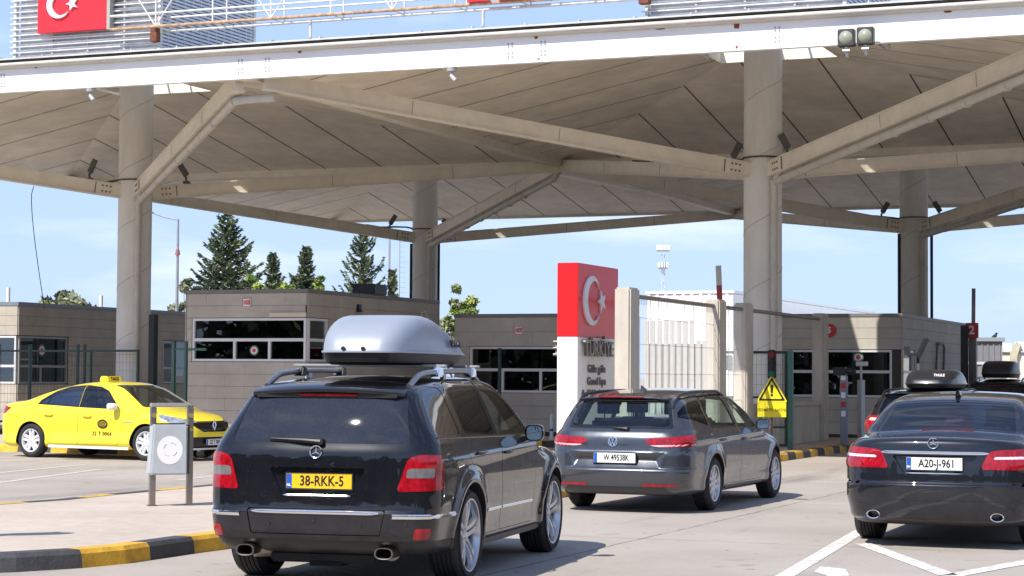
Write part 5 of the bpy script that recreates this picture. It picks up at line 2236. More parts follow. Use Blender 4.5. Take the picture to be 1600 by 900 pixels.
# ==================================================================== booths
M_clad = mat('booth_cladding', (.44, .40, .34), .7, var=.08, scale=2.2, var2=.14, scale2=.5, bump=.06, bscale=25)
M_clad2 = mat('booth_cladding_grey', (.45, .425, .37), .7, var=.08, scale=2.2, var2=.14, scale2=.5, bump=.06, bscale=25)
M_core = mat('booth_core_dark', (.07, .062, .053), .9)
M_cap = mat('coping_grey', (.20, .19, .175), .55, .3, var=.1, scale=3)
M_alu = mat('window_frame_white', (.66, .66, .66), .4, .1, var=.05, scale=4)
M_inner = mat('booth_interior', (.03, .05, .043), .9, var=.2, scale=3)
G_booth = glass('booth_glass', (.16, .26, .23), .75, 0.0, 1.5)
G_booth2 = glass('booth_glass_bluish', (.25, .36, .38), .9, 0.0, 1.75)
M_signred = mat('sign_red', (.50, .015, .02), .45)
M_signw = mat('sign_white', (.78, .76, .74), .45)


def clad(b, core, face, rects, row=.285, plen=1.02, t=.03, pos=0.0, out=-1, gap=.007):
    """face 'f': plane y=pos facing out; 's': plane x=pos. rects (u0,u1,z0,z1)"""
    for (u0, u1, z0, z1) in rects:
        def put(bb, a0, a1, c0, c1, d0, d1):
            lo, hi = min(d0, d1), max(d0, d1)
            if face == 'f':
                bb.box(a0, a1, lo, hi, c0, c1)
            else:
                bb.box(lo, hi, a0, a1, c0, c1)
        put(core, u0, u1, z0, z1, pos - out * .22, pos + out * .002)
        n = max(1, round((z1 - z0) / row))
        h = (z1 - z0) / n
        for k in range(n):
            za, zb = z0 + k * h + gap / 2, z0 + (k + 1) * h - gap / 2
            u = u0 - (plen / 2 if k % 2 else 0)
            while u < u1 - .02:
                a, c = max(u + gap / 4, u0), min(u + plen - gap / 4, u1)
                if c - a > .03:
                    put(b, a, c, za, zb, pos + out * .002, pos + out * t)
                u += plen


def window(parent, face, u0, u1, z0, z1, pos, out, mull=(), trans=(), g=None, fw=.055, lower_only=None, m=None, inset=.07):
    """framed window; mull = upright bars, trans = cross bars; lower_only: bars below this z"""
    f = MB()

    def put(bb, a0, a1, c0, c1, d0, d1):
        lo, hi = min(d0, d1), max(d0, d1)
        if face == 'f':
            bb.box(a0, a1, lo, hi, c0, c1)
        else:
            bb.box(lo, hi, a0, a1, c0, c1)
    da, db = pos + out * .012, pos - out * .08
    put(f, u0, u0 + fw, z0, z1, da, db)
    put(f, u1 - fw, u1, z0, z1, da, db)
    put(f, u0 + fw, u1 - fw, z1 - fw, z1, da, db)
    put(f, u0 + fw, u1 - fw, z0, z0 + fw, da, db)
    for z in trans:
        put(f, u0 + fw, u1 - fw, z - .035, z + .035, da - out * .003, db)
    for u in mull:
        zt = (lower_only - .035) if lower_only else z1 - fw
        put(f, u - .03, u + .03, z0 + fw, zt, da - out * .004, db)
    o = f.build('window_frame', m or M_alu, parent)
    p = MB()
    d = pos - out * .04
    if face == 'f':
        p.add([(u0 + fw * .5, d, z0 + fw * .5), (u1 - fw * .5, d, z0 + fw * .5), (u1 - fw * .5, d, z1 - fw * .5), (u0 + fw * .5, d, z1 - fw * .5)], [(0, 1, 2, 3)])
    else:
        p.add([(d, u0 + fw * .5, z0 + fw * .5), (d, u1 - fw * .5, z0 + fw * .5), (d, u1 - fw * .5, z1 - fw * .5), (d, u0 + fw * .5, z1 - fw * .5)], [(0, 1, 2, 3)])
    p.build('window_pane', g or G_booth, o)
    return o


def round_seal(parent, face, u, z, pos, r=.10, out=-1):
    b = MB()
    for mi, rr, dd in ((0, r, .0), (1, r * .72, .002), (2, r * .42, .004)):
        b.m = mi
        pts = []
        for k in range(20):
            a = 2 * math.pi * k / 20
            uu, zz = u + rr * math.cos(a), z + rr * math.sin(a)
            pts.append((uu, pos + out * dd, zz) if face == 'f' else (pos + out * dd, uu, zz))
        b.add(pts, [tuple(range(20))])
    b.build('round_sticker', [mat('sticker_green', (.10, .16, .12), .6), mat('sticker_white', (.72, .68, .66), .5), mat('sticker_red', (.55, .06, .06), .5)], parent)


def number_sign(parent, u, z, pos, text, s=.22):
    b = MB()
    b.box(u - s / 2, u + s / 2, pos - .03, pos, z - s / 2, z + s / 2)
    o = b.build('number_sign', M_signw, parent, bevel=.004)
    b = MB()
    for (a0, a1, c0, c1) in ((-s / 2 + .008, s / 2 - .008, s / 2 - .022, s / 2 - .008), (-s / 2 + .008, s / 2 - .008, -s / 2 + .008, -s / 2 + .022), (-s / 2 + .008, -s / 2 + .022, -s / 2 + .022, s / 2 - .022), (s / 2 - .022, s / 2 - .008, -s / 2 + .022, s / 2 - .022)):
        b.box(u + a0, u + a1, pos - .033, pos - .0305, z + c0, z + c1)
    b.build('sign_border', M_signred, o)
    place_text('sign_lettering', text, s * .62, M_signred, o, (u, pos - .033, z), (1, 0, 0), (0, 0, 1), depth=.002, bold=.006, sx=.85)


def office(parent, x0, x1, y0, y1, z):
    """desk, screen and chair inside the booth"""
    b = MB()
    b.box(x0 + .3, x1 - .3, y0 + .35, y0 + .95, z + .72, z + .76)
    b.box(x0 + .35, x0 + .40, y0 + .4, y0 + .9, z, z + .72)
    b.box(x1 - .40, x1 - .35, y0 + .4, y0 + .9, z, z + .72)
    b.build('desk', mat('desk_wood', (.16, .11, .07), .6), parent)
    b = MB()
    for xx in (x0 + .9, x1 - 1.1):
        b.box(xx, xx + .5, y0 + .55, y0 + .59, z + .9, z + 1.25)
        b.box(xx + .2, xx + .3, y0 + .57, y0 + .6, z + .76, z + .9)
    b.build('computer_screen', M_black, parent, bevel=.01)


def booth(label, corner, W, D, H, z0, band, frnt, side, number=None, m=None, seal=None, cap=.09):
    """corner = lane coordinates of the front right corner; front faces the viewer (-y), x runs to -W"""
    t = thing('inspection_booth', label, 'booth', tuple(lane(corner[0], corner[1], .146)), -GA, 'inspection booths under the canopy')
    m = m or M_clad
    wall, core = MB(), MB()
    zt = H
    clad(wall, core, 'f', frnt, pos=0, out=-1)
    clad(wall, core, 's', side, pos=0, out=1)
    clad(wall, core, 's', [(0, D, z0, zt)], pos=-W, out=-1)
    clad(wall, core, 'f', [(-W, 0, z0, zt)], pos=D, out=1)
    wall.build('wall_cladding', m, t)
    core.box(-W + .02, -.02, .05, D - .05, .0, z0)      # recessed plinth
    core.box(-W + .23, -.23, .23, D - .23, zt - .35, zt - .2)
    core.build('wall', M_core, t)
    c = MB()
    c.box(-W - .045, .045, -.045, D + .045, zt, zt + cap)
    c.build('coping', M_cap, t, bevel=.012)
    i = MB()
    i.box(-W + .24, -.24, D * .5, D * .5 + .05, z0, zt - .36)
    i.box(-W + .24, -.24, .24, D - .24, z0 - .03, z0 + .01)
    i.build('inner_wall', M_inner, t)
    if number:
        number_sign(t, number[1], number[2], -.031, number[0])
    return t


# booth nearest the taxi
t = booth('brown clad booth beside the yellow taxi, number plate 103 over its wide window', (6.487, -3.0), 3.12, 7.1, 3.27, .06, 2.75,
          [(-3.09, 0, 2.72, 3.27), (-3.09, 0, .06, 1.72), (-3.09, -2.96, 1.72, 2.72)],
          [(0, 7.1, 2.72, 3.27), (0, 7.1, .06, 1.72), (1.0, 7.1, 1.72, 2.72)], ('103', -1.52, 3.06))
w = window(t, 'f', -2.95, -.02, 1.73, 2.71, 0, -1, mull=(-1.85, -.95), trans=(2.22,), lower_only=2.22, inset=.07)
round_seal(w, 'f', -1.36, 1.98, -.002 + .04 - .002, .115, -1)
window(t, 's', .07, .98, 1.73, 2.71, 0, 1, trans=(2.22,), g=G_booth2)
office(t, -2.9, -.3, .1, 3, .1)
b = MB()
b.box(-.92, .01, -.075, -.031, 2.73, 2.83)
b.build('sun_strip_ledge', mat('ledge_sun_cream', (.60, .54, .42), .6), t, bevel=.006)  # cream colour paints in the sunlit strip above the window
b = MB()
b.box(-.5, 0.1, 3.2, 3.9, 3.36, 3.62)
b.box(-.1, .0, 3.25, 3.85, 3.40, 3.58)
b.build('rooftop_unit', M_black, t, bevel=.02)
b = MB()
b.tube([(.03, 6.15, 2.78), (.03, 6.0, 3.02), (.03, 6.25, 3.05), (.03, 6.45, 2.86)], .022, 8)
b.tube([(.03, 6.15, 2.80), (.03, 6.55, 2.80)], .022, 8)
b.build('white_wall_bracket', mat('bracket_white', (.75, .74, .72), .5), t, smooth=True)
b = MB()
b.box(.02, .10, 2.4, 2.52, 2.98, 3.10)
b.cyl((.06, 2.46, 2.98), (.06, 2.46, 2.92), .06, .10, 12)
b.build('wall_lamp', M_black, t)

# long building at the left edge
tb = thing('office_building', 'long brown clad office building at the left edge, its end wall in sunlight', 'building', tuple(lane(-7.32, 5.29, .146)), -GA)
wall, core = MB(), MB()
H = 3.36
clad(wall, core, 'f', [(-6.5, 0, 2.52, H), (-6.5, 0, .06, 1.10), (-6.5, -3.5, 1.10, 2.52)], pos=0, out=-1)
clad(wall, core, 's', [(0, 13, 2.52, H), (0, 13, .06, 1.10), (2.5, 7.7, 1.10, 2.52), (9.8, 13, 1.10, 2.52)], pos=0, out=1)
clad(wall, core, 'f', [(-6.5, 0, .06, H)], pos=13, out=1)
wall.build('wall_cladding', M_clad, tb)
core.box(-6.4, -.02, .05, 12.9, 0, .06)
core.box(-6.4, -.23, .23, 12.8, H - .3, H - .2)
core.build('wall', M_core, tb)
c = MB()
c.box(-6.55, .05, -.05, 13.05, H, H + .12)
c.build('coping', mat('coping_blue_grey', (.22, .24, .27), .5, .3, var=.08, scale=3), tb, bevel=.012)
b = MB()
b.box(-6.2, -.25, 4.4, 4.45, .1, H - .4)
b.build('inner_wall', mat('office_wall_green', (.12, .20, .17), .8), tb)
w = window(tb, 's', .06, 2.45, 1.12, 2.50, 0, 1, mull=(1.15,), trans=(1.63,), lower_only=1.63, m=mat('frame_grey', (.30, .29, .28), .5, .2))
round_seal(w, 's', 1.23, 2.10, -.036, .18, 1)
window(tb, 's', 7.75, 9.75, 1.12, 2.50, 0, 1, trans=(1.62,), g=G_booth2, m=mat('frame_grey2', (.42, .42, .44), .5, .2))
window(tb, 'f', -3.45, -.05, 1.12, 2.50, 0, -1, mull=(-1.05, -2.2), trans=(1.63,), lower_only=1.63, g=G_booth2)
for k, (yy, hh) in enumerate(((.0, .42), (4.3, .36))):
    b = MB()
    b.tube([(-.5 if k == 0 else -.2, yy + .2, H + .12), (-.5 if k == 0 else -.2, yy + .2, H + .12 + hh)], .055, 10)
    b.build('roof_vent', mat('vent_white', (.8, .8, .8), .5), tb, smooth=True, angle=50)

# centre booth
t = booth('grey brown booth left of the red sign pillar, number plate 107', (10.9, 2.275), 3.1, 3.2, 2.86, .10, 2.2,
          [(-3.1, 0, 2.16, 2.86), (-3.1, 0, .10, 1.03), (-3.1, -2.72, 1.03, 2.16)],
          [(0, 3.2, 2.16, 2.86), (0, 3.2, .10, 1.03), (1.0, 3.2, 1.03, 2.16)], ('107', -1.42, 2.54), M_clad2)
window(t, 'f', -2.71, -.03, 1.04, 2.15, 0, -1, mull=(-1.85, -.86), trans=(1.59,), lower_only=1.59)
window(t, 's', .05, .98, 1.04, 2.15, 0, 1, trans=(1.59,), g=G_booth2)
office(t, -2.9, -.3, .1, 3, .1)

# right booth behind the barrier post
t = booth('grey brown booth behind the banded barrier post, sun on its upper corner', (18.122, 5.403), 3.1, 9.0, 2.92, .08, 2.2,
          [(-3.1, 0, 2.14, 2.92), (-3.1, 0, .08, .97), (-3.1, -2.72, .97, 2.14)],
          [(0, 9.0, 2.14, 2.92), (0, 9.0, .08, .97), (1.55, 9.0, .97, 2.14), (0, .14, .97, 2.14)], None, M_clad2)
w = window(t, 'f', -2.71, -.22, .98, 2.13, 0, -1, mull=(-1.9,), trans=(1.60,), lower_only=1.60)
round_seal(w, 'f', -1.05, 1.95, .036, .13, -1)
window(t, 's', .16, 1.53, .98, 2.13, 0, 1, trans=(1.6,), g=G_booth)
office(t, -2.9, -.3, .1, 3, .1)
b = MB()
b.cyl((-1.74, -.032, 2.60), (-1.74, -.06, 2.60), .17, seg=20)
b.build('round_sign_red', M_signred, t)
place_text('sign_lettering', '5', .2, M_signw, t, (-1.74, -.064, 2.60), (1, 0, 0), (0, 0, 1), depth=.002, bold=.006)
b = MB()
b.tube([(.05, 4.3, 1.2), (.09, 4.3, 2.25), (.09, 4.5, 2.36), (.09, 5.2, 2.36), (.09, 5.35, 2.25), (.05, 5.4, 1.2)], .03, 8)
b.build('wall_conduit', mat('conduit_grey', (.20, .18, .16), .6), t, smooth=True)
b = MB()
b.box(-1.2, -.9, -.02, .14, -.02, .06)
b.box(-2.4, -1.5, -.02, .14, -.02, .06)
b.build('plinth_vent', M_core, t)
# ======================================================== fences, signs, posts
M_green = mat('fence_green', (.012, .042, .036), .45, var=.12, scale=6, coat=.2)
M_greenl = mat('fence_green_pale', (.07, .17, .14), .5, var=.12, scale=6)
M_dkpost = mat('post_near_black', (.012, .014, .014), .5)
M_galv = mat('galvanised_steel', (.42, .43, .44), .45, .6, var=.12, scale=8)
M_precast = mat('precast_concrete', (.50, .46, .39), .9, var=.10, scale=6, var2=.18, scale2=.8, stretch=(1, 1, .4), bump=.12, bscale=30)


def mesh_panel(b, x0, x1, z0, z1, y, step=.10, hstep=.20, r=.0016):
    x = x0
    while x <= x1 + 1e-6:
        b.box(x - r, x + r, y - r, y + r, z0, z1)
        x += step
    z = z0
    while z <= z1 + 1e-6:
        b.box(x0, x1, y - r * 1.3, y + r * 1.3, z - r * 1.3, z + r * 1.3)
        z += hstep


def green_fence(label, x0, y0, posts, length, H=2.05, z=.15, mesh=True, rail=True):
    t = thing('mesh_fence', label, 'fence', tuple(lane(x0, y0, z)), -GA, 'green mesh fences beside the booths')
    b = MB()
    if rail:
        b.box(0, length, -.02, .02, H - .09, H - .04)
    if mesh:
        mesh_panel(b, .03, length - .03, .1, H - .1, 0)
    b.build('mesh_panel', M_green, t)
    for x in posts:
        b = MB()
        b.box(x - .03, x + .03, -.035, .035, 0, H + .08)
        b.box(x - .036, x + .036, -.041, .041, H + .08, H + .10)
        b.build('fence_post', M_green, t, bevel=.006)
    return t


green_fence('green mesh fence running behind the taxi past the left building', -4.6, -.65, (1.05, 2.0, 3.42, 3.62), 3.75)
# gate in front of the left column
def gate(label, x, y, w, H, frame, m, ml=None):
    t = thing('mesh_gate', label, 'gate', tuple(lane(x, y, .15)), -GA, 'green gates on the islands')
    b = MB()
    s = .055
    b.box(0, s, -.03, .03, .05, H)
    b.box(w - s, w, -.03, .03, .05, H)
    b.box(s, w - s, -.028, .028, H - s, H)
    b.box(s, w - s, -.028, .028, .05, .05 + s)
    if frame > 1:
        b.box(w * .36 - s / 2, w * .36 + s / 2, -.027, .027, .05 + s, H - s)
        b.box(s, w * .36 - s / 2, -.026, .026, 1.02, 1.06)
        b.box(w * .36 + s / 2, w - s, -.026, .026, 1.02, 1.06)
        b.box(w * .36 + s / 2, w - s, -.026, .026, .42, .46)
    b.build('gate_frame', m, t, bevel=.006)
    q = MB()
    mesh_panel(q, s, w - s, .1, H - s, 0)
    q.build('mesh_panel', m, t)
    if frame > 1:
        p = MB()
        p.box(w + .01, w + .11, -.05, .05, 0, H + .02)
        p.build('gate_post', ml or m, t, bevel=.006)
        p = MB()
        p.box(w * .62, w * .65, -.06, -.03, .10, 1.0)
        p.build('drop_bolt', ml or m, t)
    return t


gate('green mesh gate in front of the left canopy column', -.82, -.65, 1.42, 2.02, 1, M_green)
gate('tall green mesh gate beside the yellow warning sign', 16.0, -3.1, 1.50, 1.98, 2, M_green, M_greenl)
green_fence('green fence posts in front of the booth numbered 103', 5.9, -7.6, (.0, .28), .75, 2.0, mesh=False)
t = thing('fence_post', 'lone dark green post in front of the booth with plate 107', 'post', tuple(lane(9.5, 1.0, .146)), -GA)
b = MB()
b.box(-.035, .035, -.035, .035, 0, 2.1)
b.box(-.05, .05, -.05, .05, 0, .02)
b.build('post', M_green, t, bevel=.006)

for lab, P, zt in (('black square pole beside the left canopy column', (-8.711, 48.5), 3.02), ('black square pole beside the raised barrier on the right', (11.347, 50.0), 2.93)):
    t = thing('square_pole', lab, 'pole', (P[0], P[1], .1), -GA)
    b = MB()
    b.box(-.085, .085, -.085, .085, 0, zt - .1)
    b.box(-.10, .10, -.10, .10, 0, .03)
    b.build('pole', M_dkpost, t, bevel=.008)

# precast wall with mesh bays
pw = thing('precast_mesh_fence', 'tall pale concrete posts with wire mesh and top rail behind the sign pillar', 'fence', (1.96, 33.0, .146), -GA)
PY = (0, 5.25, 7.2, 13.75)
for y in PY:
    b = MB()
    b.prism([(-.46, 2.93), (.0, 2.93), (.0, 0), (-.46, 0)], 1, y, y + .48) if False else b.box(-.28, 0, y, y + .50, 0, 2.93)
    b.build('concrete_post', M_precast, pw, bevel=.03)
r = MB()
for a, c in zip(PY[:-1], PY[1:]):
    r.tube([(-.12, a + .5, 2.80), (-.12, c, 2.80)], .04, 10)
r.build('top_rail', mat('rail_weathered', (.26, .24, .21), .6, .4), pw, smooth=True)
for (a, c) in ((.5, 5.25), (5.75, 7.2)):
    mb = MB()
    y = a + .02
    while y < c:
        mb.box(-.125, -.119, y - .0025, y + .0025, .1, 2.80)
        y += .085
    for z in (.5, 1.0, 1.5, 2.0, 2.45):
        mb.box(-.125, -.119, a, c, z - .003, z + .003)
    mb.build('wire_mesh', mat('mesh_pale', (.74, .74, .72), .6, .1), pw)
b = MB()
b.box(-.30, -.10, 7.7, 13.75, 0, .82)
b.box(-.34, -.06, 7.7, 13.75, .82, .90)
b.build('low_wall', M_precast, pw, bevel=.012)

# red and white sign pillar
pil = thing('sign_pillar', 'tall red and white pillar sign with crescent and star, lettered TÜRKİYE Güle güle', 'sign', (1.09, 33.0, .146), -GA)
PW, PL = .36, 2.02
b = MB()
b.box(-PW, 0, 0, PL, 0, 2.10)
b.build('white_base', mat('pillar_white', (.80, .78, .74), .6, var=.03, scale=3), pil, bevel=.006)
b = MB()
b.box(-PW - .004, .004, -.004, PL + .004, 2.102, 3.33)
M_pred = mat('pillar_red', (.66, .014, .018), .35, coat=.12, spec=.3, var=.05, scale=2)
b.build('red_box', M_pred, pil, bevel=.008)
crescent_star(pil, .64, 2.72, .42, 0, .004, .03, mat('pillar_letter_white', (.72, .72, .74), .4))
M_let = mat('letter_grey', (.10, .10, .095), .5, .3)
M_letside = mat('letter_steel', (.22, .20, .17), .4, .5)
place_text('pillar_lettering', 'TÜRKİYE', .36, M_letside, pil, (.06, PL / 2 - .15, 1.90), (0, 1, 0), (0, 0, 1), depth=.03, bold=.006, sx=.98)
for body, z in (('Güle güle', 1.57), ('Good bye', 1.36), ('Auf Wiedersehen', 1.15)):
    place_text('pillar_lettering', body, .185, M_let, pil, (.012, PL / 2 - (.1 if 'Auf' not in body else 0), z), (0, 1, 0), (0, 0, 1), depth=.006, bold=.004, sx=1.25)
place_text('pillar_lettering', 'TÜRKİYE', .36, M_letside, pil, (-PW - .10, PL / 2, 1.90), (0, -1, 0), (0, 0, 1), depth=.045, bold=.006, sx=1.12)

# litter bin
bn = thing('litter_bin', 'grey steel litter bin with a round white sticker hung between two flat posts', 'litter bin', (-3.74, 22.03, .146), .362)
st = mat('bin_post_steel', (.30, .27, .24), .35, .85, var=.15, scale=9)
for x in (-.205, .205):
    b = MB()
    b.box(x - .030, x + .030, -.05, .05, 0, 1.08 if x < 0 else 1.10)
    b.box(x - .05, x + .05, -.07, .07, 0, .012)
    b.build('post', st, bn, bevel=.006)
    b = MB()
    b.cyl((x, -.052, .99), (x, -.060, .99), .028, seg=12)
    b.cyl((x, -.052, .83 if x > 0 else .99), (x, -.059, .83 if x > 0 else .99), .02, seg=12)
    b.build('lock_plate', mat('brass_yellow', (.60, .45, .16), .35, .7), bn)
b = MB()
b.box(-.235, .175, -.06, .06, 1.081, 1.125)
b.build('top_bar', mat('bar_pale_steel', (.55, .52, .48), .4, .7, var=.1, scale=8), bn, bevel=.008)
b = MB()
b.prism([(-.270, .345), (.140, .345), (.140, .895), (-.235, .895)], 1, -.20, .03)
body = b.build('bin_body', mat('bin_grey_paint', (.52, .545, .56), .4, .3, var=.06, scale=6), bn, bevel=.018)
b = MB()
b.prism([(.141, .355), (.165, .355), (.165, .89), (.141, .89)], 1, -.185, .02)
b.build('bin_side', M_dkpost, body)
b = MB()
b.prism([(-.21, .89), (.12, .89), (.12, .905), (-.21, .905)], 1, -.17, .01)
b.build('bin_mouth', M_dkpost, body)
b = MB()
n = 36
b.add([(-.055 + .142 * math.cos(2 * math.pi * k / n), -.2025, .615 + .155 * math.sin(2 * math.pi * k / n)) for k in range(n)], [tuple(range(n))])
s_ = b.build('round_sticker', mat('sticker_bright_white', (.80, .80, .79), .5), body)
b = MB()
gf = mat('sticker_faint_grey', (.765, .765, .76), .5)
for k in range(4):
    a = R(40 + 85 * k)
    pts = [(-.055 + .075 * math.cos(a + R(q * 9)), -.2035, .63 + .075 * math.sin(a + R(q * 9))) for q in range(6)]
    b.tube(pts, .005, 5)
b.build('sticker_mark', gf, s_)

# traffic light and warning sign
wl = thing('warning_sign', 'yellow warning triangle with exclamation mark under a small traffic light on a thin post', 'warning sign', (5.19, 39.8, .146), -GA + .25)
b = MB()
b.cyl((0, .03, 0), (0, .03, 2.0), .022, seg=12)
b.build('post', mat('post_rust_brown', (.22, .13, .08), .6, .4, var=.3, scale=20), wl, smooth=True)
b = MB()
b.box(-.085, .085, -.05, .05, 1.42, 2.0)
tl = b.build('traffic_light', M_black, wl, bevel=.02)
for z, mm in ((1.90, mat('lens_red', (.22, .008, .01), .2, coat=1)), (1.71, mat('lens_dark', (.02, .016, .01), .2, coat=1)), (1.52, mat('lens_green', (.012, .12, .09), .2, coat=1))):
    b = MB()
    b.cyl((0, -.052, z), (0, -.062, z), .066, seg=20)
    b.build('lens', mm, tl)
    b = MB()
    b.lathe([(.078, -.05), (.082, -.15), (.078, -.15), (.074, -.05)], c=(0, 0, z), axis=1, seg=16, a0=0, a1=math.pi)
    b.build('visor', M_black, tl)
M_wy = mat('warning_yellow', (.80, .68, .012), .45, var=.05, scale=10)
tri = [(-.31, 0), (.31, 0), (0, .55)]
tri = rnd([(x, z + .96) for x, z in tri], .04)
b = MB()
b.prism(tri, 1, -.062, -.052)
to = b.build('triangle_panel', M_wy, wl)
c0 = (0, .96 + .55 / 3)
def sc(p, k):
    return [(c0[0] + (x - c0[0]) * k, c0[1] + (z - c0[1]) * k) for x, z in p]
b = MB()
o1, o2 = sc(tri, .86), sc(tri, .66)
vs = [(x, -.0635, z) for x, z in o1] + [(x, -.0635, z) for x, z in o2]
n = len(tri)
b.add(vs, [(k, (k + 1) % n, n + (k + 1) % n, n + k) for k in range(n)])
b.prism([(-.022, 1.14), (.022, 1.14), (.030, 1.30), (-.030, 1.30)], 1, -.066, -.0625)
b.cyl((0, -.0625, 1.10), (0, -.066, 1.10), .026, seg=14)
b.build('triangle_mark', M_ink, to)
b = MB()
b.box(-.285, .285, -.062, -.052, .66, .955)
po = b.build('text_panel', M_wy, wl, bevel=.004)
place_text('panel_lettering', 'OTOMATİK BARİYER', .075, mat('panel_ink_olive', (.10, .09, .01), .5), po, (0, -.0635, .80), (1, 0, 0), (0, 0, 1), depth=.001, bold=.001, sx=.85)

# bollard
bl = thing('bollard', 'slim white bollard with a blue band on the kerb by the off-road car', 'bollard', (.923, 45.7, .146), -GA)
b = MB()
b.lathe([(0, 0), (.055, 0), (.05, .02), (.042, .03), (.042, .56), (.036, .585), (0, .59)], seg=16)
b.build('post', mat('bollard_white', (.50, .51, .55), .4), bl, smooth=True)
b = MB()
b.lathe([(.043, .19), (.0445, .19), (.0445, .245), (.043, .245)], seg=16)
b.build('blue_band', mat('bollard_blue', (.01, .04, .25), .4), bl, smooth=True)

# barrier post with camera head
bp = thing('barrier_post', 'grey barrier post with red and white bands and a dark camera head', 'barrier post', (7.16, 43.0, .146), -GA)
b = MB()
b.box(-.075, .075, -.06, .06, 0, 1.50)
b.box(-.13, .13, -.12, .12, 0, .02)
b.build('post', mat('barrier_grey', (.20, .22, .25), .45, .2), bp, bevel=.01)
for k, z in enumerate((.62, .82, 1.02, 1.22, 1.40)):
    b = MB()
    b.box(-.05, .05, -.064, -.0605, z, z + .12)
    b.build('reflective_band', M_signred if k % 2 else mat('band_white', (.7, .7, .72), .4), bp)
b = MB()
b.box(-.22, .06, -.10, .10, 1.50, 1.68)
b.cyl((.08, -.02, 1.60), (.26, -.10, 1.57), .07, .06, 14)
b.build('camera_head', M_dkpost, bp, bevel=.015)

cm = thing('security_camera', 'white security camera on a short stalk beside the barrier post', 'camera', (7.74, 44.2, 1.64), -GA - .5)
b = MB()
b.box(-.12, .17, -.05, .05, .22, .32)
b.build('camera_body', mat('camera_white', (.62, .62, .62), .4), cm, bevel=.012)
b = MB()
b.cyl((0, 0, -.1), (0, 0, .22), .025, seg=10)
b.box(-.06, .06, -.06, .06, -.12, -.09)
b.build('stalk', M_galv, cm)
b = MB()
b.box(-.14, .19, -.06, .06, .325, .335)
b.build('sun_shield', M_black, cm)
# the post that carries it
b = MB()
b.box(-.06, .06, -.06, .06, -1.5, -.121)
b.build('camera_post', M_galv, cm)

# raised barriers
def raised_barrier(label, P, z0, z1, tilt, thick, sign=False):
    t = thing('raised_barrier', label, 'barrier', (P[0], P[1], .146), -GA, 'raised lane barriers')
    b = MB()
    b.box(-.17, .17, -.17, .17, 0, 1.0)
    b.build('cabinet', mat('barrier_cabinet', (.18, .17, .17), .5), t, bevel=.02)
    n = 7
    b = MB()
    p0, p1 = Vector((0, -.02, .85)), Vector((tilt, -.02, z1))
    for k in range(n):
        b.m = k % 2
        b.beam(p0 + (p1 - p0) * (k / n), p0 + (p1 - p0) * ((k + 1) / n), thick, .05, up=(0, 1, 0))
    b.build('arm', [mat('arm_white', (.62, .60, .58), .5), mat('arm_red', (.42, .05, .05), .5)] if not sign else [mat('arm_grey', (.16, .14, .13), .5), mat('arm_grey2', (.22, .20, .18), .5)], t)
    if sign:
        b = MB()
        b.box(-.16, .16, -.16, -.08, z0, z0 + .38)
        s_ = b.build('lane_signal', M_signred, t, bevel=.01)
        place_text('signal_lettering', '2', .30, M_signw, s_, (0, -.164, z0 + .19), (1, 0, 0), (0, 0, 1), depth=.002, bold=.008)
        b = MB()
        b.box(-.09, .09, -.08, .08, 1.0, z0 + .3)
        b.build('signal_post', mat('signal_post_grey', (.16, .15, .15), .5), t)
    return t


raised_barrier('red and white barrier arm standing upright behind the concrete fence posts', (4.86, 45.6), 0, 4.0, -.14, .12)
raised_barrier('upright barrier pole with a red lane number signal at the right', (11.60, 50.2), 2.47, 3.72, .03, .09, True)
tp = thing('striped_pole', 'black and white striped pole with a camera at the corner of the right booth', 'pole', (9.55, 46.9, .146), -GA)
for k in range(10):
    b = MB()
    b.cyl((0, 0, k * .2), (0, 0, k * .2 + .2), .035, seg=12)
    b.build('pole_band', M_dkpost if k % 2 else mat('band_white', (.7, .7, .72), .4), tp, smooth=True)
b = MB()
b.beam((-.25, 0, 1.98), (.05, 0, 2.02), .05, .05)
b.box(-.32, -.18, -.07, .07, 2.0, 2.2)
b.beam((0, 0, 1.95), (.22, -.1, 2.38), .16, .07)
b.build('camera_bracket', mat('bracket_grey', (.22, .23, .24), .5), tp, bevel=.01)

# ------------------------------------------------ lamps and cameras on the canopy
def floodlight(loc, rz):
    t = thing('floodlight', 'x', 'floodlight', loc, rz, 'pair of floodlights on the white fascia')
    b = MB()
    b.box(-.145, .145, -.02, .14, -.15, .15)
    b.build('housing', mat('floodlight_housing', (.045, .042, .04), .5), t, bevel=.015)
    b = MB()
    b.lathe([(0, -.075), (.05, -.068), (.09, -.045), (.115, -.021)], axis=1, seg=24)
    b.build('lens', mat('floodlight_lens', (.30, .32, .24), .25, coat=.6), t, smooth=True)
    b = MB()
    b.beam((0, .05, -.15), (0, .10, -.32), .05, .03)
    b.cyl((-.06, .04, -.22), (.06, .04, -.22), .03, seg=10)
    b.box(-.02, .02, .12, .26, .0, .04)
    b.build('bracket', M_galv, t)
    return t


for k, (x, z, lab) in enumerate(((20.02, 7.42, 'left of the two round-lensed floodlights on the white fascia'), (20.35, 7.435, 'right of the two round-lensed floodlights on the white fascia'))):
    f = floodlight(tuple(lane(x, YF - .30, z)), -GA)
    f['label'] = lab


def dome_cam(loc, label):
    t = thing('security_camera', label, 'camera', loc, -GA, 'cameras under the fascia')
    b = MB()
    b.cyl((0, 0, 0), (0, 0, -.07), .10, .09, 16)
    b.tube([(0, 0, -.07), (.02, 0, -.14), (.06, -.03, -.2)], .022, 8)
    b.build('mount', mat('camera_grey', (.45, .46, .48), .4, .3), t, smooth=True, angle=40)
    b = MB()
    b.cyl((.0, -.02, -.15), (.12, -.08, -.26), .042, seg=12)
    b.build('camera_body', mat('camera_grey', (.45, .46, .48), .4, .3), t, smooth=True, angle=40)


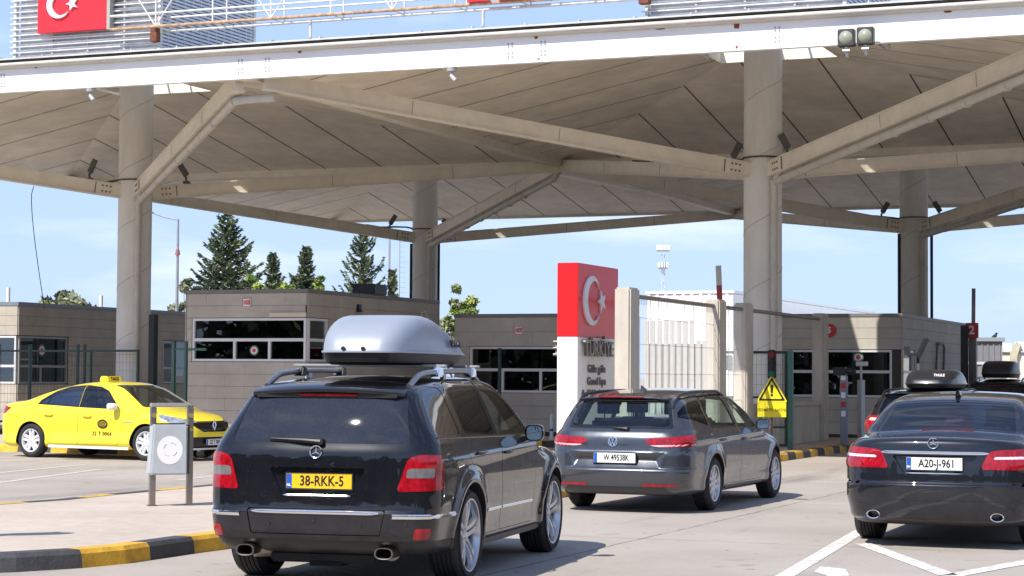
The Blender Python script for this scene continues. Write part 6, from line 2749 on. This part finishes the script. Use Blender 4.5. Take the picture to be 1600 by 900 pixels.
rsn = thing('road_sign', 'round traffic sign on a pole just outside the left of the frame', 'road sign', (-5.55, 16.6, .146), .1)
b = MB()
b.cyl((0, .03, 0), (0, .03, 2.5), .03, seg=12)
b.build('pole', M_galv, rsn, smooth=True)
b = MB()
b.cyl((0, -.01, 2.2), (0, .0, 2.2), .30, seg=32)
b.build('sign_disc', M_signw, rsn)
b = MB()
b.lathe([(.24, -.012), (.30, -.012)], c=(0, 0, 2.2), axis=1, seg=32)
b.build('sign_ring', M_signred, rsn)

dome_cam(tuple(lane(12.48, YF + .06, ZF - .015)), 'small grey camera hanging under the middle of the white fascia')
dome_cam(tuple(lane(4.50, YF + .06, ZF - .015)), 'small grey camera hanging under the white fascia next to the left column')

M_spot = mat('spotlight_dark', (.09, .085, .075), .5)
def spot(i, j, dx, dy, dz, tilt, label, az=0):
    t = thing('spotlight', label, 'spotlight', tuple(lane(i * A_ + dx, j * B_ + dy, ZC + dz)), -GA + az, 'spotlights at the column heads')
    b = MB()
    b.beam((0, 0, 0), (math.sin(tilt) * .36, 0, math.cos(tilt) * .36), .15, .06, up=(0, 1, 0))
    b.build('lamp_head', M_spot, t, bevel=.012)
    b = MB()
    b.tube([(0, 0, -.16), (-.03, .02, -.05), (math.sin(tilt) * .2, 0, math.cos(tilt) * .2)], .03, 8)
    b.box(-.07, .07, -.06, .06, -.20, -.14)
    b.build('bracket', M_spot, t)
    return t


spot(0, 0, -.95, -.6, .46, .45, 'dark spotlight left of the front left column head')
spot(0, 0, 1.05, .7, .44, -.6, 'dark spotlight right of the front left column head, on the rear beam')
spot(1, 0, -.85, .6, .40, .5, 'dark spotlight left of the front right column head')
spot(1, 0, .62, -.2, .46, -.5, 'spotlight tucked right of the front right column head')
spot(0, 1, -.95, -.7, .42, .6, 'small dark spotlight left of the rear left column head')
spot(0, 1, 1.25, -.75, .30, -.9, 'small dark spotlight right of the rear left column head')
spot(1, 1, -.85, -.5, .42, .55, 'small dark spotlight left of the rear right column head')
spot(1, 1, .85, -.3, .42, -.55, 'small dark spotlight right of the rear right column head')

cw = thing('hanging_cable', 'thin cable sagging from the canopy down to the left building', 'cable', tuple(lane(-1.9, -1.1, 0)), -GA)
b = MB()
pts = []
for k in range(14):
    u = k / 13
    pts.append((-1.75 * u ** .8 - .0, -.5 + 3.0 * u, ZC + .05 - 2.9 * u ** 1.15))
b.tube(pts, .010, 6)
b.build('cable', M_black, cw, smooth=True)

# street lamps, masts
sl = thing('street_lamp', 'tall thin grey street lamp with one long arm beyond the booths', 'street lamp', (-12.6, 75, 0), 0)
b = MB()
b.tube([(0, 0, 0), (0, 0, 7.40)], [.085, .045], 10)
b.build('pole', M_galv, sl, smooth=True)
b = MB()
b.tube([(0, 0, 7.37), (-.5, 0, 7.47), (-1.05, 0, 7.66)], .03, 8)
b.build('arm', M_galv, sl, smooth=True)
b = MB()
b.box(-1.55, -.95, -.13, .13, 7.62, 7.72)
b.build('lamp_head', mat('lamp_head_pale', (.75, .75, .75), .4), sl, bevel=.03)
b = MB()
b.cyl((0, 0, 6.05), (0, 0, 6.25), .10, .07, 12)
b.build('pole_bracket', mat('bracket_red', (.35, .12, .10), .6), sl)

ms = thing('floodlight_mast', 'distant lattice mast with two tiers of floodlights', 'mast', (12.1, 160, 0), 0)
b = MB()
for a in (0, 120, 240):
    c_, s_ = math.cos(R(a)), math.sin(R(a))
    b.tube([(.30 * c_, .30 * s_, 0), (.13 * c_, .13 * s_, 11.4)], .03, 6)
    c2, s2 = math.cos(R(a + 120)), math.sin(R(a + 120))
    for k in range(14):
        z = k * .8
        r0, r1 = .30 - .17 * z / 11.4, .30 - .17 * (z + .8) / 11.4
        b.tube([(r0 * c_, r0 * s_, z), (r1 * c2, r1 * s2, z + .8)], .025, 5)
b.build('lattice', mat('mast_pale', (.62, .63, .64), .5, .3), ms)
for z, w_ in ((11.7, .55), (10.3, .38)):
    b = MB()
    b.box(-w_, w_, -.3, .3, z - .08, z)
    for k in range(4):
        xx = -w_ + w_ * 2 * (k + .5) / 4
        b.box(xx - .15, xx + .15, -.45, -.2, z, z + .42)
    b.build('lamp_tier', mat('mast_lamp_pale', (.75, .75, .76), .5), ms, bevel=.03)
an = thing('lattice_antenna', 'thin antenna pole with rungs beyond the spruce', 'antenna', (-6.66, 110, 0), 0)
b = MB()
b.tube([(-.12, 0, 0), (-.12, 0, 10.4)], .06, 8)
b.tube([(.45, 0, 0), (.45, 0, 9.6)], .022, 6)
for k in range(26):
    b.tube([(.45, 0, 2.5 + k * .28), (.75, 0, 2.5 + k * .28)], .014, 5)
b.build('pole', M_galv, an, smooth=True)

# ------------------------------------------------------ far walls and buildings
M_white_sheet = mat('white_sheet_wall', (.80, .80, .78), .6, var=.05, scale=2)
wb = thing('warehouse', 'long low white ribbed warehouse beyond the wire mesh', 'building', tuple(lane(-5.4, 73.5, 0)), -GA)
b = MB()
b.box(-5.4, 0, 0, 40, 0, 6.6)
b.box(.02, 6.2, 3, 40, 0, 5.4)
k = 0
x = -5.4
while x < -.1:
    b.box(x, x + .18, -.06, 0, 0, 6.62)
    x += .55
b.build('wall', M_white_sheet, wb)
b = MB()
b.box(-5.5, .1, -.1, 40.1, 6.63, 6.8)
b.build('roof_edge', mat('roof_edge_white', (.8, .8, .8), .5), wb)
b = MB()
b.box(-5.35, -.05, -.07, -.062, 2.0, 2.9)
b.build('window_band', mat('far_window', (.10, .14, .16), .2), wb)
cs = thing('precast_plank_wall', 'tall wall of upright grey concrete planks behind the wire mesh', 'wall', (5.65, 85, 0), -.12)
b = MB()
x = 0
hs = [4.0] * 8 + [3.15] * 4
for k, h in enumerate(hs):
    w_ = .275
    b.box(x, x + w_ - .085, 0, .20 + .03 * (k % 2), 0, h + random.uniform(-.04, .04))
    x += w_
b.build('concrete_plank', mat('plank_grey', (.50, .485, .45), .9, var=.1, scale=3), cs, bevel=.01)
b = MB()
b.box(0, x - .1, .06, .09, 0, 3.0)
b.build('backing_board', mat('backing_grey', (.24, .235, .22), .9), cs)
fw = thing('panel_wall', 'white panelled boundary wall with leaning concrete posts at the right edge', 'wall', (19.6, 85, 0), -GA * .4)
b = MB()
for k in range(9):
    x = k * 1.72
    b.box(x + .06, x + 1.66, .1, .18, 0, 3.12 + .06 * (k % 2))
b.build('wall_panel', mat('wall_panel_cream', (.74, .71, .62), .7, var=.06, scale=2), fw)
for k in range(10):
    x = k * 1.72
    b = MB()
    b.prism([(x - .13, 0), (x + .13, 0), (x + .15, 2.55), (x + .30, 3.05), (x + .12, 3.18), (x - .14, 2.7)], 1, -.1, .25)
    b.build('leaning_post', mat('wall_post_cream', (.55, .50, .36), .8, var=.15, scale=3), fw)
b = MB()
b.tube([(-.5, .05, 2.75), (15.5, .05, 2.62)], .05, 8)
b.build('top_rail', M_galv, fw)
sd_ = thing('grey_shed', 'low grey ribbed shed beyond the right booth', 'building', (16.1, 78, 0), -GA * .4)
b = MB()
b.box(0, 3.0, 0, 8, 0, 3.05)
for k in range(14):
    b.box(k * .22, k * .22 + .06, -.03, 0, 0, 3.05)
b.build('wall', mat('shed_grey', (.24, .24, .25), .6, .2, var=.08, scale=2), sd_)
b = MB()
b.box(-.1, 3.1, -.12, 8.1, 3.05, 3.2)
b.build('roof', mat('shed_roof_grey', (.34, .36, .38), .5, .2), sd_)
b = MB()
b.box(-.02, 3.02, -.05, -.032, 2.15, 2.25)
b.build('trim_band', mat('shed_band', (.6, .6, .6), .5), sd_)

# a bird perched on the panel wall
bd = thing('bird', 'small dark bird perched on a leaning wall post at the right edge', 'bird', (20.55, 84.95, 3.19), .6)
b = MB()
b.tube([(-.30, 0, .02), (-.16, 0, .10), (-.04, 0, .17), (.06, 0, .24), (.10, 0, .31), (.15, 0, .34), (.22, 0, .33)], [.015, .05, .085, .075, .05, .045, .008], 10)
b.tube([(0, .03, .0), (.01, .03, .12)], .008, 5)
b.tube([(0, -.03, .0), (.01, -.03, .12)], .008, 5)
b.build('body', mat('bird_dark', (.02, .02, .024), .7), bd, smooth=True)
# ==================================================================== planting
def leaf_mat(name, c, var=.25):
    m = mat(name, c, .6, var=var, scale=1.6, spec=.25, coords='Object', var2=.2, scale2=.35)
    b = m.node_tree.nodes['Principled BSDF']
    b.inputs['Subsurface Weight'].default_value = 0
    return m


M_bark = mat('tree_bark', (.09, .065, .045), .9, var=.3, scale=6, bump=.4, bscale=12)
M_spruce = [leaf_mat("spruce_needles", (.125, .165, .085)), leaf_mat('spruce_needles_light', (.22, .26, .13)), leaf_mat('spruce_needles_dark', (.06, .085, .055))]
M_leaf = [leaf_mat('leaf_green', (.19, .29, .06)), leaf_mat('leaf_yellow_green', (.36, .40, .10)), leaf_mat('leaf_dark', (.09, .15, .05))]
M_olive = [leaf_mat('leaf_olive', (.20, .225, .12)), leaf_mat('leaf_olive_light', (.29, .31, .18)), leaf_mat('leaf_olive_dark', (.09, .11, .055))]


def quads_mesh(name, C, D, U, size, mi, mats, parent, aspect=.45):
    """leaf blades: centres C, along D, across U"""
    n = len(C)
    s = size[:, None]
    V = np.concatenate([C - D * s - U * s * aspect * .3, C + D * s * .1 - U * s * aspect, C + D * s, C + D * s * .1 + U * s * aspect])
    r = np.arange(n)
    F = np.stack([r, r + n, r + 2 * n, r + 3 * n], 1)
    me = bpy.data.meshes.new(name)
    me.vertices.add(len(V))
    me.vertices.foreach_set('co', V.astype(np.float32).ravel())
    me.loops.add(n * 4)
    me.loops.foreach_set('vertex_index', F.astype(np.int32).ravel())
    me.polygons.add(n)
    me.polygons.foreach_set('loop_start', np.arange(0, n * 4, 4, dtype=np.int32))
    me.polygons.foreach_set('loop_total', np.full(n, 4, dtype=np.int32))
    for m in mats:
        me.materials.append(m)
    me.polygons.foreach_set('material_index', mi.astype(np.int32))
    me.update(calc_edges=True)
    return link(name, me, None, parent)


def unit(a):
    return a / np.maximum(np.linalg.norm(a, axis=1, keepdims=True), 1e-9)


def spruce(label, loc, H, Wd, seed, open_=.0, mats=None, z_low=.5, group='conifers behind the booths', dens=1.0):
    rng = np.random.default_rng(seed)
    t = thing('spruce_tree', label, 'conifer tree', loc, rng.uniform(0, 6), group)
    tk = MB()
    tk.tube([(0, 0, 0), (.03, .02, H * .5), (0, 0, H * .97)], [H * .022, H * .013, .02], 8)
    br = MB()
    C, D, U, S, MI = [], [], [], [], []
    z = z_low
    while z < H * .985:
        u = z / H
        Lb = Wd / 2 * (1 - u) ** .85 * (1 + .12 * math.sin(z * 4)) + .10
        nb = int((6 if u < .8 else 4) + rng.integers(0, 3))
        a0 = rng.uniform(0, 6.28)
        for k in range(nb):
            if rng.random() < open_ * .25:
                continue
            a = a0 + 2 * math.pi * k / nb + rng.normal(0, .22)
            L = Lb * rng.uniform(.62, 1.18)
            if rng.random() < .05 + .10 * open_:
                L *= 1.35
            droop = rng.uniform(.18, .42) * (1 - u * .7)
            up = .28 * u + rng.uniform(0, .25) * open_
            n = 6
            pts = []
            for q in range(n + 1):
                s = q / n
                rr = L * s
                zz = z + L * (up * s - droop * s * s * 1.1 + (.30 + .35 * open_) * s ** 3)
                pts.append((rr * math.cos(a), rr * math.sin(a), zz))
            br.tube(pts, [.028 * (1 - q / n) * H / 8 + .008 for q in range(n + 1)], 4)
            m_ = int(L * (52 - 22 * open_) * dens) + 10
            s = rng.random(m_) ** .75
            idx = np.minimum((s * n).astype(int), n - 1)
            fr = s * n - idx
            P = np.array(pts)
            base = P[idx] * (1 - fr[:, None]) + P[idx + 1] * fr[:, None]
            dr = unit(P[idx + 1] - P[idx])
            side = np.stack([-dr[:, 1], dr[:, 0], np.zeros(m_)], 1)
            sp = rng.normal(0, 1, m_)
            wid = (.10 + .26 * L * (1 - s) * s * 2.2) * (1 - .45 * open_)
            c = base + side * (sp * wid * .5)[:, None]
            c[:, 2] -= np.abs(sp) * wid * .25 + rng.uniform(0, .10, m_)
            d = unit(dr * .7 + side * np.sign(sp)[:, None] * .6 + np.stack([np.zeros(m_), np.zeros(m_), rng.normal(-.30, .35, m_)], 1))
            uu = unit(np.cross(d, rng.normal(0, 1, (m_, 3))))
            C.append(c)
            D.append(d)
            U.append(uu)
            S.append(rng.uniform(.09, .19, m_))
            tone = rng.random()
            main_tone = 1 if tone < .3 else (2 if tone > .72 else 0)  # needle tone picked at random for each branch
            MI.append(np.where(rng.random(m_) < .6, main_tone, rng.integers(0, 3, m_)))
        z += H * .034 * (1 - .5 * u) * rng.uniform(.8, 1.25) * (1 + .35 * open_)
    tk.build('trunk', M_bark, t, smooth=True)
    br.build('branches', M_bark, t)
    quads_mesh('crown', np.concatenate(C), np.concatenate(D), np.concatenate(U), np.concatenate(S), np.concatenate(MI), mats or M_spruce, t, .34)
    return t


def leafy(label, loc, H, Wd, seed, mats, name='leafy_tree', z_low=.2, n_cl=60, leaves=110, size=(.10, .20), cat='tree', group=None, loose=1.0):
    rng = np.random.default_rng(seed)
    t = thing(name, label, cat, loc, 0, group)
    tk = MB()
    tk.tube([(0, 0, 0), (.05, 0, H * .3), (0, .05, H * .62)], [H * .028 + .03, H * .02 + .02, .03], 8)
    cen = []
    for k in range(n_cl):
        while True:
            p = rng.uniform(-1, 1, 3)
            if np.linalg.norm(p) < 1:
                break
        if rng.random() < .6:
            p = p / np.linalg.norm(p) * rng.uniform(.7, 1.0)
        zc = H * (z_low + (1 - z_low) / 2) + p[2] * H * (1 - z_low) / 2
        f = 1 - .35 * max(0, p[2])
        cen.append((p[0] * Wd / 2 * f, p[1] * Wd / 2 * f, zc))
    for c in cen[::3]:
        tk.tube([(0, 0, H * z_low * .8), (c[0] * .4, c[1] * .4, (H * z_low + c[2]) / 2), c], [.06, .035, .012], 5)
    tk.build('trunk', M_bark, t, smooth=True)
    C, S, MI = [], [], []
    for c in cen:
        m_ = int(leaves * rng.uniform(.5, 1.3))
        r = Wd * rng.uniform(.07, .16) * loose
        q = rng.normal(0, 1, (m_, 3))
        q = q / np.linalg.norm(q, axis=1, keepdims=True) * (rng.random(m_) ** .45)[:, None] * r
        q[:, 2] *= .75
        C.append(np.array(c) + q)
        S.append(rng.uniform(*size, m_))
        tone = rng.random()
        base = 1 if tone < .35 else (2 if tone > .7 else 0)
        MI.append(np.where(rng.random(m_) < .62, base, rng.integers(0, 3, m_)))
    C = np.concatenate(C)
    n = len(C)
    D = unit(rng.normal(0, 1, (n, 3)) + np.array([0, 0, -.2]))
    U = unit(np.cross(D, rng.normal(0, 1, (n, 3))))
    quads_mesh('crown', C, D, U, np.concatenate(S), np.concatenate(MI), mats, t, .5)
    return t


spruce('tallest dense dark spruce behind the booth numbered 103', (-15.75, 110, 0), 10.7, 7.4, 3, open_=.25, z_low=2.0, dens=1.0)
spruce('slim dark conifer with a yellow green bush at its foot, nearest the tall spruce', (-14.4, 120, 0), 9.0, 3.8, 11, open_=.2, z_low=2.5)
spruce('slim pointed conifer right of the pale cloud, beside the yellow bush', (-11.9, 115, 0), 9.1, 3.8, 5, open_=.2, z_low=2.5)
spruce('small conifer tip between the two slim conifers', (-12.9, 118, 0), 7.6, 2.2, 8, z_low=2.5)
spruce('loose open spruce with upturned branches left of the rear column', (-7.85, 105, 0), 9.35, 5.4, 21, open_=.9, z_low=2.0)
spruce('small pale conifer beside the thin antenna', (-6.35, 106, 0), 7.2, 1.9, 31, open_=.6, z_low=2.0, mats=M_olive)
leafy('bright green leafy tree in front of the tall spruce', (-13.9, 108, 0), 7.1, 2.2, 4, M_leaf, group='leafy trees behind the booths', n_cl=40)
leafy('yellow green bushy tree between the slim conifers', (-12.6, 110, 0), 6.9, 2.0, 6, [M_leaf[1], M_leaf[1], M_leaf[0]], group='leafy trees behind the booths', n_cl=36)
leafy('mid green leafy tree just left of the open spruce', (-11.0, 112, 0), 7.3, 1.9, 9, M_leaf, group='leafy trees behind the booths', n_cl=36)
leafy('sprawling low green tree left of the tall spruce', (-17.6, 108, 0), 6.9, 2.2, 17, M_olive, group='leafy trees behind the booths', n_cl=30)
leafy('loose pale green tree between the booth side wall and the centre booth', (-2.25, 84, 0), 5.55, 2.2, 14, [M_olive[1], M_leaf[1], M_leaf[0]], n_cl=34, group='leafy trees behind the booths', loose=.8)
leafy('grey green rounded tree rising over the left building', (-20.3, 90, 0), 5.15, 4.4, 19, M_olive, n_cl=70, z_low=.3, group='leafy trees behind the booths')
leafy('small dark green bush over the roof edge of the left building', (-22.3, 92, 0), 4.8, 1.4, 23, M_leaf, n_cl=20, z_low=.3, group='leafy trees behind the booths')
for k, (x, y, h, w_, lab) in enumerate(((-22, 150, 6.0, 9, 'broad far tree low behind the left building'), (-8, 150, 6.3, 8, 'broad far tree low behind the booth numbered 103'), (4, 170, 5.0, 8, 'broad far tree low behind the centre booth'))):
    leafy(lab, (x, y, 0), h, w_, 40 + k, M_olive, n_cl=60, z_low=.15, size=(.2, .4), leaves=70, group='far broad trees')
# ==================================================================== vehicles
P_black = car_paint('paint_black', (.0045, .005, .008), 0, .30, dust=.08)
P_grey = car_paint('paint_metallic_grey', (.060, .067, .082), .6, .28)
P_anthr = car_paint('paint_dark_anthracite', (.010, .012, .018), .25, .30, dust=.08)
P_yellow = car_paint('paint_taxi_yellow', (.86, .69, .035), 0, .38)
P_black2 = car_paint('paint_plain_black', (.004, .004, .005), 0, .30)

build_offroader('offroad_car', 'black boxy off-road car with a silver roof box and yellow rear number plate', (-1.2082, 15.8057), .2569, P_black)
rbx = roof_box('roof_box', 'silver grey roof box with dark underside on the black off-road car', (0, 0, 0), .2569, .78, 2.35, .40,
               mat('roof_box_silver', (.31, .345, .40), .42, .2, coat=.15, var=.04, scale=3), M_black, group='roof boxes on cars')
def on_car(P, a, x, y, z):
    return (P[0] + math.cos(a) * x + math.sin(a) * y, P[1] - math.sin(a) * x + math.cos(a) * y, z)
rbx.location = on_car((-1.2082, 15.8057), .2569, .12, -.42, 1.675)
b = MB()
pts = [(.385 * .985, y, .125 + .075 * math.sin((y - 1.25) / .75 * math.pi)) for y in np.linspace(1.25, 2.0, 8)]
o = place_text('box_lettering', 'TOPMAX 400', .085, M_ink, rbx, (.374, 1.45, .185), (-.125, 1, .0), (-.16, 0, 1), depth=.004, bold=.002, sx=1.0)
for x in (-.10, .06):
    b = MB()
    b.cyl((x, -.018, .125), (x, .0, .125), .016, seg=12)
    b.build('box_lock', M_black, rbx)
# crossbars carrying the box
cb = thing('roof_bars', 'pair of steel roof bars clamped to the rails of the black off-road car', 'roof bars', on_car((-1.2082, 15.8057), .2569, 0, 0, 0), -.2569)
for y in (.22, 1.18):
    b = MB()
    b.beam((-.63, y, 1.672), (.66, y, 1.672), .05, .022)
    b.build('crossbar', M_galv, cb, bevel=.006)
    for s in (-1, 1):
        b = MB()
        b.prism([(y - .07, 1.585), (y + .07, 1.585), (y + .045, 1.664), (y - .045, 1.664)], 0, s * .535 if s > 0 else -.62, s * .62 if s > 0 else -.535)
        b.build('clamp', M_chrome if s > 0 else M_black, cb, bevel=.012)

build_estate('estate_car', 'metallic grey estate car with a white rear number plate in the middle lane', (1.6214, 24.381), .3932, P_grey, plate=('W 49538K', []))
build_saloon('saloon_car', 'dark grey saloon car with twin oval exhausts at the right edge', (4.3599, 19.7804), .365, P_anthr)
build_taxi('taxi_car', 'bright yellow taxi saloon with white mirrors and a roof sign', (-8.6188, 38.4183), 2.0592, P_yellow, step=.03)
c = build_estate('estate_car', 'black estate car with a dark roof box, half hidden behind the dark saloon', (6.92, 33.3), .40, P_black2, kind='far', step=.05)
r2 = roof_box('roof_box', 'black roof box with straps on the half hidden black estate car', on_car((6.92, 33.3), .40, .10, -.55, 1.43), .40, .86, 2.3, .31,
              mat('roof_box_black', (.012, .014, .018), .35, coat=.3, var=.1, scale=4), M_black, 'roof boxes on cars', .35)
place_text('box_lettering', 'THULE', .06, M_signw, r2, (.22, -.012, .22), (1, 0, 0), (0, .3, 1), depth=.002, bold=.001)
c = build_offroader('offroad_car', 'black off-road car with roof box at the far right, only its roof in view', (12.0, 49.0), .39, P_black2, full=True, step=.06)
r3 = roof_box('roof_box', 'matt dark grey roof box on the far right off-road car', on_car((12.0, 49.0), .39, -.06, -.35, 1.62), .39, .84, 2.2, .42,
              mat('roof_box_dark_grey', (.035, .038, .042), .45, coat=.15, var=.1, scale=4), M_black, 'roof boxes on cars', .35)

# unseen dark tree belt, added to darken what the cars reflect
rng = np.random.default_rng(77)
n = 42000
ang = rng.uniform(R(75), R(285), n)          # measured from +Y, clockwise
rad = rng.uniform(46, 54, n)
C = np.stack([np.sin(ang) * rad, np.cos(ang) * rad, rng.uniform(0, 1, n) ** .8 * (9 + 2.5 * np.sin(ang * 23) + 1.5 * np.sin(ang * 61))], 1)
D_ = unit(rng.normal(0, 1, (n, 3)))
U_ = unit(np.cross(D_, rng.normal(0, 1, (n, 3))))
tag(quads_mesh('reflection_tree_belt', C, D_, U_, rng.uniform(.3, .75, n), rng.integers(0, 3, n), M_spruce, None, .6), 'dense belt of dark trees added behind the viewer to darken car reflections', 'trees', kind='stuff')

# ==================================================================== light, sky
W = bpy.data.worlds.new('World')
SC.world = W
W.use_nodes = True
nt = W.node_tree
bg = nt.nodes['Background']
sk = nt.nodes.new('ShaderNodeTexSky')
sk.sky_type = 'NISHITA'
sk.sun_disc = False
SUN_EL, SUN_AZ = R(49), R(41)        # shadows run towards 41 degrees right of +Y
sk.sun_elevation = SUN_EL
sk.sun_rotation = SUN_AZ + math.pi
sk.air_density = 1.0
sk.dust_density = .2
sk.ozone_density = 2.0
sk.altitude = 100
tc = nt.nodes.new('ShaderNodeTexCoord')
mp = nt.nodes.new('ShaderNodeMapping')
mp.inputs['Scale'].default_value = (1, 1, 4.5)
nt.links.new(tc.outputs['Generated'], mp.inputs['Vector'])
nz = nt.nodes.new('ShaderNodeTexNoise')
nz.inputs['Scale'].default_value = 4.2
nz.inputs['Detail'].default_value = 7
nz.inputs['Roughness'].default_value = .55
nt.links.new(mp.outputs[0], nz.inputs['Vector'])
mr = nt.nodes.new('ShaderNodeMapRange')
mr.inputs['From Min'].default_value = .50
mr.inputs['From Max'].default_value = .78
mr.inputs['To Min'].default_value = 0
mr.inputs['To Max'].default_value = .62
nt.links.new(nz.outputs['Fac'], mr.inputs['Value'])
mx = nt.nodes.new('ShaderNodeMix')
mx.data_type = 'RGBA'
mx.inputs['B'].default_value = (8.2, 8.2, 8.4, 1)
nt.links.new(mr.outputs[0], mx.inputs['Factor'])
tn = nt.nodes.new('ShaderNodeMix')
tn.data_type = 'RGBA'
tn.blend_type = 'MULTIPLY'
tn.inputs['Factor'].default_value = 1
tn.inputs['B'].default_value = (.76, .82, 1.06, 1)
nt.links.new(sk.outputs[0], tn.inputs['A'])
hz = nt.nodes.new('ShaderNodeMix')      # summer haze evens out the sky
hz.data_type = 'RGBA'
sz = nt.nodes.new('ShaderNodeSeparateXYZ')
nt.links.new(tc.outputs['Generated'], sz.inputs[0])
hr = nt.nodes.new('ShaderNodeMapRange')
for k_, q_ in zip(('From Min', 'From Max', 'To Min', 'To Max'), (.02, .60, .84, .22)):
    hr.inputs[k_].default_value = q_
nt.links.new(sz.outputs[2], hr.inputs['Value'])
nt.links.new(hr.outputs[0], hz.inputs['Factor'])
hz.inputs['B'].default_value = (3.35, 4.45, 6.6, 1)
nt.links.new(tn.outputs['Result'], hz.inputs['A'])
nt.links.new(hz.outputs['Result'], mx.inputs['A'])
nt.links.new(mx.outputs['Result'], bg.inputs[0])
bg.inputs[1].default_value = .115

ld = bpy.data.lights.new('sun', 'SUN')
ld.energy = 4.3
ld.angle = R(.5)
ld.color = (1, .945, .86)
so = bpy.data.objects.new('sun', ld)
COL.objects.link(so)
d = Vector((math.sin(SUN_AZ) * math.cos(SUN_EL), math.cos(SUN_AZ) * math.cos(SUN_EL), -math.sin(SUN_EL)))
so.rotation_euler = d.to_track_quat('-Z', 'Y').to_euler()
so.location = (-20, -10, 30)

cd = bpy.data.cameras.new('camera')
cam = bpy.data.objects.new('camera', cd)
COL.objects.link(cam)
cd.sensor_width = 36
cd.lens = 3117.5 / 1600 * 36
cd.clip_start = .1
cd.clip_end = 4000
cam.matrix_world = Matrix.Translation((0, 0, 1.6)) @ Matrix.Rotation(R(90) + .0438, 4, 'X') @ Matrix.Rotation(.0067, 4, 'Z')
SC.camera = cam
vs_ = SC.view_settings
vs_.view_transform = 'Standard'
vs_.look = 'None'
vs_.exposure = 0.58
vs_.gamma = 1.0
vs_.use_curve_mapping = False
SC.cycles.max_bounces = 8
SC.cycles.diffuse_bounces = 4
SC.cycles.glossy_bounces = 4
SC.cycles.transparent_max_bounces = 16
SC.cycles.sample_clamp_indirect = 6
